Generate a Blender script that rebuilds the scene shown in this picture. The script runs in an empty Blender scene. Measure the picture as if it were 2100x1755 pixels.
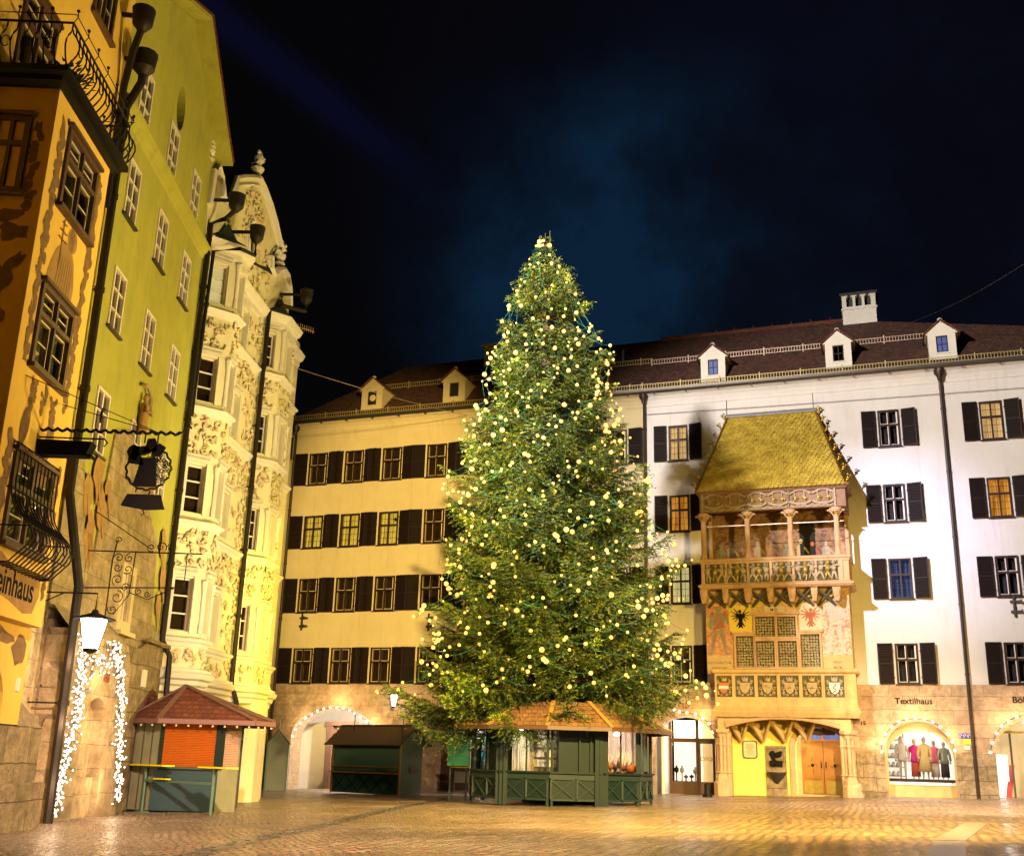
import bpy, math, random
import numpy as np
from mathutils import Vector, Matrix
from mathutils.geometry import tessellate_polygon
PI = math.pi
random.seed(7); RNG = np.random.default_rng(11)
S = bpy.context.scene; COL = S.collection
# ------------------------------------------------------------------ camera
CAMZ = 1.25
def _cam():
    f, cx, cy = 2250., 1050., 877.5
    up = Vector((1249. - cx, 6500. + cy, -f)).normalized()
    x = 970. - cx
    y = (-x*up[0] + f*up[2])/up[1]
    F = Vector((x, y, -f)).normalized()
    return f, cx, cy, F.cross(up), F, up
CF, CCX, CCY, CR, CFW, CU = _cam()
def ray(px, py):
    d = Vector((px-CCX, CCY-py, -CF))
    return Vector((d.dot(CR), d.dot(CFW), d.dot(CU)))
cam = bpy.data.objects.new('camera', bpy.data.cameras.new('camera')); COL.objects.link(cam)
cam.data.sensor_width = 36; cam.data.lens = CF/2100*36; cam.data.clip_end = 2000; cam.data.clip_start = .1
M3 = Matrix((CR, CFW, CU))            # camera axes to world
cam.matrix_world = Matrix.Translation((0, 0, CAMZ)) @ M3.to_4x4()
S.camera = cam
S.view_settings.view_transform = 'Standard'; S.view_settings.look = 'None'
S.view_settings.exposure = 0; S.view_settings.gamma = 1
S.render.engine = 'CYCLES'
S.cycles.use_denoising = True
S.cycles.max_bounces = 5; S.cycles.diffuse_bounces = 2; S.cycles.glossy_bounces = 3
S.cycles.transparent_max_bounces = 12; S.cycles.sample_clamp_indirect = 2.5; S.cycles.sample_clamp_direct = 12
S.cycles.caustics_reflective = False; S.cycles.caustics_refractive = False

def gz(x, y): return .01945*x - .00784*y + .328      # the square tilts gently
class Fr:                                             # a facade's own frame: x along it, -y outwards, z up
    def __init__(s, O, ang):
        s.O = Vector((O[0], O[1])); s.ang = math.radians(ang)
        s.u = Vector((math.cos(s.ang), math.sin(s.ang))); s.n = Vector((math.sin(s.ang), -math.cos(s.ang)))
    def at(s, px, py, off=0.):
        d = ray(px, py); o = s.O + s.n*off
        t = o.dot(s.n)/(d[0]*s.n[0] + d[1]*s.n[1])
        return ((Vector((d[0]*t, d[1]*t)) - o).dot(s.u), d[2]*t + CAMZ)
    def gz(s, u, off=0.):
        p = s.O + s.u*u + s.n*off
        return gz(p.x, p.y)
    def w(s, u, off=0., z=0.):
        p = s.O + s.u*u + s.n*off
        return Vector((p.x, p.y, z))
MF = Fr((20.4493, 46.0606), -21.87)
LF = Fr((-8.1, 0.), 90.)

# ------------------------------------------------------------------ mesh builder
class MB:
    def __init__(s, T=None): s.v = []; s.f = []; s.m = []; s.mi = 0; s.T = T
    def add(s, vs, fs):
        b = len(s.v)
        if s.T is not None: vs = [s.T @ Vector(q) for q in vs]
        s.v += [tuple(q) for q in vs]
        for q in fs: s.f.append(tuple(b+i for i in q)); s.m.append(s.mi)
        return s
    def mat(s, i): s.mi = i; return s
    def box(s, x0, x1, y0, y1, z0, z1):
        return s.add([(x0,y0,z0),(x1,y0,z0),(x1,y1,z0),(x0,y1,z0),(x0,y0,z1),(x1,y0,z1),(x1,y1,z1),(x0,y1,z1)],
                     [(0,3,2,1),(4,5,6,7),(0,1,5,4),(1,2,6,5),(2,3,7,6),(3,0,4,7)])
    def beam(s, a, b, w, h=None, up=(0,0,1)):          # square bar from a to b
        a = Vector(a); b = Vector(b); h = h or w; d = (b-a).normalized(); up = Vector(up)
        if abs(d.dot(up)) > .99: up = Vector((0,1,0))
        r = d.cross(up).normalized(); q = r.cross(d)
        r *= w/2; q *= h/2
        return s.add([a-r-q,a+r-q,a+r+q,a-r+q,b-r-q,b+r-q,b+r+q,b-r+q],
                     [(0,3,2,1),(4,5,6,7),(0,1,5,4),(1,2,6,5),(2,3,7,6),(3,0,4,7)])
    def tube(s, pts, r, n=6, closed=False, taper=None):
        pts = [Vector(p) for p in pts]; N = len(pts); vs = []
        for i, p in enumerate(pts):
            a = pts[i-1] if (i > 0 or closed) else p; b = pts[(i+1) % N] if (i < N-1 or closed) else p
            d = (b-a); d = d.normalized() if d.length > 1e-9 else Vector((0,0,1))
            ref = Vector((0,0,1)) if abs(d.z) < .9 else Vector((1,0,0))
            x = d.cross(ref).normalized(); y = x.cross(d)
            rr = r if taper is None else r*taper[i]
            for k in range(n):
                t = 2*PI*k/n; vs.append(p + x*(rr*math.cos(t)) + y*(rr*math.sin(t)))
        fs = []
        for i in range(N if closed else N-1):
            for k in range(n):
                a = i*n+k; b = i*n+(k+1) % n; c = ((i+1) % N)*n+(k+1) % n; e = ((i+1) % N)*n+k
                fs.append((a, e, c, b))
        if not closed: fs += [tuple(range(n)), tuple(range((N-1)*n+n-1, (N-1)*n-1, -1))]
        return s.add(vs, fs)
    def lathe(s, prof, c=(0,0,0), n=16, sx=1., sy=1., a0=0.):
        vs = []; fs = []
        for r, z in prof:
            for k in range(n):
                t = 2*PI*k/n + a0; vs.append((c[0]+r*sx*math.cos(t), c[1]+r*sy*math.sin(t), c[2]+z))
        for i in range(len(prof)-1):
            for k in range(n):
                a = i*n+k; b = i*n+(k+1) % n; fs.append((a, b, b+n, a+n))
        fs += [tuple(range(n-1, -1, -1)), tuple(range((len(prof)-1)*n, len(prof)*n))]
        return s.add(vs, fs)
    def ball(s, c, r, n=8, m=6, sc=(1,1,1)):
        prof = [(r*math.sin(PI*i/m)+1e-4, -r*math.cos(PI*i/m)*sc[2]) for i in range(m+1)]
        return s.lathe(prof, c, n, sc[0], sc[1])
    def loft(s, rings):                                # rings of equal point count
        n = len(rings[0]); vs = [p for r in rings for p in r]; fs = []
        for i in range(len(rings)-1):
            for k in range(n):
                a = i*n+k; b = i*n+(k+1) % n; fs.append((a, b, b+n, a+n))
        fs += [tuple(range(n-1, -1, -1)), tuple(range((len(rings)-1)*n, len(rings)*n))]
        return s.add(vs, fs)
    def prism(s, poly, y0, y1):                        # polygon in x,z pushed from y0 (front) to y1 (back)
        n = len(poly); P = [Vector((a, 0, b)) for a, b in poly]
        tri = tessellate_polygon([P])
        vs = [(a, y0, b) for a, b in poly] + [(a, y1, b) for a, b in poly]
        fs = [tuple(t) for t in tri] + [tuple(i+n for i in t) for t in tri]
        fs += [(i, (i+1) % n, (i+1) % n+n, i+n) for i in range(n)]
        return s.add(vs, fs)
    def holed(s, outer, holes, y, rev=.15, edge=True, thick=None):
        L = [[Vector((a, 0, b)) for a, b in outer]] + [[Vector((a, 0, b)) for a, b in h] for h in holes]
        tri = tessellate_polygon(L)
        flat = [p for l in L for p in l]
        s.add([(p.x, y, p.z) for p in flat], [tuple(t) for t in tri])
        for h in holes:
            n = len(h)
            s.add([(a, y, b) for a, b in h] + [(a, y+rev, b) for a, b in h], [(i, (i+1) % n, (i+1) % n+n, i+n) for i in range(n)])
        if edge:
            t = thick or rev; n = len(outer)
            s.add([(a, y, b) for a, b in outer] + [(a, y+t, b) for a, b in outer], [(i, (i+1) % n, (i+1) % n+n, i+n) for i in range(n)])
        return s
    def sweep(s, path, prof):                          # profile (out, z) along a path [(x, y)] in plan, outwards = right of travel... mitred
        n = len(prof); vs = []
        P = [Vector((p[0], p[1])) for p in path]
        for i, p in enumerate(P):
            d0 = (p-P[i-1]).normalized() if i else (P[1]-p).normalized()
            d1 = (P[i+1]-p).normalized() if i < len(P)-1 else d0
            n0 = Vector((d0.y, -d0.x)); n1 = Vector((d1.y, -d1.x)); nn = (n0+n1).normalized()
            k = 1/max(.35, nn.dot(n0))
            for o, z in prof: vs.append((p.x+nn.x*o*k, p.y+nn.y*o*k, z))
        fs = [(i*n+k, (i+1)*n+k, (i+1)*n+k+1, i*n+k+1) for i in range(len(P)-1) for k in range(n-1)]
        fs += [tuple(range(n)), tuple(range((len(P)-1)*n, len(P)*n))]
        return s.add(vs, fs)
    def build(s, name, mats, parent=None, smooth=False, loc=None, rz=None, recalc=True):
        me = bpy.data.meshes.new(name); me.from_pydata(s.v, [], s.f)
        for m in (mats if isinstance(mats, (list, tuple)) else [mats]): me.materials.append(m)
        if s.mi or max(s.m, default=0): me.polygons.foreach_set('material_index', s.m)
        if recalc and len(s.f) < 60000:
            import bmesh
            bm = bmesh.new(); bm.from_mesh(me); bmesh.ops.recalc_face_normals(bm, faces=bm.faces); bm.to_mesh(me); bm.free()
        if smooth is True: me.polygons.foreach_set('use_smooth', [True]*len(me.polygons))
        elif smooth: me.polygons.foreach_set('use_smooth', [True]*len(me.polygons)); me.set_sharp_from_angle(angle=smooth)
        me.update()
        o = bpy.data.objects.new(name, me); COL.objects.link(o)
        if parent: o.parent = parent
        if loc is not None: o.location = loc
        if rz is not None: o.rotation_euler = (0, 0, rz)
        return o
def split_build(mb, name, mats, parent, smooth=False):
    """one object per separate piece of the builder (pieces whose boxes touch stay together)"""
    n = len(mb.v); par = list(range(n))
    def fd(a):
        while par[a] != a: par[a] = par[par[a]]; a = par[a]
        return a
    for f in mb.f:
        r = fd(f[0])
        for q in f[1:]: par[fd(q)] = r; r = fd(r)
    comp = {}
    for i, v in enumerate(mb.v): comp.setdefault(fd(i), []).append(i)
    G = [[set(c), [min(mb.v[i][k] for i in c)-.008 for k in range(3)], [max(mb.v[i][k] for i in c)+.008 for k in range(3)]] for c in comp.values()]
    ch = True
    while ch:
        ch = False
        for a in range(len(G)):
            for b in range(a+1, len(G)):
                if G[a] and G[b] and all(G[a][1][k] <= G[b][2][k] and G[b][1][k] <= G[a][2][k] for k in range(3)):
                    G[a] = [G[a][0] | G[b][0], [min(x, y) for x, y in zip(G[a][1], G[b][1])], [max(x, y) for x, y in zip(G[a][2], G[b][2])]]; G[b] = None; ch = True
        G = [g for g in G if g]
    out = []
    for g in G:
        m = MB(); ids = sorted(g[0]); mp = {v: i for i, v in enumerate(ids)}; m.v = [mb.v[i] for i in ids]
        for f, q in zip(mb.f, mb.m):
            if f[0] in mp: m.f.append(tuple(mp[i] for i in f)); m.m.append(q)
        out.append(m.build(name, mats, parent, smooth))
    return out
def tag(o, label, cat, group=None, kind=None):
    if label: o['label'] = label
    if cat: o['category'] = cat
    if group: o['group'] = group
    if kind: o['kind'] = kind
    return o
def thing(name, label, cat, loc=(0,0,0), rz=0., group=None):
    o = bpy.data.objects.new(name, None); COL.objects.link(o); o.empty_display_size = .2
    o.location = loc; o.rotation_euler = (0, 0, rz)
    return tag(o, label, cat, group)
def onf(name, label, cat, F, group=None): return thing(name, label, cat, (F.O.x, F.O.y, 0), F.ang, group)
def copy(o, parent, loc=None):                         # object with its children, no bpy.ops
    c = o.copy(); COL.objects.link(c); c.parent = parent
    if loc is not None: c.location = loc
    for ch in list(o.children): copy(ch, c)
    return c
def text(body, size, mat, parent, loc, rot=(PI/2, 0, 0), name='lettering', ext=.01, align='CENTER', shear=0.):
    cu = bpy.data.curves.new(name, 'FONT'); cu.body = body; cu.size = size; cu.extrude = ext; cu.align_x = align; cu.shear = shear
    cu.offset = .004*size/.3
    tmp = bpy.data.objects.new(name, cu); COL.objects.link(tmp); dg = bpy.context.evaluated_depsgraph_get()
    me = bpy.data.meshes.new_from_object(tmp.evaluated_get(dg)); bpy.data.objects.remove(tmp); bpy.data.curves.remove(cu)
    o = bpy.data.objects.new(name, me); COL.objects.link(o); me.materials.clear(); me.materials.append(mat)
    o.parent = parent; o.location = loc; o.rotation_euler = rot
    return o
def arc(cx, cz, r, a0, a1, n, rz=None):
    rz = rz or r
    return [(cx+r*math.cos(math.radians(a0+(a1-a0)*i/n)), cz+rz*math.sin(math.radians(a0+(a1-a0)*i/n))) for i in range(n+1)]
def rect(x0, x1, z0, z1): return [(x0,z0),(x1,z0),(x1,z1),(x0,z1)]

# ------------------------------------------------------------------ materials
def mat(name, col, rough=.8, metal=0., noise=None, bump=None, spec=.5, stain=None, coat=0., streak=None):
    """col: base colour; noise=(scale, colour2, contrast); bump=(scale, strength, distance); stain=(scale, colour, amount)"""
    m = bpy.data.materials.new(name); m.use_nodes = True; nt = m.node_tree; N = nt.nodes; Lk = nt.links
    b = N['Principled BSDF']; b.inputs['Base Color'].default_value = (*col, 1); b.inputs['Roughness'].default_value = rough
    b.inputs['Metallic'].default_value = metal; b.inputs['Specular IOR Level'].default_value = spec
    if coat: b.inputs['Coat Weight'].default_value = coat
    tc = N.new('ShaderNodeTexCoord'); out = None
    if noise:
        sc, c2, con = noise
        n = N.new('ShaderNodeTexNoise'); n.inputs['Scale'].default_value = sc; n.inputs['Detail'].default_value = 8; n.inputs['Roughness'].default_value = .65
        Lk.new(tc.outputs['Object'], n.inputs['Vector'])
        r = N.new('ShaderNodeMapRange'); r.inputs['From Min'].default_value = .5-con; r.inputs['From Max'].default_value = .5+con
        Lk.new(n.outputs['Fac'], r.inputs['Value'])
        mx = N.new('ShaderNodeMix'); mx.data_type = 'RGBA'; mx.inputs['A'].default_value = (*col, 1); mx.inputs['B'].default_value = (*c2, 1)
        Lk.new(r.outputs['Result'], mx.inputs['Factor']); out = mx.outputs['Result']
    if stain:
        sc, c3, am = stain
        mp = N.new('ShaderNodeMapping'); mp.inputs['Scale'].default_value = (sc, sc, sc*.25); Lk.new(tc.outputs['Object'], mp.inputs['Vector'])
        n = N.new('ShaderNodeTexNoise'); n.inputs['Scale'].default_value = 1; n.inputs['Detail'].default_value = 6; n.inputs['Roughness'].default_value = .7
        Lk.new(mp.outputs['Vector'], n.inputs['Vector'])
        r = N.new('ShaderNodeMapRange'); r.inputs['From Min'].default_value = .52; r.inputs['From Max'].default_value = .78; r.inputs['To Max'].default_value = am
        Lk.new(n.outputs['Fac'], r.inputs['Value'])
        mx = N.new('ShaderNodeMix'); mx.data_type = 'RGBA'; mx.inputs['A'].default_value = (*col, 1); mx.inputs['B'].default_value = (*c3, 1)
        if out: Lk.new(out, mx.inputs['A'])
        Lk.new(r.outputs['Result'], mx.inputs['Factor']); out = mx.outputs['Result']
    if streak:
        c4, am = streak
        mp = N.new('ShaderNodeMapping'); mp.inputs['Scale'].default_value = (3.6, 3.6, .30); Lk.new(tc.outputs['Object'], mp.inputs['Vector'])
        n = N.new('ShaderNodeTexNoise'); n.inputs['Scale'].default_value = 1; n.inputs['Detail'].default_value = 7; n.inputs['Roughness'].default_value = .72; Lk.new(mp.outputs['Vector'], n.inputs['Vector'])
        r = N.new('ShaderNodeMapRange'); r.inputs['From Min'].default_value = .54; r.inputs['From Max'].default_value = .74; r.inputs['To Max'].default_value = am; Lk.new(n.outputs['Fac'], r.inputs['Value'])
        mx = N.new('ShaderNodeMix'); mx.data_type = 'RGBA'; mx.inputs['A'].default_value = (*col, 1); mx.inputs['B'].default_value = (*c4, 1)
        if out: Lk.new(out, mx.inputs['A'])
        Lk.new(r.outputs['Result'], mx.inputs['Factor']); out = mx.outputs['Result']
    if out: Lk.new(out, b.inputs['Base Color'])
    if bump:
        sc, st, di = bump
        n = N.new('ShaderNodeTexNoise'); n.inputs['Scale'].default_value = sc; n.inputs['Detail'].default_value = 6; n.inputs['Roughness'].default_value = .6
        Lk.new(tc.outputs['Object'], n.inputs['Vector'])
        bp = N.new('ShaderNodeBump'); bp.inputs['Strength'].default_value = st; bp.inputs['Distance'].default_value = di
        Lk.new(n.outputs['Fac'], bp.inputs['Height']); Lk.new(bp.outputs['Normal'], b.inputs['Normal'])
    return m
def emis(name, col, st, sample='AUTO'):
    m = bpy.data.materials.new(name); m.use_nodes = True; nt = m.node_tree
    b = nt.nodes['Principled BSDF']; b.inputs['Base Color'].default_value = (*[min(.8, c) for c in col], 1)
    b.inputs['Emission Color'].default_value = (*col, 1); b.inputs['Emission Strength'].default_value = st
    m.cycles.emission_sampling = sample
    return m
def brickmat(name, c1, c2, cm, bw, bh, mortar=.02, rough=.85, axes='xz', bump=.6, off=.5, noise=.5, dist=.02, spec=.4, metal=0., pit=0.):
    """blocks / tiles laid in object space"""
    m = bpy.data.materials.new(name); m.use_nodes = True; nt = m.node_tree; N = nt.nodes; Lk = nt.links
    b = N['Principled BSDF']; b.inputs['Roughness'].default_value = rough; b.inputs['Specular IOR Level'].default_value = spec; b.inputs['Metallic'].default_value = metal
    tc = N.new('ShaderNodeTexCoord'); sx = N.new('ShaderNodeSeparateXYZ'); cx = N.new('ShaderNodeCombineXYZ')
    Lk.new(tc.outputs['Object'], sx.inputs[0])
    Lk.new(sx.outputs['XYZ'.index(axes[0].upper())], cx.inputs[0]); Lk.new(sx.outputs['XYZ'.index(axes[1].upper())], cx.inputs[1])
    n0 = N.new('ShaderNodeTexNoise'); n0.inputs['Scale'].default_value = 1.3; Lk.new(tc.outputs['Object'], n0.inputs['Vector'])
    ad = N.new('ShaderNodeVectorMath'); ad.operation = 'MULTIPLY_ADD'; ad.inputs[1].default_value = (noise*bw*.6,)*3
    Lk.new(n0.outputs['Color'], ad.inputs[0]); Lk.new(cx.outputs[0], ad.inputs[2])
    br = N.new('ShaderNodeTexBrick'); br.offset = off; br.inputs['Scale'].default_value = 1; br.inputs['Brick Width'].default_value = bw
    br.inputs['Row Height'].default_value = bh; br.inputs['Mortar Size'].default_value = mortar; br.inputs['Mortar Smooth'].default_value = .4
    br.inputs['Color1'].default_value = (*c1, 1); br.inputs['Color2'].default_value = (*c2, 1); br.inputs['Mortar'].default_value = (*cm, 1)
    Lk.new(ad.outputs[0], br.inputs['Vector'])
    n = N.new('ShaderNodeTexNoise'); n.inputs['Scale'].default_value = 5; n.inputs['Detail'].default_value = 9; n.inputs['Roughness'].default_value = .7
    Lk.new(tc.outputs['Object'], n.inputs['Vector'])
    mx = N.new('ShaderNodeMix'); mx.data_type = 'RGBA'; mx.blend_type = 'OVERLAY'; mx.inputs['Factor'].default_value = .75
    Lk.new(br.outputs['Color'], mx.inputs['A']); Lk.new(n.outputs['Fac'], mx.inputs['B']); Lk.new(mx.outputs['Result'], b.inputs['Base Color'])
    if pit:
        n3 = N.new('ShaderNodeTexNoise'); n3.inputs['Scale'].default_value = 2.2; n3.inputs['Detail'].default_value = 10; n3.inputs['Roughness'].default_value = .78; Lk.new(tc.outputs['Object'], n3.inputs['Vector'])
        r3 = N.new('ShaderNodeMapRange'); r3.inputs['From Min'].default_value = .42; r3.inputs['From Max'].default_value = .66; r3.inputs['To Min'].default_value = 0.; r3.inputs['To Max'].default_value = pit; Lk.new(n3.outputs[0], r3.inputs[0])
        m3 = N.new('ShaderNodeMix'); m3.data_type = 'RGBA'; Lk.new(r3.outputs[0], m3.inputs['Factor']); Lk.new(mx.outputs['Result'], m3.inputs['A']); m3.inputs['B'].default_value = tuple(x*.42 for x in c2)+(1,); Lk.new(m3.outputs['Result'], b.inputs['Base Color'])
    ma = N.new('ShaderNodeMath'); ma.operation = 'MULTIPLY_ADD'; ma.inputs[1].default_value = -.9
    Lk.new(br.outputs['Fac'], ma.inputs[0]); Lk.new(n.outputs['Fac'], ma.inputs[2])
    bp = N.new('ShaderNodeBump'); bp.inputs['Strength'].default_value = bump; bp.inputs['Distance'].default_value = dist
    Lk.new(ma.outputs[0], bp.inputs['Height']); Lk.new(bp.outputs['Normal'], b.inputs['Normal'])
    return m
W = {}
W['cream'] = mat('cream_plaster', (.64,.53,.30), .9, noise=(.7,(.52,.42,.22),.3), bump=(12,.5,.02), stain=(1.3,(.42,.33,.18),.45), streak=((.36,.28,.15),.5))
W['white'] = mat('white_plaster', (.72,.69,.66), .9, noise=(.6,(.62,.58,.55),.3), bump=(12,.45,.02), stain=(1.1,(.50,.44,.38),.4), streak=((.44,.38,.32),.42))
W['whitetrim'] = mat('white_trim_plaster', (.74,.70,.62), .85, noise=(2,(.62,.57,.48),.3), bump=(40,.2,.01))
W['stone'] = brickmat('rough_stone', (.50,.36,.23), (.42,.29,.18), (.36,.25,.15), 1.25, .55, .008, bump=.95, dist=.06, noise=.12, pit=.7)
W['darkstone'] = brickmat('weathered_stone', (.36,.27,.15), (.25,.19,.10), (.13,.10,.055), .95, .55, .010, bump=1., dist=.09, noise=.22, pit=.85)
W['oldstone'] = brickmat('old_stone_render', (.46,.35,.20), (.36,.27,.15), (.22,.16,.09), 1.05, .48, .006, bump=1., dist=.07, noise=.15, pit=.85)
W['green'] = mat('lime_green_plaster', (.44,.42,.075), .92, noise=(.9,(.33,.32,.05),.25), bump=(22,.35,.012), stain=(1.4,(.20,.20,.05),.7), streak=((.22,.21,.05),.55))
W['yellow'] = mat('ochre_plaster', (.80,.53,.095), .9, noise=(1.2,(.68,.42,.07),.3), bump=(25,.3,.012), stain=(1.8,(.5,.26,.06),.35))
W['rococo'] = mat('cream_stucco', (.78,.72,.50), .8, noise=(2.5,(.68,.60,.38),.3), bump=(20,.3,.012), stain=(3,(.45,.36,.2),.35))
W['shutter'] = mat('dark_brown_shutter_paint', (.016,.008,.006), .6, noise=(9,(.010,.005,.004),.3), spec=.2)
W['frame'] = mat('brown_window_frame', (.034,.015,.010), .5, noise=(12,(.022,.010,.007),.3), spec=.25)
W['sash'] = mat('cream_sash_paint', (.60,.50,.28), .5)
W['whiteframe'] = mat('white_window_frame', (.74,.66,.58), .5)
W['iron'] = mat('black_wrought_iron', (.008,.007,.006), .6, 0., spec=.2)
W['pipe'] = mat('brown_copper_pipe', (.045,.025,.018), .42, .3, noise=(6,(.03,.018,.014),.3))
W['gutter'] = mat('dark_gutter_metal', (.07,.06,.055), .45, .6)
W['rail'] = mat('snow_guard_metal', (.55,.40,.30), .45, .5)
W['rail2'] = mat('gilt_snow_guard_metal', (.42,.33,.14), .5, .4)
W['hopper'] = mat('dark_hopper_metal', (.018,.014,.011), .55, .2, spec=.3)
W['tiles'] = brickmat('brown_roof_tiles', (.135,.052,.032), (.06,.030,.022), (.02,.012,.009), .18, .16, .012, axes='xy', bump=.9, dist=.03, noise=.1)
W['lead'] = mat('lead_flashing', (.22,.22,.24), .5, .4)
W['curtain'] = mat('net_curtain', (.11,.09,.055), .9, noise=(6,(.05,.04,.025),.3))
W['dark'] = mat('dark_room', (.012,.010,.009), .9)
W['copper'] = mat('green_copper_roof', (.07,.11,.055), .6, .2, noise=(5,(.04,.06,.03),.3))
W['paint'] = mat('brown_mural_paint', (.13,.07,.032), .9, noise=(9,(.26,.15,.065),.2))
W['paint2'] = mat('ochre_mural_paint', (.40,.24,.075), .9, noise=(6,(.26,.14,.05),.25))
W['black'] = mat('black_paint', (.008,.007,.007), .8, spec=.12)
W['yel'] = mat('yellow_plastic_top', (.85,.68,.02), .4)
W['gwood'] = mat('green_painted_wood', (.0065,.018,.0145), .55, noise=(8,(.004,.011,.010),.3), spec=.2)
W['gwood3'] = mat('mid_green_wood', (.030,.088,.068), .5, noise=(4,(.012,.04,.03),.3), stain=(3,(.01,.02,.016),.5), spec=.3)
W['gwood2'] = mat('green_painted_batten', (.015,.030,.024), .5, noise=(8,(.01,.022,.018),.3), spec=.25)
W['gwoodl'] = mat('light_green_wood', (.065,.13,.085), .55, noise=(8,(.03,.07,.045),.3), stain=(3,(.02,.04,.03),.5))
W['teal'] = mat('teal_painted_panel', (.008,.050,.056), .5, noise=(2.2,(.006,.03,.045),.2), stain=(2.5,(.02,.03,.04),.6))
W['gmetal'] = mat('green_steel', (.10,.19,.13), .4, .2)
W['terra'] = brickmat('red_shingles', (.19,.055,.028), (.12,.034,.018), (.05,.016,.012), .15, .10, .008, axes='xz', bump=.7, dist=.02, noise=.05)
W['orange'] = mat('orange_shutter', (.50,.145,.012), .55, noise=(2.5,(.40,.10,.01),.3), stain=(3,(.25,.07,.02),.5))
W['khaki'] = mat('khaki_board', (.27,.27,.16), .6, noise=(2.5,(.19,.19,.11),.25), stain=(2,(.13,.12,.07),.55))
W['wood'] = mat('orange_oak_wood', (.50,.22,.045), .45, noise=(5,(.36,.14,.03),.3), coat=.2)
W['dwood'] = mat('dark_brown_wood', (.10,.05,.028), .5, noise=(5,(.06,.03,.018),.3))
W['gold'] = mat('gilt', (.80,.55,.09), .35, 1., noise=(9,(.45,.28,.04),.3))
W['bulb'] = emis('warm_bulb', (1.,.50,.115), 1.9)
W['bulb2'] = emis('white_fairy_bulb', (1.,.80,.68), 3.2)
W['bulb3'] = emis('arch_bulb', (1.,.76,.48), 7.)
W['lampglass'] = emis('lantern_glass', (1.,.93,.86), 14.)
W['cord'] = mat('teal_light_cable', (.008,.085,.065), .5)
W['cordb'] = mat('dark_cable', (.03,.028,.022), .5)
def glassmat(name, tint, fac, rough=.03):
    m = bpy.data.materials.new(name); m.use_nodes = True; nt = m.node_tree; N = nt.nodes; Lk = nt.links
    N.remove(N['Principled BSDF']); o = N['Material Output']
    g = N.new('ShaderNodeBsdfGlossy'); g.inputs['Roughness'].default_value = rough; g.inputs['Color'].default_value = (.9,.9,.9,1)
    t = N.new('ShaderNodeBsdfTransparent'); t.inputs['Color'].default_value = (*tint, 1)
    lw = N.new('ShaderNodeLayerWeight'); lw.inputs['Blend'].default_value = .5; fr = N.new('ShaderNodeMath'); fr.operation = 'POWER'; fr.inputs[1].default_value = 4.; Lk.new(lw.outputs['Facing'], fr.inputs[0])
    ad = N.new('ShaderNodeMath'); ad.operation = 'ADD'; ad.use_clamp = True; ad.inputs[1].default_value = fac; Lk.new(fr.outputs[0], ad.inputs[0])
    nz = N.new('ShaderNodeTexNoise'); nz.inputs['Scale'].default_value = 2.5; bp = N.new('ShaderNodeBump'); bp.inputs['Strength'].default_value = .06; bp.inputs['Distance'].default_value = .05
    Lk.new(nz.outputs[0], bp.inputs['Height']); Lk.new(bp.outputs[0], g.inputs['Normal'])
    mx = N.new('ShaderNodeMixShader'); Lk.new(ad.outputs[0], mx.inputs[0]); Lk.new(t.outputs[0], mx.inputs[1]); Lk.new(g.outputs[0], mx.inputs[2])
    Lk.new(mx.outputs[0], o.inputs['Surface'])
    return m
W['glass'] = glassmat('window_glass', (.75,.75,.72), .06)
W['mirror'] = glassmat('dark_window_glass', (.72,.66,.56), .07)
def litmat(name, c1, c2, st, scale=9):                  # a lit room or curtain seen behind a window
    m = emis(name, c1, st); nt = m.node_tree; N = nt.nodes; Lk = nt.links
    tc = N.new('ShaderNodeTexCoord'); mp = N.new('ShaderNodeMapping'); mp.inputs['Scale'].default_value = (scale, 1, 1.2)
    n = N.new('ShaderNodeTexNoise'); n.inputs['Scale'].default_value = 1; n.inputs['Detail'].default_value = 3
    Lk.new(tc.outputs['Object'], mp.inputs[0]); Lk.new(mp.outputs[0], n.inputs['Vector'])
    r = N.new('ShaderNodeMapRange'); r.inputs['From Min'].default_value = .38; r.inputs['From Max'].default_value = .62; Lk.new(n.outputs[0], r.inputs[0])
    mx = N.new('ShaderNodeMix'); mx.data_type = 'RGBA'; mx.inputs['A'].default_value = (*c1, 1); mx.inputs['B'].default_value = (*c2, 1)
    Lk.new(r.outputs[0], mx.inputs['Factor']); Lk.new(mx.outputs['Result'], N['Principled BSDF'].inputs['Emission Color'])
    return m
W['lit'] = litmat('lit_yellow_curtain', (.95,.68,.10), (.45,.28,.03), .9)
W['litor'] = litmat('lit_orange_room', (1.,.42,.06), (.55,.16,.01), 1.)
W['litpk'] = litmat('lit_pale_room', (1.,.62,.28), (.85,.45,.18), 1.)
W['litcream'] = litmat('lit_cream_blind', (1.,.86,.42), (.85,.68,.28), .95, 2)
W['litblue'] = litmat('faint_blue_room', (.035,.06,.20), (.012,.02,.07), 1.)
W['curtainblue'] = mat('pane_reflection_blue', (.20,.24,.52), .9, noise=(5,(.04,.05,.12),.2))  # blue of the reflective panes put into the curtain colour
W['litwhite'] = litmat('lit_white_room', (1.,.93,.86), (.9,.80,.72), 1.9)

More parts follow.
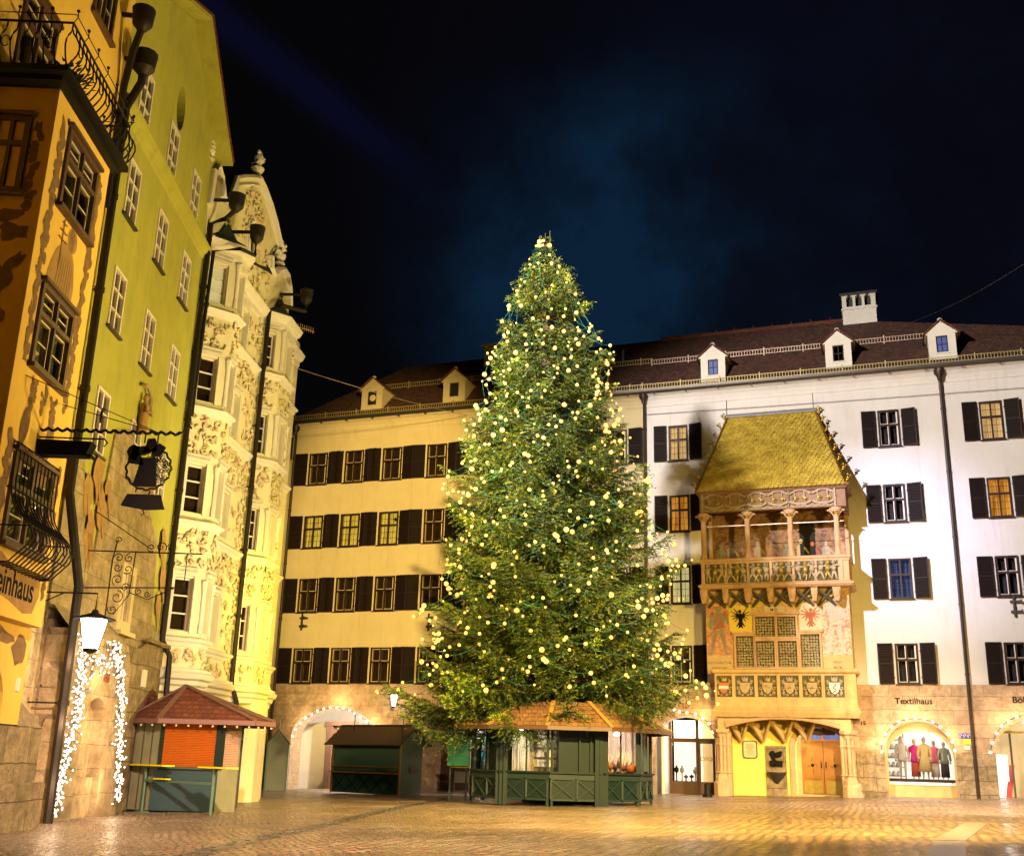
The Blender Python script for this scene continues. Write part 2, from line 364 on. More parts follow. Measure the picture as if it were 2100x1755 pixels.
def fresco(name, cols, scale=2.2):                     # faded many-coloured wall painting
    m = bpy.data.materials.new(name); m.use_nodes = True; nt = m.node_tree; N = nt.nodes; Lk = nt.links; b = N['Principled BSDF']; b.inputs['Roughness'].default_value = .9
    tc = N.new('ShaderNodeTexCoord'); n = N.new('ShaderNodeTexNoise'); n.inputs['Scale'].default_value = scale; n.inputs['Detail'].default_value = 5; n.inputs['Roughness'].default_value = .55; n.inputs['Distortion'].default_value = 1.6; Lk.new(tc.outputs['Object'], n.inputs['Vector'])
    r = N.new('ShaderNodeValToRGB'); e = r.color_ramp.elements; k = len(cols)
    while len(e) < k: e.new(.5)
    for i, c in enumerate(cols): e[i].position = .30+.42*i/(k-1); e[i].color = (*c, 1)
    Lk.new(n.outputs['Fac'], r.inputs[0]); n2 = N.new('ShaderNodeTexNoise'); n2.inputs['Scale'].default_value = 14; n2.inputs['Detail'].default_value = 6; Lk.new(tc.outputs['Object'], n2.inputs['Vector'])
    mx = N.new('ShaderNodeMix'); mx.data_type = 'RGBA'; mx.blend_type = 'OVERLAY'; mx.inputs['Factor'].default_value = .6; Lk.new(r.outputs[0], mx.inputs['A']); Lk.new(n2.outputs['Fac'], mx.inputs['B']); Lk.new(mx.outputs['Result'], b.inputs['Base Color'])
    return m
# ------------------------------------------------------------------ night sky
w = bpy.data.worlds.new("World"); S.world = w; w.use_nodes = True
nt = w.node_tree; N = nt.nodes; Lk = nt.links; bg = N['Background']
tc = N.new('ShaderNodeTexCoord')
def vdot(v, vec):
    d = N.new('ShaderNodeVectorMath'); d.operation = 'DOT_PRODUCT'; Lk.new(tc.outputs['Generated'], d.inputs[0]); d.inputs[1].default_value = v; return d.outputs['Value']
def mr(inp, a, b, c, d, mode='SMOOTHSTEP'):
    r = N.new('ShaderNodeMapRange'); r.interpolation_type = mode
    for k, x in zip(('From Min','From Max','To Min','To Max'), (a, b, c, d)): r.inputs[k].default_value = x
    Lk.new(inp, r.inputs['Value']); return r.outputs['Result']
def mth(op, a, b):
    m = N.new('ShaderNodeMath'); m.operation = op
    for i, x in enumerate((a, b)):
        if isinstance(x, (int, float)): m.inputs[i].default_value = x
        else: Lk.new(x, m.inputs[i])
    return m.outputs[0]
def mixc(f, a, b):
    m = N.new('ShaderNodeMix'); m.data_type = 'RGBA'
    for k, x in (('A', a), ('B', b)):
        if isinstance(x, tuple): m.inputs[k].default_value = (*x, 1)
        else: Lk.new(x, m.inputs[k])
    Lk.new(f, m.inputs['Factor']); return m.outputs['Result']
n = N.new('ShaderNodeTexNoise'); n.inputs['Scale'].default_value = 3.2; n.inputs['Detail'].default_value = 6; n.inputs['Roughness'].default_value = .6; Lk.new(tc.outputs['Generated'], n.inputs['Vector'])
cl = mr(n.outputs['Fac'], .36, .66, .35, 1.35)
g1 = ray(1330, 640).normalized(); g2 = ray(1800, 430).normalized(); g3 = ray(1250, 250).normalized()
f1 = mth('MULTIPLY', mr(vdot(tuple(g1), 0), .955, 1.003, 0, 1), cl)
f1 = mth('MULTIPLY', f1, f1)
f2 = mth('MULTIPLY', mr(vdot(tuple(g2), 0), .93, 1., 0, 1), cl)
f3 = mth('MULTIPLY', mr(vdot(tuple(g3), 0), .95, 1., 0, 1), cl)
a = ray(400, 0).normalized(); b2 = ray(820, 330).normalized(); pn = a.cross(b2).normalized(); md = ray(470, 60).normalized()
dd = mth('ABSOLUTE', vdot(tuple(pn), 0), 0)
beam = mth('MULTIPLY', mr(dd, 0, .026, 1, 0), mr(vdot(tuple(md), 0), .965, 1., 0, 1))
c = mixc(f2, (.0016,.0015,.0019), (.0030,.0040,.0105))
c = mixc(mth('MULTIPLY', f3, .7), c, (.0018,.0020,.0050))
c = mixc(f1, c, (.0035,.015,.036))
c = mixc(mth('MULTIPLY', beam, .38), c, (.004,.005,.030))
Lk.new(c, bg.inputs['Color']); bg.inputs['Strength'].default_value = 1.

# ------------------------------------------------------------------ the square
def setts(name, sc, warm):
    m = bpy.data.materials.new(name); m.use_nodes = True; nt = m.node_tree; N = nt.nodes; Lk = nt.links; b = N['Principled BSDF']
    tc = N.new('ShaderNodeTexCoord')
    mp = N.new('ShaderNodeMapping'); mp.inputs['Rotation'].default_value = (0,0,math.radians(-16)); Lk.new(tc.outputs['Object'], mp.inputs[0])
    n0 = N.new('ShaderNodeTexNoise'); n0.inputs['Scale'].default_value = .55; n0.inputs['Detail'].default_value = 3; Lk.new(mp.outputs[0], n0.inputs['Vector'])
    ad = N.new('ShaderNodeVectorMath'); ad.operation = 'MULTIPLY_ADD'; ad.inputs[1].default_value = (.55,.55,0); Lk.new(n0.outputs['Color'], ad.inputs[0]); Lk.new(mp.outputs[0], ad.inputs[2])
    br = N.new('ShaderNodeTexBrick'); br.inputs['Scale'].default_value = sc; br.inputs['Brick Width'].default_value = .24; br.inputs['Row Height'].default_value = .17
    br.inputs['Mortar Size'].default_value = .030; br.inputs['Mortar Smooth'].default_value = .5
    br.inputs['Color1'].default_value = (*warm, 1); br.inputs['Color2'].default_value = tuple(x*.55 for x in warm)+(1,); br.inputs['Mortar'].default_value = (.022,.016,.012,1)
    Lk.new(ad.outputs[0], br.inputs['Vector'])
    n1 = N.new('ShaderNodeTexNoise'); n1.inputs['Scale'].default_value = 7; n1.inputs['Detail'].default_value = 5; Lk.new(mp.outputs[0], n1.inputs['Vector'])
    n2 = N.new('ShaderNodeTexNoise'); n2.inputs['Scale'].default_value = .28; n2.inputs['Detail'].default_value = 4; Lk.new(mp.outputs[0], n2.inputs['Vector'])
    mx = N.new('ShaderNodeMix'); mx.data_type = 'RGBA'; mx.blend_type = 'OVERLAY'; mx.inputs['Factor'].default_value = .8; Lk.new(br.outputs['Color'], mx.inputs['A']); Lk.new(n1.outputs['Color'], mx.inputs['B'])
    mp2 = N.new('ShaderNodeMapping'); mp2.inputs['Scale'].default_value = (.55, 1.6, 1); Lk.new(mp.outputs[0], mp2.inputs[0])
    n4 = N.new('ShaderNodeTexNoise'); n4.inputs['Scale'].default_value = 1.1; n4.inputs['Detail'].default_value = 9; n4.inputs['Roughness'].default_value = .75; Lk.new(mp2.outputs[0], n4.inputs['Vector'])
    r4 = N.new('ShaderNodeMapRange'); r4.inputs['From Min'].default_value = .40; r4.inputs['From Max'].default_value = .66; r4.inputs['To Min'].default_value = 0; r4.inputs['To Max'].default_value = .92; Lk.new(n4.outputs[0], r4.inputs[0])
    m4 = N.new('ShaderNodeMix'); m4.data_type = 'RGBA'; Lk.new(r4.outputs[0], m4.inputs['Factor']); Lk.new(mx.outputs['Result'], m4.inputs['A']); m4.inputs['B'].default_value = tuple(x*.13 for x in warm)+(1,)
    Lk.new(m4.outputs['Result'], b.inputs['Base Color'])
    r = N.new('ShaderNodeMapRange'); r.inputs['From Min'].default_value = .42; r.inputs['From Max'].default_value = .60; r.inputs['To Min'].default_value = .07; r.inputs['To Max'].default_value = .30; Lk.new(n2.outputs[0], r.inputs[0])
    r2 = N.new('ShaderNodeMath'); r2.operation = 'MULTIPLY_ADD'; r2.inputs[1].default_value = .22; Lk.new(br.outputs['Fac'], r2.inputs[0]); Lk.new(r.outputs[0], r2.inputs[2]); Lk.new(r2.outputs[0], b.inputs['Roughness'])
    # each sett stands at its own slight height and tilt
    vo = N.new('ShaderNodeTexVoronoi'); vo.inputs['Scale'].default_value = 4.2; Lk.new(ad.outputs[0], vo.inputs['Vector'])
    h1 = N.new('ShaderNodeMath'); h1.operation = 'MULTIPLY_ADD'; h1.inputs[1].default_value = -1.; Lk.new(br.outputs['Fac'], h1.inputs[0]); Lk.new(n1.outputs[0], h1.inputs[2])
    h2 = N.new('ShaderNodeMath'); h2.operation = 'MULTIPLY_ADD'; h2.inputs[1].default_value = .9; Lk.new(vo.outputs['Distance'], h2.inputs[0]); Lk.new(h1.outputs[0], h2.inputs[2])
    bp = N.new('ShaderNodeBump'); bp.inputs['Strength'].default_value = 1.; bp.inputs['Distance'].default_value = .07
    h3 = N.new('ShaderNodeMath'); h3.operation = 'MULTIPLY_ADD'; h3.inputs[1].default_value = 1.6; Lk.new(n4.outputs[0], h3.inputs[0]); Lk.new(h2.outputs[0], h3.inputs[2]); Lk.new(h3.outputs[0], bp.inputs['Height']); Lk.new(bp.outputs['Normal'], b.inputs['Normal']); b.inputs['Specular IOR Level'].default_value = 1.
    return m
W['setts'] = setts('wet_cobbles', 1., (.50,.33,.17)); W['setts2'] = setts('wet_channel_stones', .55, (.10,.075,.055))
g = MB(); xs = [-300,-60,-30,0,30,60,300]; ys = [-60,0,20,40,60,90,400]
for x in xs:
    for y in ys: g.v.append((x, y, gz(x, y)))
k = len(ys)
for i in range(len(xs)-1):
    for j in range(k-1): g.f.append((i*k+j, (i+1)*k+j, (i+1)*k+j+1, i*k+j+1)); g.m.append(0)
tag(g.build('ground', W['setts'], recalc=False), 'wet cobbled square shining under the lights', 'ground', kind='structure')
def gpix(px, py):
    d = ray(px, py); t = (gz(0,0)-CAMZ)/(d.z - .01945*d.x + .00784*d.y); return Vector((d.x*t, d.y*t, 0))
def ribbon(name, pix, wd, m, lift=.004, thick=0):
    P = [gpix(*p) for p in pix]; mb = MB(); vs = []
    for i, p in enumerate(P):
        d = (P[min(i+1, len(P)-1)]-P[max(i-1, 0)]).normalized(); nn = Vector((d.y, -d.x, 0))*(wd/2)
        for q in (p-nn, p+nn): vs.append((q.x, q.y, gz(q.x, q.y)+lift))
    mb.add(vs, [(2*i, 2*i+1, 2*i+3, 2*i+2) for i in range(len(P)-1)])
    return mb.build(name, m, recalc=False)
tag(ribbon('drainage_channel', [(250,1800),(430,1742),(560,1712),(660,1692),(760,1668),(840,1650),(930,1636)], .34, W['setts2']), 'wet stone drainage channel crossing the cobbles', 'channel', kind='structure')
W['palestone'] = mat('pale_kerb_stone', (.26,.20,.16), .30, noise=(6,(.12,.09,.06),.2), bump=(14,.4,.01))
ks = MB(); 
for a_, b_ in (((1986,1687),(1926,1723)), ((1925,1724.5),(1908,1775))):
    A = gpix(*a_); B = gpix(*b_); d = (B-A).normalized(); nn = Vector((-d.y, d.x, 0))
    wd = .42
    c4 = [A-nn*wd*.15, B-nn*wd*.15, B+nn*wd*.85, A+nn*wd*.85]
    ks.add([(q.x, q.y, gz(q.x, q.y)-.02) for q in c4]+[(q.x, q.y, gz(q.x, q.y)+.012) for q in c4], [(0,1,2,3),(4,5,6,7),(0,1,5,4),(1,2,6,5),(2,3,7,6),(3,0,4,7)])
tag(ks.build('kerb_strip', W['palestone']), 'pale stone strip laid in the cobbles', 'kerb', kind='structure')

# ------------------------------------------------------------------ town houses at the end of the square
RZ = {1: (17.07,15.30), 2: (13.60,11.84), 3: (10.22,8.46), 4: (6.56,4.86)}
ZE = 18.45; ZB = 4.84
def louvre(mb, w, h, y0, y1, n=None):
    """a shutter leaf with louvre slats: origin at its hinge, towards +x"""
    s = .055; mb.box(0, s, y0, y1, 0, h); mb.box(w-s, w, y0, y1, 0, h)
    for z in (0, h*.5-s/2, h-s): mb.box(s, w-s, y0, y1, z, z+s)
    n = n or int(h/.075); mb.add([(s, y1, s), (w-s, y1, s), (w-s, y1, h-s), (s, y1, h-s)], [(0,1,2,3)])
    for i in range(n):
        z = s + (h-2*s)*(i+.5)/n; ym = (y0+y1)/2
        if abs(z-h*.5) < s*.6: continue
        mb.add([(s, ym-.016, z-.022),(w-s, ym-.016, z-.022),(w-s, ym+.014, z+.02),(s, ym+.014, z+.02)], [(0,1,2,3)])
def make_window(w=1.12, h=1.76, sw=.70, lit=None, inner='sash', open_ang=(8, 8), sash=True, half_open=False, frame='frame', cur='curtain'):
    """one casement window with its shutters; local origin bottom-left of the frame, face at y = 0"""
    f = MB(); t = .075; zt = h*.57
    f.box(0, t, -.05, .10, 0, h); f.box(w-t, w, -.05, .10, 0, h); f.box(t, w-t, -.05, .10, 0, t); f.box(t, w-t, -.05, .10, h-t, h)
    f.box(t, w-t, -.04, .08, zt, zt+.085); f.box(w/2-.035, w/2+.035, -.038, .07, t, zt) ; f.box(w/2-.035, w/2+.035, -.038, .07, zt+.085, h-t)
    f.box(-.06, w+.06, -.13, .0, -.05, -.002)
    win = f.build('window', W[frame])
    p = MB(); p.box(t, w-t, .035, .04, t, h-t); p.build('pane', W['mirror'] if not lit else W['glass'], win)
    if sash:
        s = MB(); r = .03; yy = .004
        for x0, x1 in ((t+.01, w/2-.01), (w/2+.01, w-t-.01)):
            for z0, z1 in ((t+.01, zt-.01), (zt+.095, h-t-.01)):
                if lit: # thin leaded bars in front of the light
                    s.box((x0+x1)/2-.008, (x0+x1)/2+.008, .05, .06, z0, z1)
                    for q in range(1, 3 if z1-z0 > .7 else 2):
                        z = z0+(z1-z0)*q/(3 if z1-z0 > .7 else 2); s.box(x0, x1, .062, .072, z-.008, z+.008)
                else:
                    s.box(x1-.06, x1, yy, yy+.03, z0, z1); s.box(x0, x0+.018, yy, yy+.03, z0, z1); s.box(x0+.018, x1-.06, yy, yy+.03, z0, z0+.022)
        s.build('glazing_bars' if lit else 'inner_sash', W['black'] if lit else W[inner], win)
    c = MB(); n = 14
    vs = []
    for i in range(n+1):
        x = t*.5+(w-t)*i/n; y = .30+.02*math.sin(i*2.1)
        vs += [(x, y, 0), (x, y, h)]
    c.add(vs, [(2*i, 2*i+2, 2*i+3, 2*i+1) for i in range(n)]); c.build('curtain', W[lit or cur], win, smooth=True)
    for sgn in (-1, 1):
        l = MB(); louvre(l, sw, h+.02, -.035, .0)
        for z_ in (.25, h-.35): l.box(-.02, .02, -.05, -.0355, z_, z_+.06)
        if sgn < 0:
            l.v = [(-x, y, z) for x, y, z in l.v]
        o = l.build('shutter', W['shutter'], win, loc=(-.09 if sgn < 0 else w+.09, -.06, -.01)); o.rotation_euler = (0, 0, math.radians(open_ang[0] if sgn < 0 else -open_ang[1]))
    return win
protos = {}
def place_window(key, root, x, z, **kw):
    if key not in protos:
        o = make_window(**kw); protos[key] = o; o.parent = root; o.location = (x, 0, z); return o
    return copy(protos[key], root, (x, 0, z))
def wall_holes(cols, w):
    return [rect(c+.03, c+w-.03, RZ[r][1]+.03, RZ[r][0]-.03) for c in cols for r in RZ]
def arch_hole(x0, x1, zs, zc, zb, n=14):
    m = (x0+x1)/2; a = [(m+(x1-x0)/2*math.cos(PI*i/n), zs+(zc-zs)*math.sin(PI*i/n)) for i in range(n+1)]
    return [(x0, zb), (x1, zb)] + a[0:] if False else [(x0, zb), (x1, zb)] + a
def downpipe(root, F, u, zt, zb, hopper=True, r=.075, off=.16, name='downpipe'):
    mb = MB(); mb.tube([(u, -off-.12, zt+.25), (u, -off, zt-.3), (u, -off, zb)], r, 8)
    if hopper: mb.lathe([(.10,-.45),(.13,-.3),(.24,-.12),(.26,.12),(.22,.16)], (u, -off-.12, zt+.25), 10)
    z = zt-1.5
    while z > zb+.4: mb.lathe([(r+.018,-.05),(r+.018,.05)], (u, -off, z), 8); mb.box(u-.02, u+.02, -off, .0, z-.02, z+.02); z -= 2.9
    return mb.build(name, W['pipe'], root, smooth=.6)
RSL = .93                                              # roof slope
def roofhit(px, py):
    lo, hi = -1., 12.
    for _ in range(40):
        d = (lo+hi)/2; z = MF.at(px, py, -d)[1]
        if z > 18.85+(d+.5)*RSL: lo = d
        else: hi = d
    d = (lo+hi)/2; return MF.at(px, py, -d)[0], d, 18.85+(d+.5)*RSL
def dormer(root, x, y, w, h, lit, m, oval=False):
    d = MB(); hw = w/2; gh = w*.42
    op = rect(x-hw*.48, x+hw*.48, 0, 0)
    L = 1.6
    T = Matrix.Translation((0,0,0))
    z0 = 18.85+(y+.5)*RSL - .05
    front = [(x-hw, z0), (x+hw, z0), (x+hw, z0+h), (x+hw*1.22, z0+h), (x, z0+h+gh*1.25), (x-hw*1.22, z0+h), (x-hw, z0+h)]
    hole = rect(x-hw*.42, x+hw*.42, z0+h*.30, z0+h*.92)
    d.holed(front, [hole], y, .12, thick=L)
    d.prism([(x-hw*.5, z0+h*.24), (x+hw*.5, z0+h*.24), (x+hw*.5, z0+h*.29), (x-hw*.5, z0+h*.29)], y-.05, y)
    d.lathe([(.05,0),(.11,.06),(.12,.14),(.06,.2)], (x, y+.1, z0+h+gh*1.2), 8)
    dd = d.build('dormer', m, root)
    r = MB()
    for sg in (-1, 1):
        a = (x+sg*hw*1.35, y-.12, z0+h-.05); b = (x, y-.12, z0+h+gh*1.30)
        r.add([a, b, (b[0], b[1]+L+1.2, b[2]), (a[0], a[1]+L+.4, a[2]), tuple(a[i]+(0,0,.06)[i] for i in range(3)), tuple(b[i]+(0,0,.06)[i] for i in range(3)), (b[0], b[1]+L+1.2, b[2]+.06), (a[0], a[1]+L+.4, a[2]+.06)],
              [(0,1,2,3),(4,5,6,7),(0,1,5,4),(1,2,6,5),(2,3,7,6),(3,0,4,7)])
    r.build('dormer_roof', W['terra'], dd)
    wn = MB(); a, b, c, e = x-hw*.42, x+hw*.42, z0+h*.30, z0+h*.92; yy = y+.06
    wn.box(a, a+.05, yy, yy+.05, c, e); wn.box(b-.05, b, yy, yy+.05, c, e); wn.box(a, b, yy+.003, yy+.045, c, c+.05); wn.box(a, b, yy+.003, yy+.045, e-.05, e); wn.box(x-.02, x+.02, yy+.005, yy+.04, c, e); wn.box(a, b, yy+.007, yy+.038, (c+e)/2-.02, (c+e)/2+.02)
    wn.build('window_frame', W['frame'], dd)
    gl = MB(); gl.box(a, b, yy+.02, yy+.025, c, e); gl.build('pane', W[lit], dd)
    if oval: q = MB(); q.ball((x+.02, yy-.02, (c+e)/2+.02), hw*.30, 12, 8, (1,.2,1)); q.build('round_ornament', W['cream'], dd)
def snowrail(root, x0, x1, y, z, m, h=.26):
    mb = MB(); mb.box(x0, x1, y-.015, y+.015, z, z+.03); mb.box(x0, x1, y-.015, y+.015, z+h-.03, z+h)
    x = x0; k = 0
    while x < x1:
        mb.box(x, x+.025, y-.012, y+.012, z+.03, z+h-.03)
        if k % 14 == 0: mb.box(x, x+.05, y-.03, y+.03, z-.12, z+h+.08); mb.beam((x, y, z+h), (x, y+.35, z+.1), .03)
        x += .135; k += 1
    mb.build('snow_guard', m, root)
def eaves(root, x0, x1, plm):
    mb = MB(); mb.sweep([(x0, 0), (x1, 0)], [(0,ZE-.35),(.03,ZE-.33),(.05,ZE-.2),(.12,ZE-.02),(.26,ZE+.14),(.45,ZE+.22),(.47,ZE+.3),(0,ZE+.3)]); mb.build('eaves_cove', plm, root)
    gt = MB(); gt.sweep([(x0-.05, -.47), (x1, -.47)], [(0,ZE+.24),(.10,ZE+.22),(.16,ZE+.30),(.17,ZE+.40),(.14,ZE+.40),(.1,ZE+.31),(0,ZE+.33)])
    x = x0+.6
    while x < x1: gt.box(x, x+.05, -.66, -.46, ZE+.16, ZE+.215); x += 1.55
    gt.build('gutter', W['gutter'], root)

# ---- cream house (behind and left of the tree)
cols_l = [-32.22,-30.03,-27.78,-25.20,-22.75,-20.30,-17.9,-15.6]
A = onf('town_house', 'cream plastered house with four rows of dark shuttered windows behind the tree', 'house', MF)
uL, uS = -33.35, -13.62
wl = MB(); wl.holed([(uL, ZB), (uS, ZB), (uS, ZE+.3), (uL, ZE+.3)], wall_holes(cols_l, 1.12), 0, .35, thick=.5); wl.build('wall', W['cream'], A)
bk = MB(); bk.box(uL+.1, uS-.1, .5, .52, ZB, ZE); bk.build('inner_wall', W['dark'], A)
gb = lambda u: MF.gz(u) - .15
aL1 = arch_hole(-31.95, -27.1, 2.35, 3.62, gb(-29.5)); aL2 = arch_hole(-23.95, -20.1, 1.7, 2.95, gb(-22)); aL3 = arch_hole(-18.4, -14.6, 1.9, 3.1, gb(-16))
st = MB(); st.holed([(uL-.02, gb(uL)), (uS, gb(uS)), (uS, ZB-.002), (uL-.02, ZB-.002)], [aL1, aL2, aL3], -.06, 1.05, thick=.5)
base_l = st.build('stone_base', W['stone'], A)
eaves(A, uL-.2, uS, W['cream'])
litset = {(1,2):'lit', (2,2):'lit', (0,2):'lit'}
for ci, c_ in enumerate(cols_l):
    for r in RZ:
        if (ci, r) in litset: place_window('L_lit', A, c_, RZ[r][1], w=1.12, h=RZ[r][0]-RZ[r][1], lit='lit')
        else: place_window('L', A, c_, RZ[r][1], w=1.12, h=RZ[r][0]-RZ[r][1])
star = MB(); star.prism([(0,.16),(.04,.04),(.15,.02),(.05,-.04),(.09,-.15),(0,-.07),(-.09,-.15),(-.05,-.04),(-.15,.02),(-.04,.04)], 0, .01)
star.build('paper_star', W['black'], A, loc=(cols_l[2]+.85, .2, RZ[2][1]+1.38))
downpipe(A, MF, uL+.25, ZE-.1, gb(uL)+.1); downpipe(A, MF, uS+.05, ZE, gb(uS)+.1)
RD, RTZ = 4.3, 18.85+(4.8)*RSL
rf = MB(); rf.add([(uL-.4,-.5,18.85),(uS,-.5,18.85),(uS,RD,RTZ),(uL+4.6,RD,RTZ),(uL-.4,RD*2+.5,18.85),(uS,RD*2+.5,18.85)], [(0,1,2,3),(3,2,5,4),(0,3,4)])
rf.add([(uL-.4,-.5,18.75),(uS,-.5,18.75),(uS,0,18.75),(uL-.4,0,18.75)], [(0,1,2,3)]); rf.build('roof', W['tiles'], A)
snowrail(A, uL+.2, uS, -.42, 18.93, W['rail2']); snowrail(A, uL+4, uS, 1.9, 18.85+2.4*RSL+.05, W['rail2'])
for px, w_, oval in ((761, 1.25, True), (930, 1.25, False)):
    u, d, z = roofhit(px, 842 if px < 800 else 825); dormer(A, u, d, 1.25, 1.25, 'dark', W['cream'], oval)
ch = MB(); uc = MF.at(1013, 700, -4.)[0]; ch.box(uc-.3, uc+1.2, 3.3, 4.6, 20, 23.6); ch.box(uc-.4, uc+1.3, 3.2, 4.7, 23.6, 23.75); ch.build('chimney', W['cream'], A)
fw = MB(); fw.prism([(uL-2.6, 16.2),(uL-.5,16.9),(uL+.15,17.5),(uL+.15,18.2),(uL-.9,19.1),(uL-2.6,20.5)], 2., 2.4); fw.build('fire_wall', W['cream'], A)
fw2 = MB(); fw2.box(uL-4., uL, .25, .45, -.5, 16.9); fw2.build('side_wall', W['cream'], A)

# ---- white house
B = onf('town_house', 'white plastered house with brown shutters around the gilded roof', 'house', MF)
cols_r = [-12.42, -2.78, 1.50]; WR = .93
uR = 9.0; cols_all = cols_r + [5.6]
wl = MB(); wl.holed([(uS+.002, ZB), (uR, ZB), (uR, ZE+.3), (uS+.002, ZE+.3)], wall_holes(cols_all, WR), 0, .35, thick=.5); wl.build('wall', W['white'], B)
bk = MB(); bk.box(uS+.1, uR, .5, .52, 5.3, ZE); bk.build('inner_wall', W['dark'], B)
aR0 = arch_hole(-13.35, -10.55, 2.25, 3.42, gb(-12)); aR1 = arch_hole(-3.46, -.74, 2.0, 3.36, gb(-2)); aR2 = arch_hole(.80, 3.6, 2.05, 3.42, gb(2))
op0 = rect(-9.95, -5.02, gb(-8), 3.95)
st = MB(); st.holed([(uS+.002, gb(uS)), (uR, gb(uR)), (uR, ZB-.002), (uS+.002, ZB-.002)], [aR0, op0, aR1, aR2], -.06, .75, thick=.5); st.build('stone_base', W['stone'], B)
pl = MB()
for a_, b_ in ((-4.62, -3.50), (-.70, .76)):
    pl.box(a_, b_, -.14, -.062, gb(a_), 2.12)
split_build(pl, 'stone_plinth', W['darkstone'], B)
eaves(B, uS, uR, W['white'])
sty = {(0,1):('litpk',), (0,2):('litor',), (0,3):('litcream',), (1,1):(None,), (2,1):('litpk',), (2,2):('litor',), (1,3):('litblue',)}
for ci, c_ in enumerate(cols_all):
    for r in RZ:
        lt = sty.get((ci, r), (None,))[0]
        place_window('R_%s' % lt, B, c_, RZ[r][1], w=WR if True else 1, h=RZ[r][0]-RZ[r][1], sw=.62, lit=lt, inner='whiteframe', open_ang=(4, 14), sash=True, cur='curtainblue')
downpipe(B, MF, 0.0, ZE-.1, gb(0)+.1)
rf = MB(); rx = MF.at(1745, 672, -RD)[0]
rf.add([(uS,-.5,18.85),(uR+4,-.5,18.85),(uR+4,RD,RTZ-2.6),(rx,RD,RTZ),(uS,RD,RTZ),(uS,RD*2+.5,18.85),(uR+4,RD*2+.5,17)], [(0,1,3,4),(1,2,3),(4,3,6,5),(3,2,6)])
rf.add([(uS,-.5,18.75),(uR+4,-.5,18.75),(uR+4,0,18.75),(uS,0,18.75)], [(0,1,2,3)]); rf.build('roof', W['tiles'], B)
rg = MB(); 
for i in range(60):
    x = uS+(rx-uS)*i/60; rg.tube([(x, RD, RTZ+.02), (x+(rx-uS)/60*.95, RD, RTZ+.05)], .11, 6)
    if i % 6 == 0: rg.tube([(x, RD, RTZ), (x, RD, RTZ+.3)], .02, 4)
rg.build('ridge_tiles', W['terra'], B)
snowrail(B, uS, uR, -.42, 18.93, W['rail2']); snowrail(B, uS, MF.at(1895,703,-2.)[0], 1.75, 18.85+2.25*RSL+.05, W['rail'])
for px, py, lt in ((1463, 782, 'litblue'), (1721, 754, 'mirror'), (1935, 736, 'litblue')):
    u, d, z = roofhit(px, py); dormer(B, u, d, 1.18, 1.28, lt, W['whitetrim'])
ch = MB(); u0, z0 = MF.at(1731, 688, -3.9); u1, z1 = MF.at(1794, 596, -3.9); zm = MF.at(1760, 634, -3.9)[1]
ch.box(u0, u1, 3.9, 5.3, z0-1.2, zm); ch.box(u0-.06, u1+.06, 3.84, 5.36, zm, zm+.08)
wd = (u1-u0)
ah = [[(x+u0, z) for x, z in arch_hole(wd*(.13+.27*i), wd*(.13+.27*i)+wd*.19, zm+.62, zm+.80, zm+.18, 8)] for i in range(3)]
ch.holed(rect(u0, u1, zm+.08, z1-.12), ah, 3.9, .35, thick=1.4)
cc = ch.build('chimney', W['whitetrim'], B); cp = MB(); cp.box(u0-.1, u1+.1, 3.8, 5.4, z1-.12, z1); cp.box(u0+.04, u1-.04, 4.3, 4.35, zm+.1, z1-.13); cp.build('chimney_cap', W['gutter'], cc)
pp = MB(); u, d, z = roofhit(1278, 745); pp.tube([(u, d, z), (u, d, z+.75)], .07, 8); pp.build('vent_pipe', W['lead'], B)

# wall anchors
def anchor(px, py):
    u, z = MF.at(px, py, .1); r = onf('wall_anchor', 'x', 'wall anchor', MF); mb = MB()
    mb.box(u-.04, u+.04, -.14, -.06, z-.42, z+.42); 
    for zz in (z-.22, z+.2): mb.box(u-.14, u+.30, -.12, 0, zz-.05, zz+.05); mb.box(u+.24, u+.30, -.4, -.12, zz-.05, zz+.05)
    mb.build('bracket', W['gutter'], r); return r
for p, l in (((619,1275),'iron wall anchor below the third row window beside the corner pipe'), ((879,1275),'iron wall anchor on cream plaster at the left edge of the tree'), ((2080,1243),'iron wall anchor on white plaster at the right edge of the photo')):
    tag(anchor(*p), l, 'wall anchor', 'iron anchors on the facades')

# texts on stone
u, z = MF.at(1874, 1443, .1); text('Textilhaus', .36, W['black'], B, (u, -.075, z), name='shop_lettering')
u, z = MF.at(2100, 1441, .1); text('Böhm', .36, W['black'], B, (u, -.075, z), name='shop_lettering')
u, z = MF.at(1770, 1486, .1); text('15', .24, W['black'], B, (u, -.075, z), name='house_number')
u, z = MF.at(1405, 1452, .1); text('10', .36, W['paint'], B, (u, -.075, z), name='house_number')
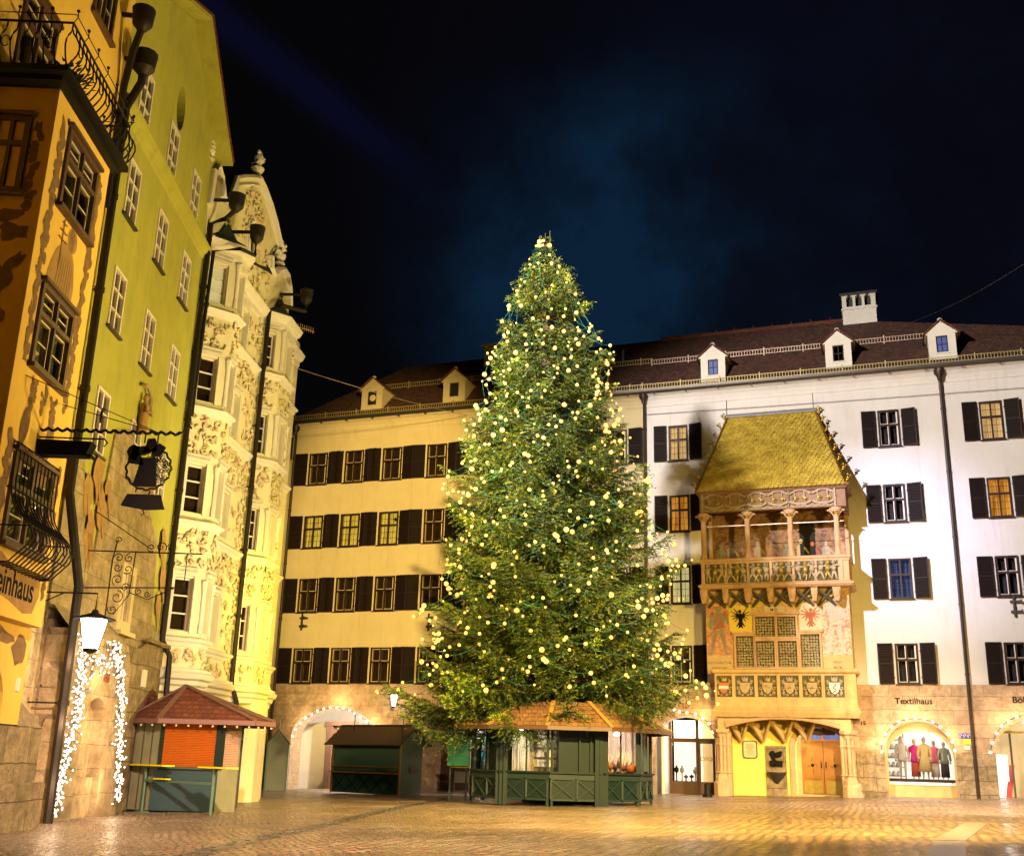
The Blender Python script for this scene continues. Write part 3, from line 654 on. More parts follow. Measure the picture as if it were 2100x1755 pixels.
# wires on facade
def wire(name, pts, label, r=.012, sag=.3, m='cordb', n=24):
    a, b = map(Vector, pts); mb = MB()
    P = [a.lerp(b, i/n) - Vector((0,0,sag*4*(i/n)*(1-i/n))) for i in range(n+1)]
    mb.tube(P, r, 5); return tag(mb.build(name, W[m]), label, 'cable')
pa = MF.w(*[MF.at(1260,820,.3)[0], .3], MF.at(1260,828,.3)[1])
HF_ = Fr((-8.1, 28.6), 83.)
wire('overhead_cable', (HF_.w(7.6, .05, HF_.at(592,762,.05)[1]), MF.w(MF.at(958,852,.3)[0], .3, MF.at(958,852,.3)[1])), 'thin pale cable stretched from the stucco house to the cream facade', .013, .12, 'rail')
d = ray(2160, 500).normalized(); W['darkcable'] = W['gutter']; wire('overhead_cable', (MF.w(MF.at(1790,683,-4)[0], -4, MF.at(1790,683,-4)[1]), Vector((0,0,CAMZ))+d*45), 'thin cable rising from the roof ridge into the night sky', .010, .5, 'darkcable')
wire('overhead_cable', (MF.w(MF.at(1325,850,.1)[0], .1, MF.at(1325,850,.1)[1]), MF.w(MF.at(2100,795,.1)[0], .1, MF.at(2100,795,.1)[1])), 'thin dark wire running along the white facade below the eaves', .012, .02)
# ------------------------------------------------------------------ the gilded oriel
W['orstone'] = mat('golden_sandstone', (.60,.43,.15), .85, noise=(3,(.40,.26,.13),.3), bump=(16,.45,.02), stain=(1.6,(.22,.13,.06),.75))
W['orpink'] = mat('pink_sandstone', (.56,.38,.21), .85, noise=(4,(.44,.26,.14),.3), bump=(18,.5,.02), stain=(2.4,(.20,.10,.06),.8))
W['ormural'] = fresco('faded_front_mural', [(.42,.22,.12),(.56,.37,.16),(.50,.30,.13),(.62,.46,.18),(.38,.30,.20)], 1.5)
W['greydark'] = mat('relief_green_ground', (.11,.10,.045), .9, noise=(9,(.06,.055,.03),.3))
W['relief'] = mat('weathered_relief_stone', (.52,.42,.27), .8, noise=(8,(.22,.17,.11),.3), bump=(30,.5,.015))
W['relgold'] = mat('gilded_relief', (.50,.38,.10), .55, .4, noise=(9,(.26,.17,.05),.3))
W['oryellow'] = mat('bright_yellow_render', (.75,.62,.13), .9, noise=(.8,(.66,.53,.12),.3), bump=(20,.2,.01), stain=(2.2,(.4,.32,.1),.3))
def bullseye():
    m = bpy.data.materials.new('bullseye_glass'); m.use_nodes = True; nt = m.node_tree; N = nt.nodes; Lk = nt.links; b = N['Principled BSDF']
    tc = N.new('ShaderNodeTexCoord'); mp = N.new('ShaderNodeMapping'); mp.inputs['Rotation'].default_value = (PI/2, 0, 0); Lk.new(tc.outputs['Object'], mp.inputs[0])
    v = N.new('ShaderNodeTexVoronoi'); v.voronoi_dimensions = '2D'; v.inputs['Scale'].default_value = 8.5; v.inputs['Randomness'].default_value = .25; Lk.new(mp.outputs[0], v.inputs['Vector'])
    r = N.new('ShaderNodeValToRGB'); e = r.color_ramp.elements; e[0].position = .12; e[0].color = (.05,.04,.02,1); e[1].position = .5; e[1].color = (.04,.03,.015,1)
    q = r.color_ramp.elements.new(.2); q.color = (.46,.38,.18,1); q = r.color_ramp.elements.new(.36); q.color = (.24,.20,.09,1)
    Lk.new(v.outputs['Distance'], r.inputs[0]); Lk.new(r.outputs[0], b.inputs['Base Color']); b.inputs['Roughness'].default_value = .12
    bp = N.new('ShaderNodeBump'); bp.inputs['Strength'].default_value = .9; bp.inputs['Distance'].default_value = .03; Lk.new(v.outputs['Distance'], bp.inputs['Height']); Lk.new(bp.outputs[0], b.inputs['Normal'])
    return m
W['bulls'] = bullseye()
O = onf('gilded_oriel', 'three storey stone oriel with gilded shingle roof, loggia and painted front', 'oriel', MF)
n1, n2 = 1.5, 2.2
Z = lambda py, off, px=1600: MF.at(px, py, off)[1]
U = lambda px, off, py=1350: MF.at(px, py, off)[0]
uA, uB = U(1475, n1, 1600), U(1752, n1, 1600)
zc0, zc1 = Z(1464, n1), Z(1437, n1)                     # cornice below the shield parapet
# ground storey: arch with side openings
bl, br_ = U(1490, n1, 1560), U(1726, n1, 1560)
zsp, zap = Z(1492, n1), Z(1474, n1)
zb = gb(-8)
g = MB(); gar = [(bl, zb)] + [] 
segs = [(bl + (br_-bl)*i/20, zsp+(zap-zsp)*(1-((i-10)/10)**2)) for i in range(21)]
outer = [(uA, zb), (bl, zb)] + segs + [(br_, zb), (uB, zb), (uB, zc0), (uA, zc0)]
g.prism(outer, -n1, -n1+.38)
# side walls with openings, right and left
for ux, s in ((uA, 1), (uB, -1)):
    ww = .38*s
    g.box(min(ux,ux+ww), max(ux,ux+ww), -n1+.38, -.08, zsp-.1, zc0); g.box(min(ux,ux+ww), max(ux,ux+ww), -.5, -.08, zb, zsp-.1)
g.box(uA, uB, -n1, -.08, zc0-.2, zc0-.1)
GB = g.build('arcade', W['orstone'], O)
# moulded arch rings
am = MB()
for k in range(4):
    am.tube([(bl+(br_-bl)*i/24, -n1-.02-.02*(k % 2), zsp+.06*k+(zap-zsp+(.0))*(1-((i-12)/12)**2)*(1-.16*k)+.02) for i in range(25)], .035, 5)
am.build('arch_moulding', W['orpink'], O)
# bundled columns at the corners
for k, (ux, pxs) in enumerate(((uA+.13, 0), (uB-.13, 1))):
    c = MB()
    for dx, dy in ((-.13,0),(.13,0),(0,-.14),(.28 if k == 0 else -.28,.05)):
        c.tube([(ux+dx, -n1+dy, zb), (ux+dx, -n1+dy, zsp-.25)], .075, 8)
        c.lathe([(.08,0),(.13,.05),(.08,.1)], (ux+dx, -n1+dy, zb+1.0), 8); c.lathe([(.075,-.05),(.12,.04),(.075,.12)], (ux+dx, -n1+dy, zb+2.15), 8)
    c.lathe([(.36,0),(.36,.62),(.30,.70),(.29,.85),(.24,.92),(.24,1.0)], (ux, -n1+.02, zb), 8, a0=PI/8)
    c.lathe([(.20,0),(.26,.14),(.36,.2),(.38,.34)], (ux, -n1+.02, zsp-.42), 8, a0=PI/8)
    c.build('corner_column', W['orpink'], O)
# ribs under the first vault, stepping forward in points
rb = MB(); zt = Z(1478, .9); 
for i in range(4):
    x0 = U(1516, .0)+ .0 + i*.93; 
    for (a_, b_) in ((x0-.46, x0), (x0+.46, x0)):
        rb.beam((a_, -1.05, zt+.1), (b_, -.12, zt-.82), .10, .16); rb.beam((a_, -.9, zt+.1), (b_, -.1, zt-.68), .08, .12)
rb.box(uA+.3, uB-.3, -1.15, -.08, zt+.12, zt+.18); rb.build('vault_ribs', W['orstone'], O)
# text on the spandrel
tz = Z(1447, n1); tu = U(1602, n1, 1448)
text('RESTAVRATVM ANNO DOMINI MDCCC', .17, W['black'], O, (tu, -n1-.006, tz-.07), name='inscription', ext=.004)
text('ANNO MDCCCXCIX SVB MAGISTRO', .17, W['black'], O, (tu, -n1-.006, tz-.30), name='inscription', ext=.004)
# cornice + parapet with six shields
uC, uD = U(1466, n1+.12, 1405), U(1756, n1+.12, 1405)
zp0, zp1 = Z(1432, n1+.1), Z(1380, n1+.1)
co = MB(); pathc = [(uC, -.05), (uC, -n1-.12), (uD, -n1-.12), (uD, -.05)]
co.sweep(pathc, [(0, zc0-.14), (.03, zc0-.1), (.12, zc0+.06), (.14, zc0+.16), (.08, zc0+.2), (.05, zc0+.26), (0, zc0+.3)])
co.sweep(pathc, [(0, zp1-.02), (.05, zp1), (.10, zp1+.06), (.10, zp1+.14), (.02, zp1+.2), (0, zp1+.2)])
co.box(uC, uD, -n1-.12, -.05, zc0+.28, zp0)
PB = co.build('cornice', W['orstone'], O)
pr = MB(); pr.box(uC+.05, uD-.05, -n1-.02, -.05, zp0, zp1-.02)
pr.box(uC, uD, -n1-.10, -n1-.02, zp0, zp0+.06); pr.box(uC, uD, -n1-.10, -n1-.02, zp1-.09, zp1-.02)
pbx = [1482, 1527, 1573.5, 1619, 1665, 1712]
hw = .0
bars = [U(p, n1+.1, 1405) for p in (1463.5, 1504.5, 1550.5, 1596.5, 1642, 1688, 1735)]
for i, x in enumerate(bars):
    wv = .07 if i else .13
    pr.box(x-wv if i else uC, x+wv if i < 6 else uD, -n1-.12, -n1-.02, zp0+.06, zp1-.09)
pr.build('parapet', W['orstone'], O)
SHC = {'red': mat('shield_red', (.42,.13,.06), .7), 'wht': mat('shield_white', (.66,.60,.46), .7), 'blk': W['relief'], 'gld': W['relgold']}
def spiral(c, r0, turns, a0, y, sg=1, n=16, lift=.03):
    return [(c[0]+sg*r0*(1-.8*i/n)*math.cos(a0+turns*2*PI*i/n), y-lift*i/n, c[1]+r0*(1-.8*i/n)*math.sin(a0+turns*2*PI*i/n)) for i in range(n+1)]
for i in range(6):
    xc = (bars[i]+bars[i+1])/2; zc = (zp0+zp1)/2 - .08; y = -n1-.03
    bgm = MB(); bgm.box(bars[i]+.07 if i else bars[0]+.13, bars[i+1]-.07, y-.012, y-.001, zp0+.06, zp1-.09)
    base = bgm.build('coat_of_arms', W['greydark'], O)
    s = MB(); sh = [(-.2,.22),(.2,.22),(.21,.02),(.13,-.17),(0,-.26),(-.13,-.17),(-.21,.02)]
    s.prism([(xc+a_, zc+b_) for a_, b_ in sh], y-.09, y-.012)
    s.build('shield', [SHC['red'], SHC['relief'] if 0 else W['relief'], W['relief'], W['relief'], W['relief'], SHC['wht']][i], base)
    ch2 = MB()
    if i == 0: ch2.box(xc-.2, xc+.2, y-.10, y-.091, zc-.05, zc+.08)
    elif i == 5: ch2.tube([(xc+.07*math.sin(q*1.1), y-.1, zc+.17-.035*q) for q in range(11)], .018, 5)
    elif i == 2: 
        for sg in (-1, 1): ch2.tube(spiral((xc+sg*.07, zc+.03), .07, .8, 1.2, y-.09, sg), .022, 5)
        ch2.beam((xc, y-.1, zc+.15), (xc, y-.1, zc-.18), .04)
    elif i == 1:
        for q in range(4): ch2.box(xc-.18+.02*q, xc+.18-.02*q, y-.10, y-.091, zc+.12-.1*q, zc+.16-.1*q)
    else:
        ch2.lathe([(.09,0),(.05,.05)], (xc, y-.1, zc-.02), 8); ch2.beam((xc-.15, y-.1, zc), (xc+.15, y-.1, zc), .05); ch2.beam((xc, y-.103, zc+.15), (xc, y-.103, zc-.15), .05)
    ch2.build('charge', W['relgold'] if i not in (0, 5) else (SHC['wht'] if i == 0 else W['black']), base)
    cr = MB(); 
    cr.lathe([(.11,0),(.14,.02),(.13,.06),(.16,.13),(.10,.15)], (xc, y-.06, zc+.26), 10, 1, .5)
    for q in (-1, 0, 1): cr.ball((xc+q*.11, y-.09, zc+.44), .035, 6, 4)
    for sg in (-1, 1):
        for (dx, dz, r0, a0) in ((.27,.22,.09,.5),(.29,.0,.085,2.2),(.24,-.2,.08,4.),(.12,-.3,.05,1.)):
            cr.tube(spiral((xc+sg*dx, zc+dz), r0, 1.1, a0, y-.02, sg), .022, 5)
        cr.tube([(xc+sg*(.22+.05*math.sin(q*.9)), y-.04, zc+.36-.06*q) for q in range(11)], .025, 5)
    cr.build('mantling', W['relief'] if i % 2 else W['relgold'], base)
# bay body with bullseye windows
uE, uF = U(1449, n1-.05, 1300), U(1746, n1-.05, 1300)
zk = Z(1206, n1)
body = MB(); 
wins = [(1510,1546,1304,1374), (1549,1589,1264,1305), (1594,1632,1264,1305), (1551,1589,1314,1374), (1596,1635,1314,1374), (1643,1682,1300,1372)]
zsill = zp1+.22
RW = []
for a_, b_, c_, d_ in wins:
    x0, x1 = U(a_, n1, (c_+d_)/2), U(b_, n1, (c_+d_)/2); z1 = MF.at((a_+b_)/2, c_, n1)[1]; z0 = max(MF.at((a_+b_)/2, d_, n1)[1], zsill+.04); RW.append((x0, x1, z0, z1))
body.holed(rect(uE, uF, zp1+.1, zk+.35), [rect(*r) for r in RW], -n1+.05, .16, thick=n1-.06)
body.build('bay_wall', W['ormural'], O)
ww = MB()
fr_ = lambda r, t=.085, y=-n1: (ww.box(r[0]-t, r[0], y-.06, y+.12, r[2]-t, r[3]+t), ww.box(r[1], r[1]+t, y-.06, y+.12, r[2]-t, r[3]+t), ww.box(r[0], r[1], y-.055, y+.12, r[3], r[3]+t), ww.box(r[0], r[1], y-.055, y+.12, r[2]-t, r[2]))
zt0 = RW[1][3]
for j, r in enumerate(RW): fr_(r)
ww.box(RW[0][0]-.16, RW[0][1]+.1, -n1-.10, -n1-.0, RW[0][3]+.085, RW[0][3]+.17); ww.box(RW[5][0]-.1, RW[5][1]+.16, -n1-.10, -n1, RW[5][3]+.085, RW[5][3]+.17)
ww.box(RW[1][0]-.16, RW[2][1]+.16, -n1-.10, -n1, zt0+.085, zt0+.19); ww.box(RW[0][1]+.03, RW[5][0]-.03, -n1-.045, -n1+.04, RW[1][2]-.10, RW[3][3]+.1)
ww.build('window_surround', W['orpink'], O)
for j, r in enumerate(RW):
    f = MB(); f.box(r[0], r[1], -n1+.10, -n1+.12, r[2], r[3]); pn_ = f.build('bullseye_window', W['bulls'], O)
    k = MB(); 
    if j not in (1, 2): zz = r[2]+(r[3]-r[2])*.5; k.box(r[0], r[1], -n1+.07, -n1+.098, zz-.025, zz+.025)
    k.box(r[0], r[0]+.03, -n1+.08, -n1+.099, r[2], r[3]); k.box(r[1]-.03, r[1], -n1+.08, -n1+.099, r[2], r[3]); k.box(r[0]+.03, r[1]-.03, -n1+.081, -n1+.099, r[3]-.03, r[3]); k.box(r[0]+.03, r[1]-.03, -n1+.081, -n1+.099, r[2], r[2]+.03)
    k.build('iron_bar', W['dwood'], pn_)
# painted knights, banners and plates (flat murals)
W['mgrey'] = mat('mural_grey_figure', (.30,.27,.19), .9, noise=(9,(.18,.16,.12),.3)); W['mwhite'] = mat('mural_white', (.62,.56,.42), .9, noise=(8,(.45,.38,.26),.3))
W['myel'] = mat('mural_yellow', (.72,.56,.08), .9, noise=(6,(.62,.44,.08),.3)); W['mred'] = mat('mural_red', (.46,.12,.05), .9, noise=(8,(.32,.08,.04),.3)); W['mblue'] = mat('mural_blue_grey', (.34,.36,.38), .9, noise=(6,(.5,.46,.42),.3))
W['mflesh'] = mat('mural_flesh', (.50,.28,.15), .9, noise=(7,(.36,.18,.09),.3)); W['textplate'] = mat('inscription_plate', (.50,.38,.18), .9, noise=(5,(.42,.3,.14),.3))
ym = -n1+.05
def flat(mb, pts, y, t=.006): mb.prism(pts, y-t, y-.001)
def blob(cx, cz, rx, rz, rot=0, n=12, j=.12, seed=1):
    rr = random.Random(seed); o = []
    for i in range(n):
        t = 2*PI*i/n; k = 1+rr.uniform(-j, j); x = rx*k*math.cos(t); z = rz*k*math.sin(t); o.append((cx+x*math.cos(rot)-z*math.sin(rot), cz+x*math.sin(rot)+z*math.cos(rot)))
    return o
def limb(p, q, a_, b_):
    d = Vector((q[0]-p[0], q[1]-p[1])).normalized(); n_ = Vector((-d.y, d.x))
    return [(p[0]+n_.x*a_, p[1]+n_.y*a_), (p[0]-n_.x*a_, p[1]-n_.y*a_), (q[0]-n_.x*b_, q[1]-n_.y*b_), (q[0]+n_.x*b_, q[1]+n_.y*b_)]
for k, (a_, b_, c_, d_) in enumerate(((1448, 1500, 1236, 1344), (1684, 1744, 1222, 1342))):
    x0, x1 = U(a_, n1, 1290), U(b_, n1, 1290); z1 = MF.at(a_, c_, n1)[1]; z0 = MF.at(a_, d_, n1)[1]; xm = (x0+x1)/2; H_ = z1-z0
    bgp = MB(); flat(bgp, rect(x0, x1, z0, z1), ym); kn = bgp.build('knight_mural', fresco('knight_fresco', [(.30,.27,.22),(.52,.26,.13),(.42,.18,.09),(.56,.40,.22),(.34,.33,.30)] if k == 0 else [(.26,.25,.26),(.50,.24,.14),(.58,.48,.40),(.44,.17,.10),(.38,.36,.36)], 1.9), O)
    f = MB(); s = 1 if k == 0 else -1
    parts = [limb((xm-.15, z0+H_*.48), (xm-.34, z0+.1), .12, .06), limb((xm+.1, z0+H_*.48), (xm+.30*1, z0+.1), .12, .06), blob(xm, z0+H_*.66, .30, .40, 0, 12, .1, 3), limb((xm-.28, z0+H_*.78), (xm-.38*s, z0+H_*.5), .10, .07), limb((xm+.26, z0+H_*.78), (xm+.42, z0+H_*.60), .10, .06), blob(xm, z0+H_*.9, .15, .17, 0, 12, .05, 5), blob(xm-.4, z0+.08, .12, .05), blob(xm+.36, z0+.08, .12, .05)]
    for i_, p_ in enumerate(parts): flat(f, p_, ym-.006-.001*i_, .004)
    f.build('figure', W['mgrey'] if k == 0 else W['mblue'], kn)
    f = MB(); f.beam((xm-.5*s, ym-.03, z0+H_*.35), (xm+.62*s, ym-.03, z0+H_*.86), .045, .012); 
    flat(f, blob(xm, z0+H_*.93, .22, .05, .2, 12, .2, 8), ym-.02); flat(f, limb((xm-.25, z0+H_*.5), (xm+.25, z0+H_*.56), .05, .05), ym-.02)
    for q in range(7):
        flat(f, limb((xm-.26+.03*q, z0+H_*(.60+.028*q)), (xm+.22-.02*q, z0+H_*(.585+.028*q)), .012, .010), ym-.021-.001*q, .004)
    for sg in (-1, 1):
        flat(f, limb((xm+sg*.12, z0+H_*.42), (xm+sg*.24, z0+H_*.2), .02, .015), ym-.022, .004); flat(f, blob(xm+sg*.27, z0+H_*.79, .08, .10, 0, 10, .15, 7), ym-.023, .004)
    f.build('lance_and_sash', W['mred'] if k == 0 else W['mwhite'], kn)
    # banner with eagle
    (e0, e1, e2, e3) = ((1496, 1541, 1240, 1296), (1640, 1685, 1236, 1294))[k]
    X0, X1 = U(e0, n1, 1268), U(e1, n1, 1268); Z1 = MF.at(e0, e2, n1)[1]; Z0 = MF.at(e0, e3, n1)[1]; xc = (X0+X1)/2; zc = (Z0+Z1)/2
    bn = MB(); flat(bn, [(X0, Z0+.05), (X0+.3, Z0-.04), (X1-.3, Z0+.04), (X1, Z0), (X1+.04, zc), (X1-.03, Z1), (xc, Z1-.06), (X0, Z1+.05), (X0-.04, zc)], ym-.012, .012)
    bo = bn.build('banner_mural', W['myel'] if k == 0 else W['mwhite'], O)
    eg = MB(); yy = ym-.032
    flat(eg, blob(xc, zc+.02, .10, .22, .1), yy); flat(eg, blob(xc-.02*s, zc+.30, .07, .08), yy-.003); flat(eg, [(xc-.02, zc+.34), (xc-.17*s, zc+.30), (xc-.02, zc+.27)], yy-.004)
    for sg in (-1, 1):
        for q in range(5):
            an = math.radians(55-28*q); L_ = .40-.02*q
            flat(eg, limb((xc+sg*.06, zc+.12), (xc+sg*(.06+L_*math.cos(an)), zc+.12+L_*math.sin(an)), .035, .012), yy-.002*q-.005)
        flat(eg, limb((xc+sg*.03, zc-.15), (xc+sg*.18, zc-.36), .04, .02), yy-.004)
    flat(eg, [(xc-.05, zc-.18), (xc+.05, zc-.18), (xc+.11, zc-.44), (xc, zc-.38), (xc-.11, zc-.44)], yy-.006)
    eg.build('eagle', W['black'] if k == 0 else W['mred'], bo)
    pt = MB(); flat(pt, rect(x0+.03, x1-.05, z0-.78, z0-.06), ym); pl_ = pt.build('inscription_panel', W['textplate'], O)
    text('RESTAVRATVM' if k == 0 else 'PENV', .15, W['paint'], pl_, (xm, ym-.008, z0-.36), name='inscription', ext=.002); text('ANNO MD' if k == 0 else 'MCM', .15, W['paint'], pl_, (xm, ym-.008, z0-.58), name='inscription', ext=.002)
zz = Z(1250, n1); xx = U(1587, n1, 1250); pm = MB(); flat(pm, rect(xx-.42, xx+.42, zz-.14, zz+.16), ym-.02, .03); pp_ = pm.build('year_plate', W['mwhite'], O); text('M D', .17, W['black'], pp_, (xx, ym-.053, zz-.05), name='inscription', ext=.002)
sc_ = MB()
for q, (px, py) in enumerate(((1512,1230),(1535,1242),(1556,1236),(1612,1232),(1632,1238),(1660,1228),(1700,1224),(1470,1236))):
    x = U(px, n1, py); z = Z(py, n1, px); sc_.tube(spiral((x, z), .20, 1.3, q, ym-.012, 1, 18, 0), .035, 5)
sc_.build('painted_scrollwork', W['myel'], O)
# corbels and star vault ribs carrying the loggia
uG, uH = U(1438, n2, 1195), U(1745, n2, 1195)
zl0, zl1, zl2 = Z(1203, n2), Z(1145, n2), Z(1197, n2)
cb = [U(p, n2-.2, 1212) for p in (1444, 1488, 1534, 1580, 1624, 1670, 1716, 1737)][:7]
for i, x in enumerate(cb):
    c = MB(); rr_ = .17 if i % 2 == 0 else .14
    c.prism([(0,0)]*0 or [(x-rr_,zl0-.0),(x+rr_,zl0-.0),(x+rr_*.9,zl0-.28),(x+rr_*.5,zl0-.62),(x-rr_*.5,zl0-.62),(x-rr_*.9,zl0-.28)], -n2+.08, -n1-.06)
    c.ball((x, -n2+.12, zl0-.26), rr_, 8, 6, (1,.7,1.3)); c.ball((x, -n1-.25, zl0-.5), rr_*.8, 8, 6, (1,1.2,1))
    c.build('corbel', W['orpink'], O)
    if i < 6:
        x2 = cb[i+1]; v = MB()
        v.beam((x+.1, -n2+.2, zl0-.05), (x2-.1, -n1+.02, zl0-.72), .09); v.beam((x2-.1, -n2+.2, zl0-.05), (x+.1, -n1+.02, zl0-.72), .09)
        v.beam((x+.1, -n1-.02, zl0-.75), ((x+x2)/2, -n1-.03, zl0-.25), .09); v.beam((x2-.1, -n1-.02, zl0-.75), ((x+x2)/2, -n1-.03, zl0-.25), .09)
        v.build('vault_rib', W['greydark'], O)
# loggia floor slab and balustrade
fl = MB(); pth = [(uG, -.05), (uG, -n2), (uH, -n2), (uH, -.05)]
fl.box(uG, uH, -n2, -.05, zl0, zl0+.14); fl.sweep(pth, [(0,zl0-.02),(.03,zl0),(.12,zl0+.08),(.12,zl0+.14),(.02,zl0+.2),(0,zl0+.2)])
fl.build('loggia_floor', W['orpink'], O)
bal = MB(); bal.box(uG+.04, uH-.04, -n2+.05, -n2+.15, zl2+.04, zl1-.05); bal.box(uG+.04, uG+.14, -n2+.15, -.05, zl2+.04, zl1-.05); bal.box(uH-.14, uH-.04, -n2+.15, -.05, zl2+.04, zl1-.05)
bal.sweep(pth, [(-.2,zl1-.06),(.0,zl1-.06),(.05,zl1-.02),(.05,zl1+.06),(-.02,zl1+.1),(-.2,zl1+.1)])
bb = [U(p, n2, 1172) for p in (1443, 1489, 1534, 1581, 1627, 1673, 1722)]
for i, x in enumerate(bb):
    wv = .055
    bal.box(x-(wv if i else .1), x+(wv if i < 6 else .14), -n2-.0, -n2+.05, zl2+.04, zl1-.06)
bal.box(uG, uH, -n2+.005, -n2+.05, zl2+.02, zl2+.10); bal.box(uG, uH, -n2+.004, -n2+.05, zl1-.14, zl1-.061)
for y in (-n2+.75, -n2+1.4): bal.box(uH-.04, uH+.0, y-.05, y+.05, zl2+.04, zl1-.06)
bal.build('balustrade', W['orpink'], O)
def reliefpanel(parent, x0, x1, z0, z1, y, seed, name='relief_panel', figs=3):
    rr = random.Random(seed); b = MB(); b.box(x0, x1, y-.008, y-.001, z0, z1); base = b.build(name, W['greydark'], parent)
    for f in range(figs):
        xc = x0+(x1-x0)*(f+.5)/figs+rr.uniform(-.03,.03); h = (z1-z0); m = MB()
        hip = (xc, y-.04, z0+h*(.45+rr.uniform(-.05,.05))); ne = (xc+rr.uniform(-.06,.06), y-.06, z0+h*.75)
        m.tube([hip, ((hip[0]+ne[0])/2, y-.07, (hip[2]+ne[2])/2), ne], h*.12, 7, taper=[1,1.15,.8]); m.ball((ne[0]+rr.uniform(-.03,.03), y-.08, ne[2]+h*.13), h*.095, 8, 6)
        for sg in (-1, 1):
            k = (hip[0]+sg*rr.uniform(.04,.16), y-.07, z0+h*.26); ft = (k[0]+sg*rr.uniform(-.06,.12), y-.05, z0+h*.05); m.tube([hip, k, ft, (ft[0]+sg*.05, y-.06, ft[2])], h*.062, 6, taper=[1.3,1,.7,.6])
            e = (ne[0]+sg*rr.uniform(.10,.17), y-.08, ne[2]-h*rr.uniform(-.08,.15)); hd = (e[0]+sg*rr.uniform(-.03,.09), y-.07, e[2]+h*rr.uniform(-.1,.16)); m.tube([ne, e, hd], h*.052, 6, taper=[1.2,1,.7])
        m.tube(spiral((xc, z0+h*.9), h*.12, 1, seed+f, y-.02), h*.03, 5)
        m.build('carved_figure', W[('relief', 'relgold', 'relief')[f % 3]], base, smooth=True)
for i in range(6): reliefpanel(O, bb[i]+.06, bb[i+1]-.06, zl2+.11, zl1-.15, -n2+.045, 31+i, figs=3)
# loggia: back wall mural, columns, tracery frieze, ceiling
zf0, zf1 = Z(1043, n2), Z(1004, n2)
bw = MB(); bw.box(uG+.1, uH-.1, -.11, -.05, zl0+.1, zf1)
LB = bw.build('loggia_wall', fresco('loggia_fresco', [(.07,.05,.04),(.20,.09,.05),(.30,.18,.09),(.14,.06,.035),(.26,.20,.13)], 1.6), O)
nb = MB(); nb.box(U(1640,0,1100), U(1672,0,1100), -.13, -.112, zl0+.3, Z(1075,0)); nb.build('doorway', W['dark'], LB)
for i in range(10):
    x = uG+.5+i*.6+random.Random(i).uniform(-.1,.1); m = MB(); zb_ = zl1+.15; hh = 1.0+.12*math.sin(i*2.3)
    flat(m, [(x-.27,zb_-.3),(x+.27,zb_-.3),(x+.17,zb_+hh*.5),(x+.19,zb_+hh*.66),(x+.08,zb_+hh*.76),(x-.08,zb_+hh*.76),(x-.19,zb_+hh*.66),(x-.17,zb_+hh*.5)], -.12); flat(m, limb((x+.16,zb_+hh*.62),(x+.34,zb_+hh*.36),.05,.035), -.127); flat(m, blob(x, zb_+hh*.88, .085, .115, 0, 12, .06, i), -.13)
    m.build('mural_figure', W[('mgrey','mred','mflesh','textplate','relief')[i*3 % 5]], LB)
ce = MB(); ce.box(uG+.05, uH-.05, -n2+.1, -.05, zf1+.0, zf1+.08)
ce.build('loggia_ceiling', W['mred'], O)
lw = MB(); lw.beam((uG+.15, -n2+.25, Z(1073,n2-.2)), (uH-.15, -n2+.25, Z(1073,n2-.2)+.0), .03); lw.build('tie_rod', W['rail'], O)
cps = [U(p, n2-.15, 1100) for p in (1443, 1533, 1621, 1717)]
for x in cps + [None]*2:
    c = MB()
    yy = -n2+.18; xx = x
    if x is None: continue
    c.lathe([(.17,0),(.17,.12),(.13,.2),(.12,.28),(.115,1.15)], (xx, yy, zl1+.08), 8, a0=PI/8)
    c.lathe([(.115,0),(.14,.1),(.21,.22),(.26,.30),(.26,.38)], (xx, yy, zf0-.42), 8, a0=PI/8)
    c.tube([(xx, yy, zl1+1.), (xx, yy, zf0-.2)], .115, 8)
    for sg in (-1, 1): c.tube([(xx, yy, zf0-.5), (xx+sg*.14, yy, zf0-.28), (xx+sg*.27, yy, zf0-.12), (xx+sg*.36, yy, zf0-.16)], .05, 6)
    cc = c.build('loggia_column', W['orpink'], O, smooth=.7)
    k = MB(); k.ball((xx, yy-.12, zf0-.26), .12, 10, 6, (1.2,.8,.7)); k.build('gilt_boss', W['gold'], cc)
for xa_ in (uH-.22, uG+.06): c = MB(); c.box(xa_, xa_+.16, -.3, -.05, zl1, zf1); c.build('wall_pier', W['orpink'], O)
fz = MB(); fz.box(uG, uH, -n2+.08, -n2+.28, zf0, zf1); fz.box(uG, uG+.2, -n2+.28, -.05, zf0, zf1); fz.box(uH-.2, uH, -n2+.28, -.05, zf0, zf1)
fz.sweep([(uG-.02,-.05),(uG-.02,-n2-.02),(uH+.02,-n2-.02),(uH+.02,-.05)], [(0,zf1-.06),(.06,zf1),(.16,zf1+.05),(.16,zf1+.1),(0,zf1+.12)]); fz.box(uG, uH, -n2+.03, -n2+.08, zf0, zf0+.06)
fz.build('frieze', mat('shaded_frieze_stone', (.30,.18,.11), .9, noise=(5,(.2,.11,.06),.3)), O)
tr = MB(); tg = MB()
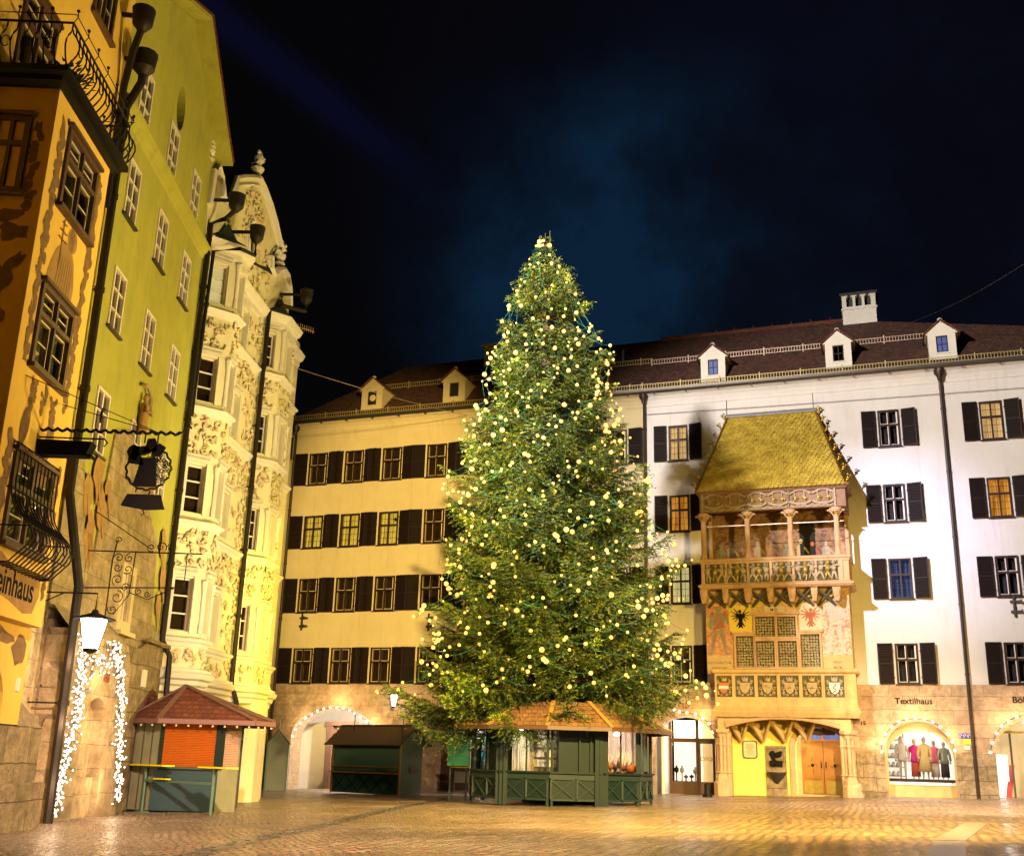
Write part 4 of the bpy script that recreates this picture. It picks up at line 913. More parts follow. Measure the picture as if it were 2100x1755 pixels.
for i in range(3):
    x0, x1 = cps[i], cps[i+1]; L_ = x1-x0; y = -n2+.05
    for x in (x0, x1): tr.box(x-.04, x+.04, y-.05, y+.03, zf0, zf1)
    for s2 in (0, 1):
        xa = x0+L_*(.5*s2)+.05; La = L_*.5-.07; q = [(xa+La*j/10, y-.02, zf0+.16+.13*(1-abs(math.sin(PI*j/10)))*1.) for j in range(11)]
        tr.tube([(a_, b_-.03, c_) for a_, b_, c_ in q], .055, 6); tr.tube([(a_, b_-.02, zf1-.05-(c_-zf0-.16)*1.4) for a_, b_, c_ in q], .045, 6)
        for t_ in (0, 1): 
            tg.tube(spiral((xa+La*(.28+.44*t_), zf0+.42), .13, 1.4, s2+t_*2, y-.01, 1 if t_ else -1), .042, 5); tg.ball((xa+La*(.28+.44*t_), y-.08, zf0+.42), .085, 6, 5)
            tr.tube([(xa+La*(.2+.5*t_), y-.02, zf1-.08), (xa+La*(.26+.44*t_), y-.05, zf0+.56), (xa+La*(.2+.5*t_), y-.03, zf0+.28)], .03, 5)
    tr.tube([(x0+L_*j/24, y-.03, zf0+.08+.03*math.sin(j*1.7)) for j in range(1, 24)], .04, 5, taper=[.6+.5*abs(math.sin(j*2.4)) for j in range(1, 24)])
tr.build('tracery', W['relief'], O, smooth=.7); tg.build('gilt_rosettes', W['relgold'], O)
# ---- the gilded roof: shingles laid row by row
rz0, rz1 = Z(1000, n2+.2)+.02, MF.at(1590, 849, .12)[1]
b0, b1 = U(1427, n2+.2, 1008), U(1735, n2+.2, 990)
t0, t1 = U(1493, .12, 857), U(1671, .12, 843)
yb, yt = -n2-.2, -.12
W['shingle'] = mat('gilded_copper_shingle', (.82,.62,.09), .30, .45, noise=(2.4,(.50,.34,.045),.14), stain=(7,(.24,.15,.03),.8), bump=(14,.4,.02))
W['shingle'].node_tree.nodes['Principled BSDF'].inputs['Roughness'].default_value = .42
rr = random.Random(5)
def rp(a_, b_): # a across 0..1, b up 0..1
    x0 = b0+(t0-b0)*b_; x1 = b1+(t1-b1)*b_; sag = -.16*math.sin(PI*b_)
    return Vector((x0+(x1-x0)*a_, yb+(yt-yb)*b_-sag*.0, rz0+(rz1-rz0)*b_))
und = MB(); und.add([rp(0,0),rp(1,0),rp(1,1),rp(0,1),(b0,-.08,rz0),(b1,-.08,rz0)], [(0,1,2,3),(0,3,4),(1,5,2),(0,4,5,1)]); und.build('roof_deck', W['relgold'], O)
shg = MB(); NR = 34; up = (rp(.5,1)-rp(.5,0)).normalized(); nrm = Vector((1,0,0)).cross(up).normalized()
if nrm.y > 0: nrm = -nrm
for j in range(NR):
    b_ = j/NR; x0 = b0+(t0-b0)*b_; x1 = b1+(t1-b1)*b_; nn = int((x1-x0)/.20); hgt = (rp(0,1)-rp(0,0)).length/NR
    st_ = .5*(j % 2)
    for i in range(nn+1):
        xa = x0+(x1-x0)*(i-st_)/nn; xb = xa+(x1-x0)/nn*.93
        if xb < x0+.03 or xa > x1-.03: continue
        xa = max(xa, x0); xb = min(xb, x1)
        c0 = Vector(((xa+xb)/2, rp(.5,b_).y, rp(.5,b_).z)); dz = rr.uniform(-.008,.012); tw = rr.uniform(-.16,.16); hx = (xb-xa)/2
        A0 = c0+Vector((-hx,0,0))+nrm*(.06+dz-tw*hx); B0 = c0+Vector((hx,0,0))+nrm*(.06+dz+tw*hx); M0 = c0-up*.045+nrm*(.062+dz)
        A1 = A0+up*hgt*1.15-nrm*.04; B1 = B0+up*hgt*1.15-nrm*.04
        shg.add([A0+up*.02, M0, B0+up*.02, B1, A1, A0-nrm*.02, M0-nrm*.02, B0-nrm*.02], [(0,1,2,3,4),(0,5,6,1),(1,6,7,2)])
shg.build('gilded_shingles', W['shingle'], O, recalc=False)
rd = MB(); rd.add([rp(0,1)+Vector((-.08,-.1,-.03)), rp(1,1)+Vector((.08,-.1,-.03)), (t1+.08,-.0,rz1+.12), (t0-.08,-.0,rz1+.12), rp(0,1)+Vector((-.08,-.12,.03)), rp(1,1)+Vector((.08,-.12,.03)), (t1+.08,-.0,rz1+.2), (t0-.08,0,rz1+.2)], [(0,1,2,3),(4,5,6,7),(0,1,5,4),(1,2,6,5),(2,3,7,6),(3,0,4,7)]); rd.build('ridge_flashing', W['lead'], O)
for a_ in (0, 1):
    hp = MB(); hp.tube([rp(a_, q/12)+Vector((0,-.04,.04)) for q in range(13)], .055, 6); hp.build('hip_moulding', W['gold'], O)
    for q in range(8):
        p_ = rp(a_, .03+q*.133); s = 1 if a_ else -1; k = MB()
        k.tube([p_, p_+Vector((s*.12,-.05,.10)), p_+Vector((s*.20,-.05,.22)), p_+Vector((s*.15,-.05,.32)), p_+Vector((s*.06,-.05,.28))], .035, 6, taper=[1,1,.9,.8,.6])
        k.ball(p_+Vector((s*.13,-.06,.16)), .075, 7, 5); k.ball(p_+Vector((s*.24,-.05,.24)), .05, 6, 4); k.build('crocket', W['gold'], O, smooth=True)
# lightning rods above
for px in (1490, 1668):
    k = MB(); x = U(px, .05, 840); k.tube([(x, -.03, MF.at(px, 860, .05)[1]), (x, -.03, ZE-.3)], .012, 4); k.build('lightning_rod', W['cordb'], O)

# ---- beneath the oriel: yellow wall, plaque, fountain, archway with doors
PW = onf('yellow_wall', 'bright yellow rendered wall recessed under the stone oriel arch', 'wall', MF)
xw1 = U(1613, 0, 1560)
arx0, arx1 = U(1620, 0, 1560), -5.02
pw = MB(); adoor = arch_hole(arx0+.22, arx1-.1, Z(1530,0), Z(1489,0), gb(-6))
pw.holed([(-9.95, gb(-9)), (-5.0, gb(-6)), (-5.0, 3.95), (-9.95, 3.95)], [adoor], .10, .6, thick=.2); pw.build('wall', W['oryellow'], PW)
sr = MB(); 
a_o = arch_hole(arx0, arx1+.1, Z(1530,0), Z(1489,0)+.2, gb(-6)); 
sr.holed(a_o, [adoor], .02, .08, thick=.08); sr.build('stone_surround', W['orpink'], PW)
u0, z0 = MF.at(1523, 1554, .02); u1, z1 = MF.at(1552, 1518, .02)
PL = onf('inscription_plaque', 'rounded cream plaque with dark frame on the bright yellow wall', 'plaque', MF)
def rrect(x0, x1, z0, z1, r, n=5): return arc(x1-r, z1-r, r, 0, 90, n)+arc(x0+r, z1-r, r, 90, 180, n)+arc(x0+r, z0+r, r, 180, 270, n)+arc(x1-r, z0+r, r, 270, 360, n)
m = MB(); m.holed(rrect(u0, u1, z0, z1, .12), [rrect(u0+.045, u1-.045, z0+.045, z1-.045, .09)], .04, .05, thick=.05); m.build('plaque_frame', W['dwood'], PL)
m = MB(); m.prism(rrect(u0+.03, u1-.03, z0+.03, z1-.03, .1), .055, .09); pf = m.build('plaque_face', W['sash'], PL)
m = MB(); rr = random.Random(3)
for i in range(11):
    z = z1-.14-i*(z1-z0-.24)/11; wv = (u1-u0)*.5*rr.uniform(.4,.78); m.box((u0+u1)/2-wv, (u0+u1)/2+wv, .05, .054, z-.010, z+.006)
m.build('engraved_lines', W['paint'], PL)
FT = onf('wall_fountain', 'dark bronze wall fountain with relief and basin on a weathered stone slab', 'fountain', MF)
u0, z0 = MF.at(1574, 1634, .02); u1, z1 = MF.at(1611, 1529, .02)
m = MB(); m.box(u0, u1, .0, .1, z0, z1); m.build('stone_slab', W['darkstone'], FT)
uc = (u0+u1)/2; zbz = Z(1585, .3, 1593)
m = MB(); 
for k in range(9):
    rr = random.Random(k); m.ball((uc+rr.uniform(-.22,.22), -.06, zbz+.62+rr.uniform(-.2,.25)), rr.uniform(.08,.13), 8, 6, (1,.6,1))
m.box(uc-.27, uc-.02, -.12, 0, zbz+.28, zbz+.52); m.box(uc+.02, uc+.27, -.12, 0, zbz+.28, zbz+.52); m.tube([(uc, -.1, zbz+.4), (uc, -.3, zbz+.38), (uc, -.34, zbz+.3)], .03, 6); m.build('bronze_relief', W['black'], FT, smooth=.6)
m = MB(); m.lathe([(.05,-.42),(.14,-.34),(.26,-.2),(.38,-.06),(.42,0),(.43,.05),(.36,.05),(.3,-.05)], (uc, .0, zbz), 16, 1, .9); m.build('basin', W['gutter'], FT, smooth=.6)
HS = onf('hanging_sign', 'long dark shop sign hung on two rods in the archway before the oak doors', 'sign', MF)
u0, z0 = MF.at(1638, 1506, -.2); u1, z1 = MF.at(1712, 1494, -.2)
m = MB(); m.box(u0, u1, .22, .30, z0, z1); m.build('board', W['dwood'], HS); text('GOLDENES DACHL', .13, W['paint2'], HS, ((u0+u1)/2-.3, .214, z0+.08), ext=.003)
m = MB(); m.box(u0+.25, u0+.27, .25, .27, z1, z1+.5); m.box(u1-.27, u1-.25, .25, .27, z1, z1+.5); m.tube([((u0+u1)/2-.35, .26, z1), ((u0+u1)/2, .26, z1+.14), ((u0+u1)/2+.35, .26, z1)], .04, 6); m.build('hanger', W['iron'], HS)
DR = onf('oak_double_door', 'carved orange oak double door with brass plates behind the archway', 'door', MF)
off = -1.9
ud0, ud1 = U(1644, off, 1570), U(1735, off, 1570); zd0 = gb(-6)+.18; zd1 = MF.at(1680, 1520, off)[1]; zd2 = MF.at(1680, 1508, off)[1]; yd = -off
m = MB(); m.holed([(ud0-1.2, zd0-.3), (ud1+1.2, zd0-.3), (ud1+1.2, 4.6), (ud0-1.2, 4.6)], [arch_hole(ud0, ud1, zd1, zd2+.35, zd0)], yd, .3, thick=.3); rw = m.build('recess_wall', W['whitetrim'], DR)
m = MB(); m.holed(arch_hole(ud0-.28, ud1+.28, zd1, zd2+.62, zd0-.1), [arch_hole(ud0, ud1, zd1, zd2+.35, zd0)], yd-.06, .1, thick=.06); m.build('stone_door_frame', W['orstone'], DR)
xm = (ud0+ud1)/2
for s in (0, 1):
    x0, x1 = (ud0, xm-.01) if s == 0 else (xm+.01, ud1)
    m = MB(); m.box(x0, x1, yd+.08, yd+.16, zd0, zd1); hgt = zd1-zd0
    m.box(x0+.12, x1-.12, yd+.05, yd+.08, zd0+hgt*.30, zd1-.2); m.box(x0+.2, x1-.2, yd+.035, yd+.05, zd0+hgt*.34, zd1-.3)
    lf = m.build('door_leaf', W['wood'], DR)
    m = MB(); m.box(x0+.08, x1-.08, yd+.06, yd+.079, zd0+.04, zd0+hgt*.26); m.build('kick_plate', W['relgold'], lf)
    m = MB(); m.lathe([(.07,0),(.05,.03)], (0,0,0), 10); m.v = [((x0+x1)/2+a, yd+.03-c, zd0+hgt*.55+b) for a, b, c in m.v]; hx = xm-.1 if s == 0 else xm+.1; m.box(hx-.02, hx+.02, yd, yd+.06, zd0+hgt*.5, zd0+hgt*.62); m.build('door_knob', W['iron'], lf)
    m = MB(); cx_, cz_ = (x0+x1)/2, zd0+hgt*.55
    for a_ in range(4): m.tube([(cx_+.2*math.cos(a_*PI/2), yd+.03, cz_+.34*math.sin(a_*PI/2)), (cx_+.1*math.cos(a_*PI/2+.4), yd+.03, cz_+.18*math.sin(a_*PI/2+.4))], .012, 4)
    m.build('inlay', W['dwood'], lf)
m = MB(); m.box(ud0, ud1, yd+.05, yd+.15, zd1, zd1+.09); m.box(xm-.05, xm+.05, yd+.05, yd+.15, zd1+.09, zd2+.4); m.build('transom', W['wood'], DR)
m = MB(); m.prism([(ud0, zd1+.09), (ud1, zd1+.09)] + [p for p in arch_hole(ud0, ud1, zd1, zd2+.35, zd0)[2:] if p[1] > zd1+.09], yd+.2, yd+.21); m.build('fanlight', W['litblue'], DR)
m = MB(); m.box(-8.2, -4.9, .1, 2.3, 4.0, 4.1); m.build('vault', W['whitetrim'], DR)
m = MB(); m.box(-7.6, -5.2, .0, 2.2, gb(-6)+.05, gb(-6)+.18); m.build('step', W['orstone'], DR)
# bollards
for i, (px, py) in enumerate(((1451,1633),(1762,1634))):
    p_ = gpix(px, py); p_ = p_*.985; r = thing('bollard', ['squat dark stone bollard beside the left foot of the stone oriel','squat pale stone bollard beside the right foot of the stone oriel'][i], 'bollard', (p_.x, p_.y, gz(p_.x, p_.y)-.02), 0, 'low bollards flanking the oriel')
    m = MB(); m.lathe([(.20,0),(.20,.12),(.14,.16),(.11,.3),(.13,.42),(.12,.5),(.05,.56)], (0,0,0), 10); m.build('bollard_post', W['iron'] if i == 0 else W['relief'], r, smooth=.7)
# ------------------------------------------------------------------ left side of the square
HF = Fr((-8.1, 28.6), 83.)
lg = lambda u, off=0.: LF.gz(u, off) - .15
# ---- lime green house
GH = onf('town_house', 'tall lime green gabled house with small cream windows and a sloping roof line', 'house', LF)
gc = [22.33, 24.68, 26.97]; grow = [15.72, 13.27, 10.62, 7.88]
gh = []
GW, GHt = .80, 1.38
def gwin_rect(c, z): return rect(c-GW/2, c+GW/2, z-GHt/2, z+GHt/2)
for c in gc:
    for z in grow: gh.append(gwin_rect(c, z))
ov = [(24.95+.36*math.cos(t), 17.15+.62*math.sin(t)) for t in [2*PI*i/20 for i in range(20)]]
gu0, gu1 = 20.95, 28.6
wl = MB(); wl.holed([(gu0, lg(21)), (gu1, lg(28)), (gu1, 17.4), (28.75, 17.85), (28.1, 18.14), (25.14, 19.98), (22.28, 18.6), (gu0, 18.0)], gh+[ov], 0, .22, thick=.6); wl.build('wall', W['green'], GH)
bk = MB(); bk.box(gu0+.1, gu1-.1, .55, .6, 0, 17.3); bk.build('inner_wall', W['dark'], GH)
cn = MB(); cn.sweep([(gu0, 0), (gu1+.1, 0)], [(0,14.56),(.04,14.60),(.07,14.70),(.13,14.74),(.15,14.82),(.20,14.84),(.20,14.92),(0,14.96)]); cn.build('cornice', W['green'], GH)
vg = MB(); vp = [(28.85,17.75),(28.1,18.16),(25.14,20.02),(22.2,18.6),(20.9,17.9)]
for a_, b_ in zip(vp, vp[1:]):
    vg.beam((a_[0], -.20, a_[1]+.05), (b_[0], -.20, b_[1]+.05), .5, .10, up=(0,0,1))
vg.build('verge_cove', W['green'], GH)
vr = MB(); vr.add([(x, -.5, z+.14) for x, z in vp]+[(x, 7., z+.14) for x, z in vp], [(i, i+1, i+6, i+5) for i in range(4)]); vr.build('roof', W['terra'], GH)
def green_window():
    f = MB(); w, h = GW, GHt; t = .06
    f.box(0, t, -.035, .06, 0, h); f.box(w-t, w, -.035, .06, 0, h); f.box(t, w-t, -.035, .06, 0, t); f.box(t, w-t, -.035, .06, h-t, h)
    f.box(w/2-.035, w/2+.035, -.02, .05, t, h-t)
    for q in (1, 2): f.box(t, w-t, -.012, .035, h*q/3-.018, h*q/3+.018)
    win = f.build('window', W['whiteframe']); p = MB(); p.box(t, w-t, .036, .042, t, h-t); p.build('pane', W['mirror'], win)
    s = MB(); s.box(-.05, w+.05, -.09, .0, -.05, -.002); s.build('window_sill', W['gutter'], win)
    c = MB(); c.box(0, w, .18, .19, 0, h); c.build('curtain', W['curtain'], win)
    return win
gw0 = green_window(); first = True
for c in gc:
    for z in grow:
        l_ = (c-GW/2, 0, z-GHt/2)
        if first: gw0.parent = GH; gw0.location = l_; first = False
        else: copy(gw0, GH, l_)
# rough stone patches of the older wall
sp = MB(); sp.prism([(23.3,8.0),(24.1,8.25),(25.7,7.7),(26.3,6.9),(27.3,6.2),(27.6,4.4),(28.5,4.0),(28.5,lg(28)+.1),(20.95,lg(21)+.1),(20.95,6.9),(21.6,7.1),(22.2,5.6),(23.0,5.2),(23.1,6.6)], -.05, .0)
sp.build('stone_patch', W['oldstone'], GH)
st = MB(); st.prism([(20.96,lg(21)+.02),(28.55,lg(28)+.02),(28.55,3.82),(27.5,3.95),(26.6,3.6),(20.96,3.6)], -.16, -.05); st.box(26.9, 28.7, -.30, -.16, 3.78, 3.88)
st.build('stone_base', W['darkstone'], GH)
# small ground floor window with stone frame, blind arch
m = MB(); u0, z0 = 25.0, 4.0; m.holed(rect(24.75, 25.75, 3.85, 5.35), [rect(24.97, 25.55, 4.08, 5.15)], -.12, .1, thick=.1); m.prism([(24.7,3.85),(25.8,3.85),(25.8,3.75),(24.7,3.75)], -.25, -.05); sw = m.build('narrow_window', W['cream'], GH)
m = MB(); m.box(24.97, 25.55, -.045, -.04, 4.08, 5.15); m.build('pane', W['mirror'], sw)
m = MB(); m.box(25.24, 25.28, -.07, -.046, 4.08, 5.15); m.build('glazing_bar', W['whiteframe'], sw)
m = MB(); m.prism(arch_hole(27.35, 29.0-.5, 2.2, 2.72, 2.0, 10), -.21, -.165); m.build('blind_arch', W['terra'], GH)
m = MB(); m.box(26.95, 27.25, -.2, -.16, 2.75, 3.15); m.build('enamel_number_plate', W['whiteframe'], GH)
# painted figures on the wall
mf = MB(); 
for i, (u, z, r) in enumerate(((22.1,6.3,.25),(22.6,6.75,.3),(23.0,6.2,.28),(22.5,5.5,.3),(23.3,6.6,.2),(27.8,6.3,.2),(28.1,5.5,.22),(27.95,4.8,.2),(26.2,7.6,.25))):
    flat(mf, blob(u, z, r, r*1.7, .2, 14, .3, i), -.052); flat(mf, limb((u, z), (u+.3, z-.6), .08, .05), -.06)
split_build(mf, 'faded_mural', W['paint2'], GH)
# saint figure under a little arched hood
SN = onf('saint_figure', 'small gilded saint figure beneath an arched hood on the green wall', 'statue', LF)
m = MB(); u, z = 24.75, 8.75
m.lathe([(.05,-.42),(.16,-.38),(.15,-.1),(.13,.1),(.15,.22),(.10,.33),(.05,.36),(.085,.42),(.09,.5),(.03,.57)], (u, -.13, z), 10, 1, .7); m.tube([(u-.12,-.16,z+.25),(u-.18,-.25,z+.08),(u-.02,-.28,z+.12)], .035, 6); m.tube([(u+.12,-.16,z+.25),(u+.18,-.25,z+.1),(u+.02,-.28,z+.14)], .035, 6)
m.build('figure', W['paint2'], SN, smooth=True)
m = MB(); m.tube([(u+.0+.42*math.cos(t), -.12, z+.35+.42*math.sin(t)) for t in [math.radians(-25+i*150/10) for i in range(11)]], .05, 6); m.build('hood', W['oldstone'], SN)
# battered buttress with an arched niche
b0_, b1_ = 20.95, 25.1
BT = MB(); zb0 = lg(21)
niche = arch_hole(22.35, 23.75, 1.75, 2.3, zb0, 10)
BT.holed([(b0_, zb0), (b1_, zb0), (b1_-.15, 3.0), (b1_-.5, 3.45), (b0_, 3.45)], [niche], -.50, .3, thick=.4)
BT.add([(b0_,-.5,3.45),(b1_-.5,-.5,3.45),(b1_-.8,-.12,3.9),(b0_,-.12,3.9)], [(0,1,2,3)]); bt = BT.build('buttress', W['oldstone'], GH)
m = MB(); m.box(b0_+.1, b1_-.2, -.22, -.18, zb0, 3.0); m.box(22.2, 24.9, -.36, -.2, zb0, .75); m.build('niche_back', W['oldstone'], bt)
m = MB(); m.box(23.2, 23.5, -.53, -.505, 2.62, 2.8); m.build('wall_tablet', W['terra'], bt)
# downpipes with their hopper heads
def pipepath(root, F, pts, r=.085, hop=None):
    mb = MB(); mb.tube(pts, r, 8)
    for a_, b_ in zip(pts, pts[1:]):
        a_ = Vector(a_); b_ = Vector(b_)
        if (b_-a_).length > 2:
            k = int((b_-a_).length/2.2)
            for i in range(1, k+1):
                p_ = a_.lerp(b_, i/(k+1)); mb.lathe([(r+.02,-.05),(r+.02,.05)], p_, 8); mb.beam(p_, (p_.x, 0, p_.z), .03)
    if hop:
        p_ = pts[0]; h_ = hop*.74; mb.lathe([(r,-.06),(h_*.6,.0),(h_*.95,.10),(h_,.22),(h_*1.08,.40),(h_*1.12,.42),(h_*1.12,.47),(h_*.9,.48)], p_, 12); mb.tube([(p_[0], p_[1], p_[2]+.3), (p_[0], .1, p_[2]+.35)], .055, 8)
    return mb.build('downpipe', W['hopper'] if hop and hop >= .28 else W['pipe'], root, smooth=.6)
pipepath(GH, LF, [(20.8,-.42,15.35),(20.8,-.42,15.1),(20.85,-.16,14.5),(20.85,-.16,6.0),(20.8,-.32,5.4),(20.75,-.62,4.2),(20.75,-.66,lg(21)+.1)], .09, .34)
pipepath(GH, LF, [(20.3,-.45,16.1),(20.4,-.3,15.6),(20.6,-.14,14.9),(20.6,-.14,12.0)], .08, .30)

# ---- fairy lights wreathing the niche
def fairy(name, strips, label, seed, n_single=100):
    r = onf(name, label, 'fairy lights', LF); rr = random.Random(seed); P = []; cd = MB()
    for path, wd, n in strips:
        pts = [Vector((q[0], 0, q[1])) for q in path]; L_ = [0]
        for a_, b_ in zip(pts, pts[1:]): L_.append(L_[-1]+(b_-a_).length)
        strand = []
        for i in range(n):
            s_ = L_[-1]*(i+rr.random())/n; k = max(j for j in range(len(L_)-1) if L_[j] <= s_); t_ = (s_-L_[k])/(L_[k+1]-L_[k])
            c_ = pts[k].lerp(pts[k+1], t_); d_ = (pts[k+1]-pts[k]).normalized(); nn = Vector((-d_.z, 0, d_.x))
            q = c_+nn*rr.gauss(0, .36)*wd; q.y = -.56-rr.random()*.08; P.append(q); strand.append(q)
        for k in range(0, len(strand)-1): cd.tube([strand[k]+Vector((0,.02,0)), strand[k+1]+Vector((0,.02,0))], .005, 3)
    cd.build('cord', W['cordb'], r)
    rr.shuffle(P); b0 = None
    b = MB(); b.ball((0,0,0), .020, 6, 4); b0 = b.build('bulb', W['bulb2'], r, loc=P[0])
    for q in P[1:n_single]: c_ = b0.copy(); COL.objects.link(c_); c_.location = q
    rest = MB()
    for q in P[n_single:]: rest.ball(q, .019, 5, 3)
    o = rest.build('bulbs', W['bulb2'], r, recalc=False); o['kind'] = 'stuff'
    return r
Lp = lambda px, py, off=.5: LF.at(px, py, off)
fairy('fairy_light_curtain', [([Lp(162,1292),Lp(158,1360),Lp(152,1440),Lp(132,1530),Lp(112,1600),Lp(98,1672)], .44, 330), ([Lp(226,1330),Lp(240,1400),Lp(237,1500),Lp(236,1560),Lp(234,1640)], .46, 290), ([Lp(165,1300),Lp(190,1370),Lp(210,1345),Lp(235,1330)], .5, 80)],
      'dense curtain of white fairy lights framing the stone niche beside the downpipe', 4)

# ---- ochre inn with murals, oriel and balcony
YH = onf('town_house', 'ochre house with brown wall paintings, projecting bay and iron balcony', 'house', LF)
DF = Fr((-8.1, 15.3), 0.)
wl = MB(); dr = [(16.05,11.6),(17.45,11.6),(17.45,13.95),(16.05,13.95)]; dw = [(18.75,15.35),(19.85,15.35),(19.85,17.2),(18.75,17.2)]
wl.holed([(9, 6.0), (20.94, 6.0), (20.94, 19.5), (9, 19.5)], [dr, dw], 0, .22, thick=.6); wl.build('wall', W['yellow'], YH)
wl = MB(); wl.box(9, 20.94, .0, .5, lg(15), 5.998); wl.build('stone_wall', W['oldstone'], YH)
bk = MB(); bk.box(9.1, 20.9, .55, .6, 6, 19); bk.build('inner_wall', W['dark'], YH)
def fold_window(parent, w, h, lit, loc, rz=0., trans=.36, name='window', fr='dwood'):
    f = MB(); t = .07
    f.box(-.02, t, -.05, .08, 0, h); f.box(w-t, w+.02, -.05, .08, 0, h); f.box(t, w-t, -.05, .08, 0, t); f.box(t, w-t, -.05, .08, h-t, h+.02); f.box(t, w-t, -.045, .07, h*(1-trans)-.04, h*(1-trans)+.04); f.box(w/2-.03, w/2+.03, -.04, .06, t, h-t)
    f.box(-.07, w+.07, -.10, -.0, h+.021, h+.08); f.box(-.07, w+.07, -.12, 0, -.07, -.001)
    o = f.build(name, W[fr], parent, loc=loc, rz=rz)
    s = MB()
    for x0, x1 in ((t+.012, w/2-.04), (w/2+.04, w-t-.012)):
        for z0, z1 in ((t+.012, h*(1-trans)-.05), (h*(1-trans)+.05, h-t-.012)):
            s.box(x0, x0+.025, .02, .05, z0, z1); s.box(x1-.025, x1, .02, .05, z0, z1); s.box(x0+.025, x1-.025, .022, .048, z0, z0+.025); s.box(x0+.025, x1-.025, .022, .048, z1-.025, z1); s.box(x0+.025, x1-.025, .03, .042, (z0+z1)/2-.01, (z0+z1)/2+.01)
    s.build('casement', W['sash'], o)
    p = MB(); p.box(t, w-t, .052, .056, t, h-t); p.build('pane', W['mirror'] if not lit else W['glass'], o)
    c = MB(); c.box(0, w, .19, .20, 0, h); c.build('curtain', W[lit or 'curtain'], o)
    return o
fold_window(YH, 1.36, 2.3, None, (16.07, 0, 11.62), trans=.3, name='balcony_door'); fold_window(YH, 1.06, 1.8, None, (18.77, 0, 15.37))
# projecting bay
bo0, bo1, bz0, bz1 = 15.3, 17.78, 3.10, 11.34
BAY = MB(); W1 = (15.85, 17.22, 9.55, 10.9); W2 = (15.78, 17.12, 6.83, 8.16); W3 = (15.78, 17.3, 4.12, 5.45)
BAY.holed(rect(bo0, bo1, bz0, bz1), [rect(*W1), rect(*W2), rect(*W3)], -1.2, .2, thick=1.2)
bay = BAY.build('bay', W['yellow'], YH)
dk = MB(); DT = Matrix.Translation((15.3, 0, 0)) @ Matrix.Rotation(-PI/2, 4, 'Z')   # its side towards the camera: local x = outwards distance
dk.T = DT; dk.holed(rect(0, 1.2, bz0, bz1), [rect(.30, .84, 9.42, 10.72)], -.003, .15, edge=False); dk.build('bay_side', W['yellow'], YH)
for wn, lt in ((W1, None), (W2, 'mirrorlit'), (W3, None)):
    fold_window(bay, wn[1]-wn[0], wn[3]-wn[2], None, (wn[0], -1.2, wn[2]))
fold_window(YH, .54, 1.30, None, (15.3, -.30, 9.42), rz=-PI/2)
m = MB(); m.box(14.9, 18.0, -1.45, 0, bz1, bz1+.10); m.box(15.05, 17.9, -1.32, 0, bz1-.08, bz1); m.build('balcony_floor', W['iron'], YH)
# balcony with bellied bars
BR = MB(); zr0, zr1 = bz1+.12, bz1+.92
def bar(p0, nrm_):
    q = []
    for i in range(9):
        t_ = i/8; b_ = .16*math.sin(PI*min(1, t_*1.25))*(1 if t_ < .8 else 0)+.0; q.append((p0[0]+nrm_[0]*b_, p0[1]+nrm_[1]*b_, zr0+(zr1-zr0)*t_))
    BR.tube(q, .014, 5)
pts = [(14.98,-.02),(14.98,-1.38),(17.95,-1.38),(17.95,-.02)]
for z in (zr0, zr1): BR.tube([(x, y, z) for x, y in pts], .022, 6)
BR.tube([(x+(-.05 if i < 2 else .05)*1, y-(.05 if 0 < i < 3 else 0), zr1+.12) for i, (x, y) in enumerate(pts)], .010, 4)
for (a_, b_), nn in zip(zip(pts, pts[1:]), ((-1,0),(0,-1),(1,0))):
    L_ = math.dist(a_, b_); k = int(L_/.16)
    for i in range(k+1):
        p_ = (a_[0]+(b_[0]-a_[0])*i/k, a_[1]+(b_[1]-a_[1])*i/k); bar(p_, nn)
        if i % 3 == 0: BR.tube([(p_[0], p_[1], zr1), (p_[0]+nn[0]*.06, p_[1]+nn[1]*.06, zr1+.1), (p_[0]+nn[0]*.05, p_[1]+nn[1]*.05, zr1+.2)], .010, 4); BR.ball((p_[0]+nn[0]*.05, p_[1]+nn[1]*.05, zr1+.22), .03, 6, 4)
        if i < k and i % 2 == 0:
            c_ = (p_[0]+(b_[0]-a_[0])*.5/k+nn[0]*.15, p_[1]+(b_[1]-a_[1])*.5/k+nn[1]*.15)
            BR.tube([(c_[0]+(b_[0]-a_[0])/L_*.07*math.cos(t_), c_[1]+(b_[1]-a_[1])/L_*.07*math.cos(t_), zr0+.32+.1*math.sin(t_)) for t_ in [j*PI/5 for j in range(10)]], .010, 4)
BR.build('balcony_railing', W['iron'], YH)
# potted plant on the balcony
PT = thing('potted_plant', 'dark leafy plant in a pot behind the iron balcony railing', 'plant', LF.w(15.9, 1.05, bz1+.1), 0)
m = MB(); m.lathe([(.10,0),(.15,.25),(.16,.27)], (0,0,0), 10); m.build('pot', W['terra'], PT)
m = MB(); rr = random.Random(9)
for i in range(140):
    t_ = rr.uniform(0, 6.3); e = rr.uniform(.1, 1.3); L_ = rr.uniform(.15,.42); c_ = Vector((math.cos(t_)*math.cos(e), math.sin(t_)*math.cos(e), math.sin(e)))*L_+Vector((0,0,.28)); s_ = Vector((-math.sin(t_), math.cos(t_), 0))*.03
    m.add([c_-s_, c_+s_, c_+Vector((math.cos(t_),math.sin(t_),.4))*.09], [(0,1,2)])
m.build('foliage', W['gwood'], PT, recalc=False)
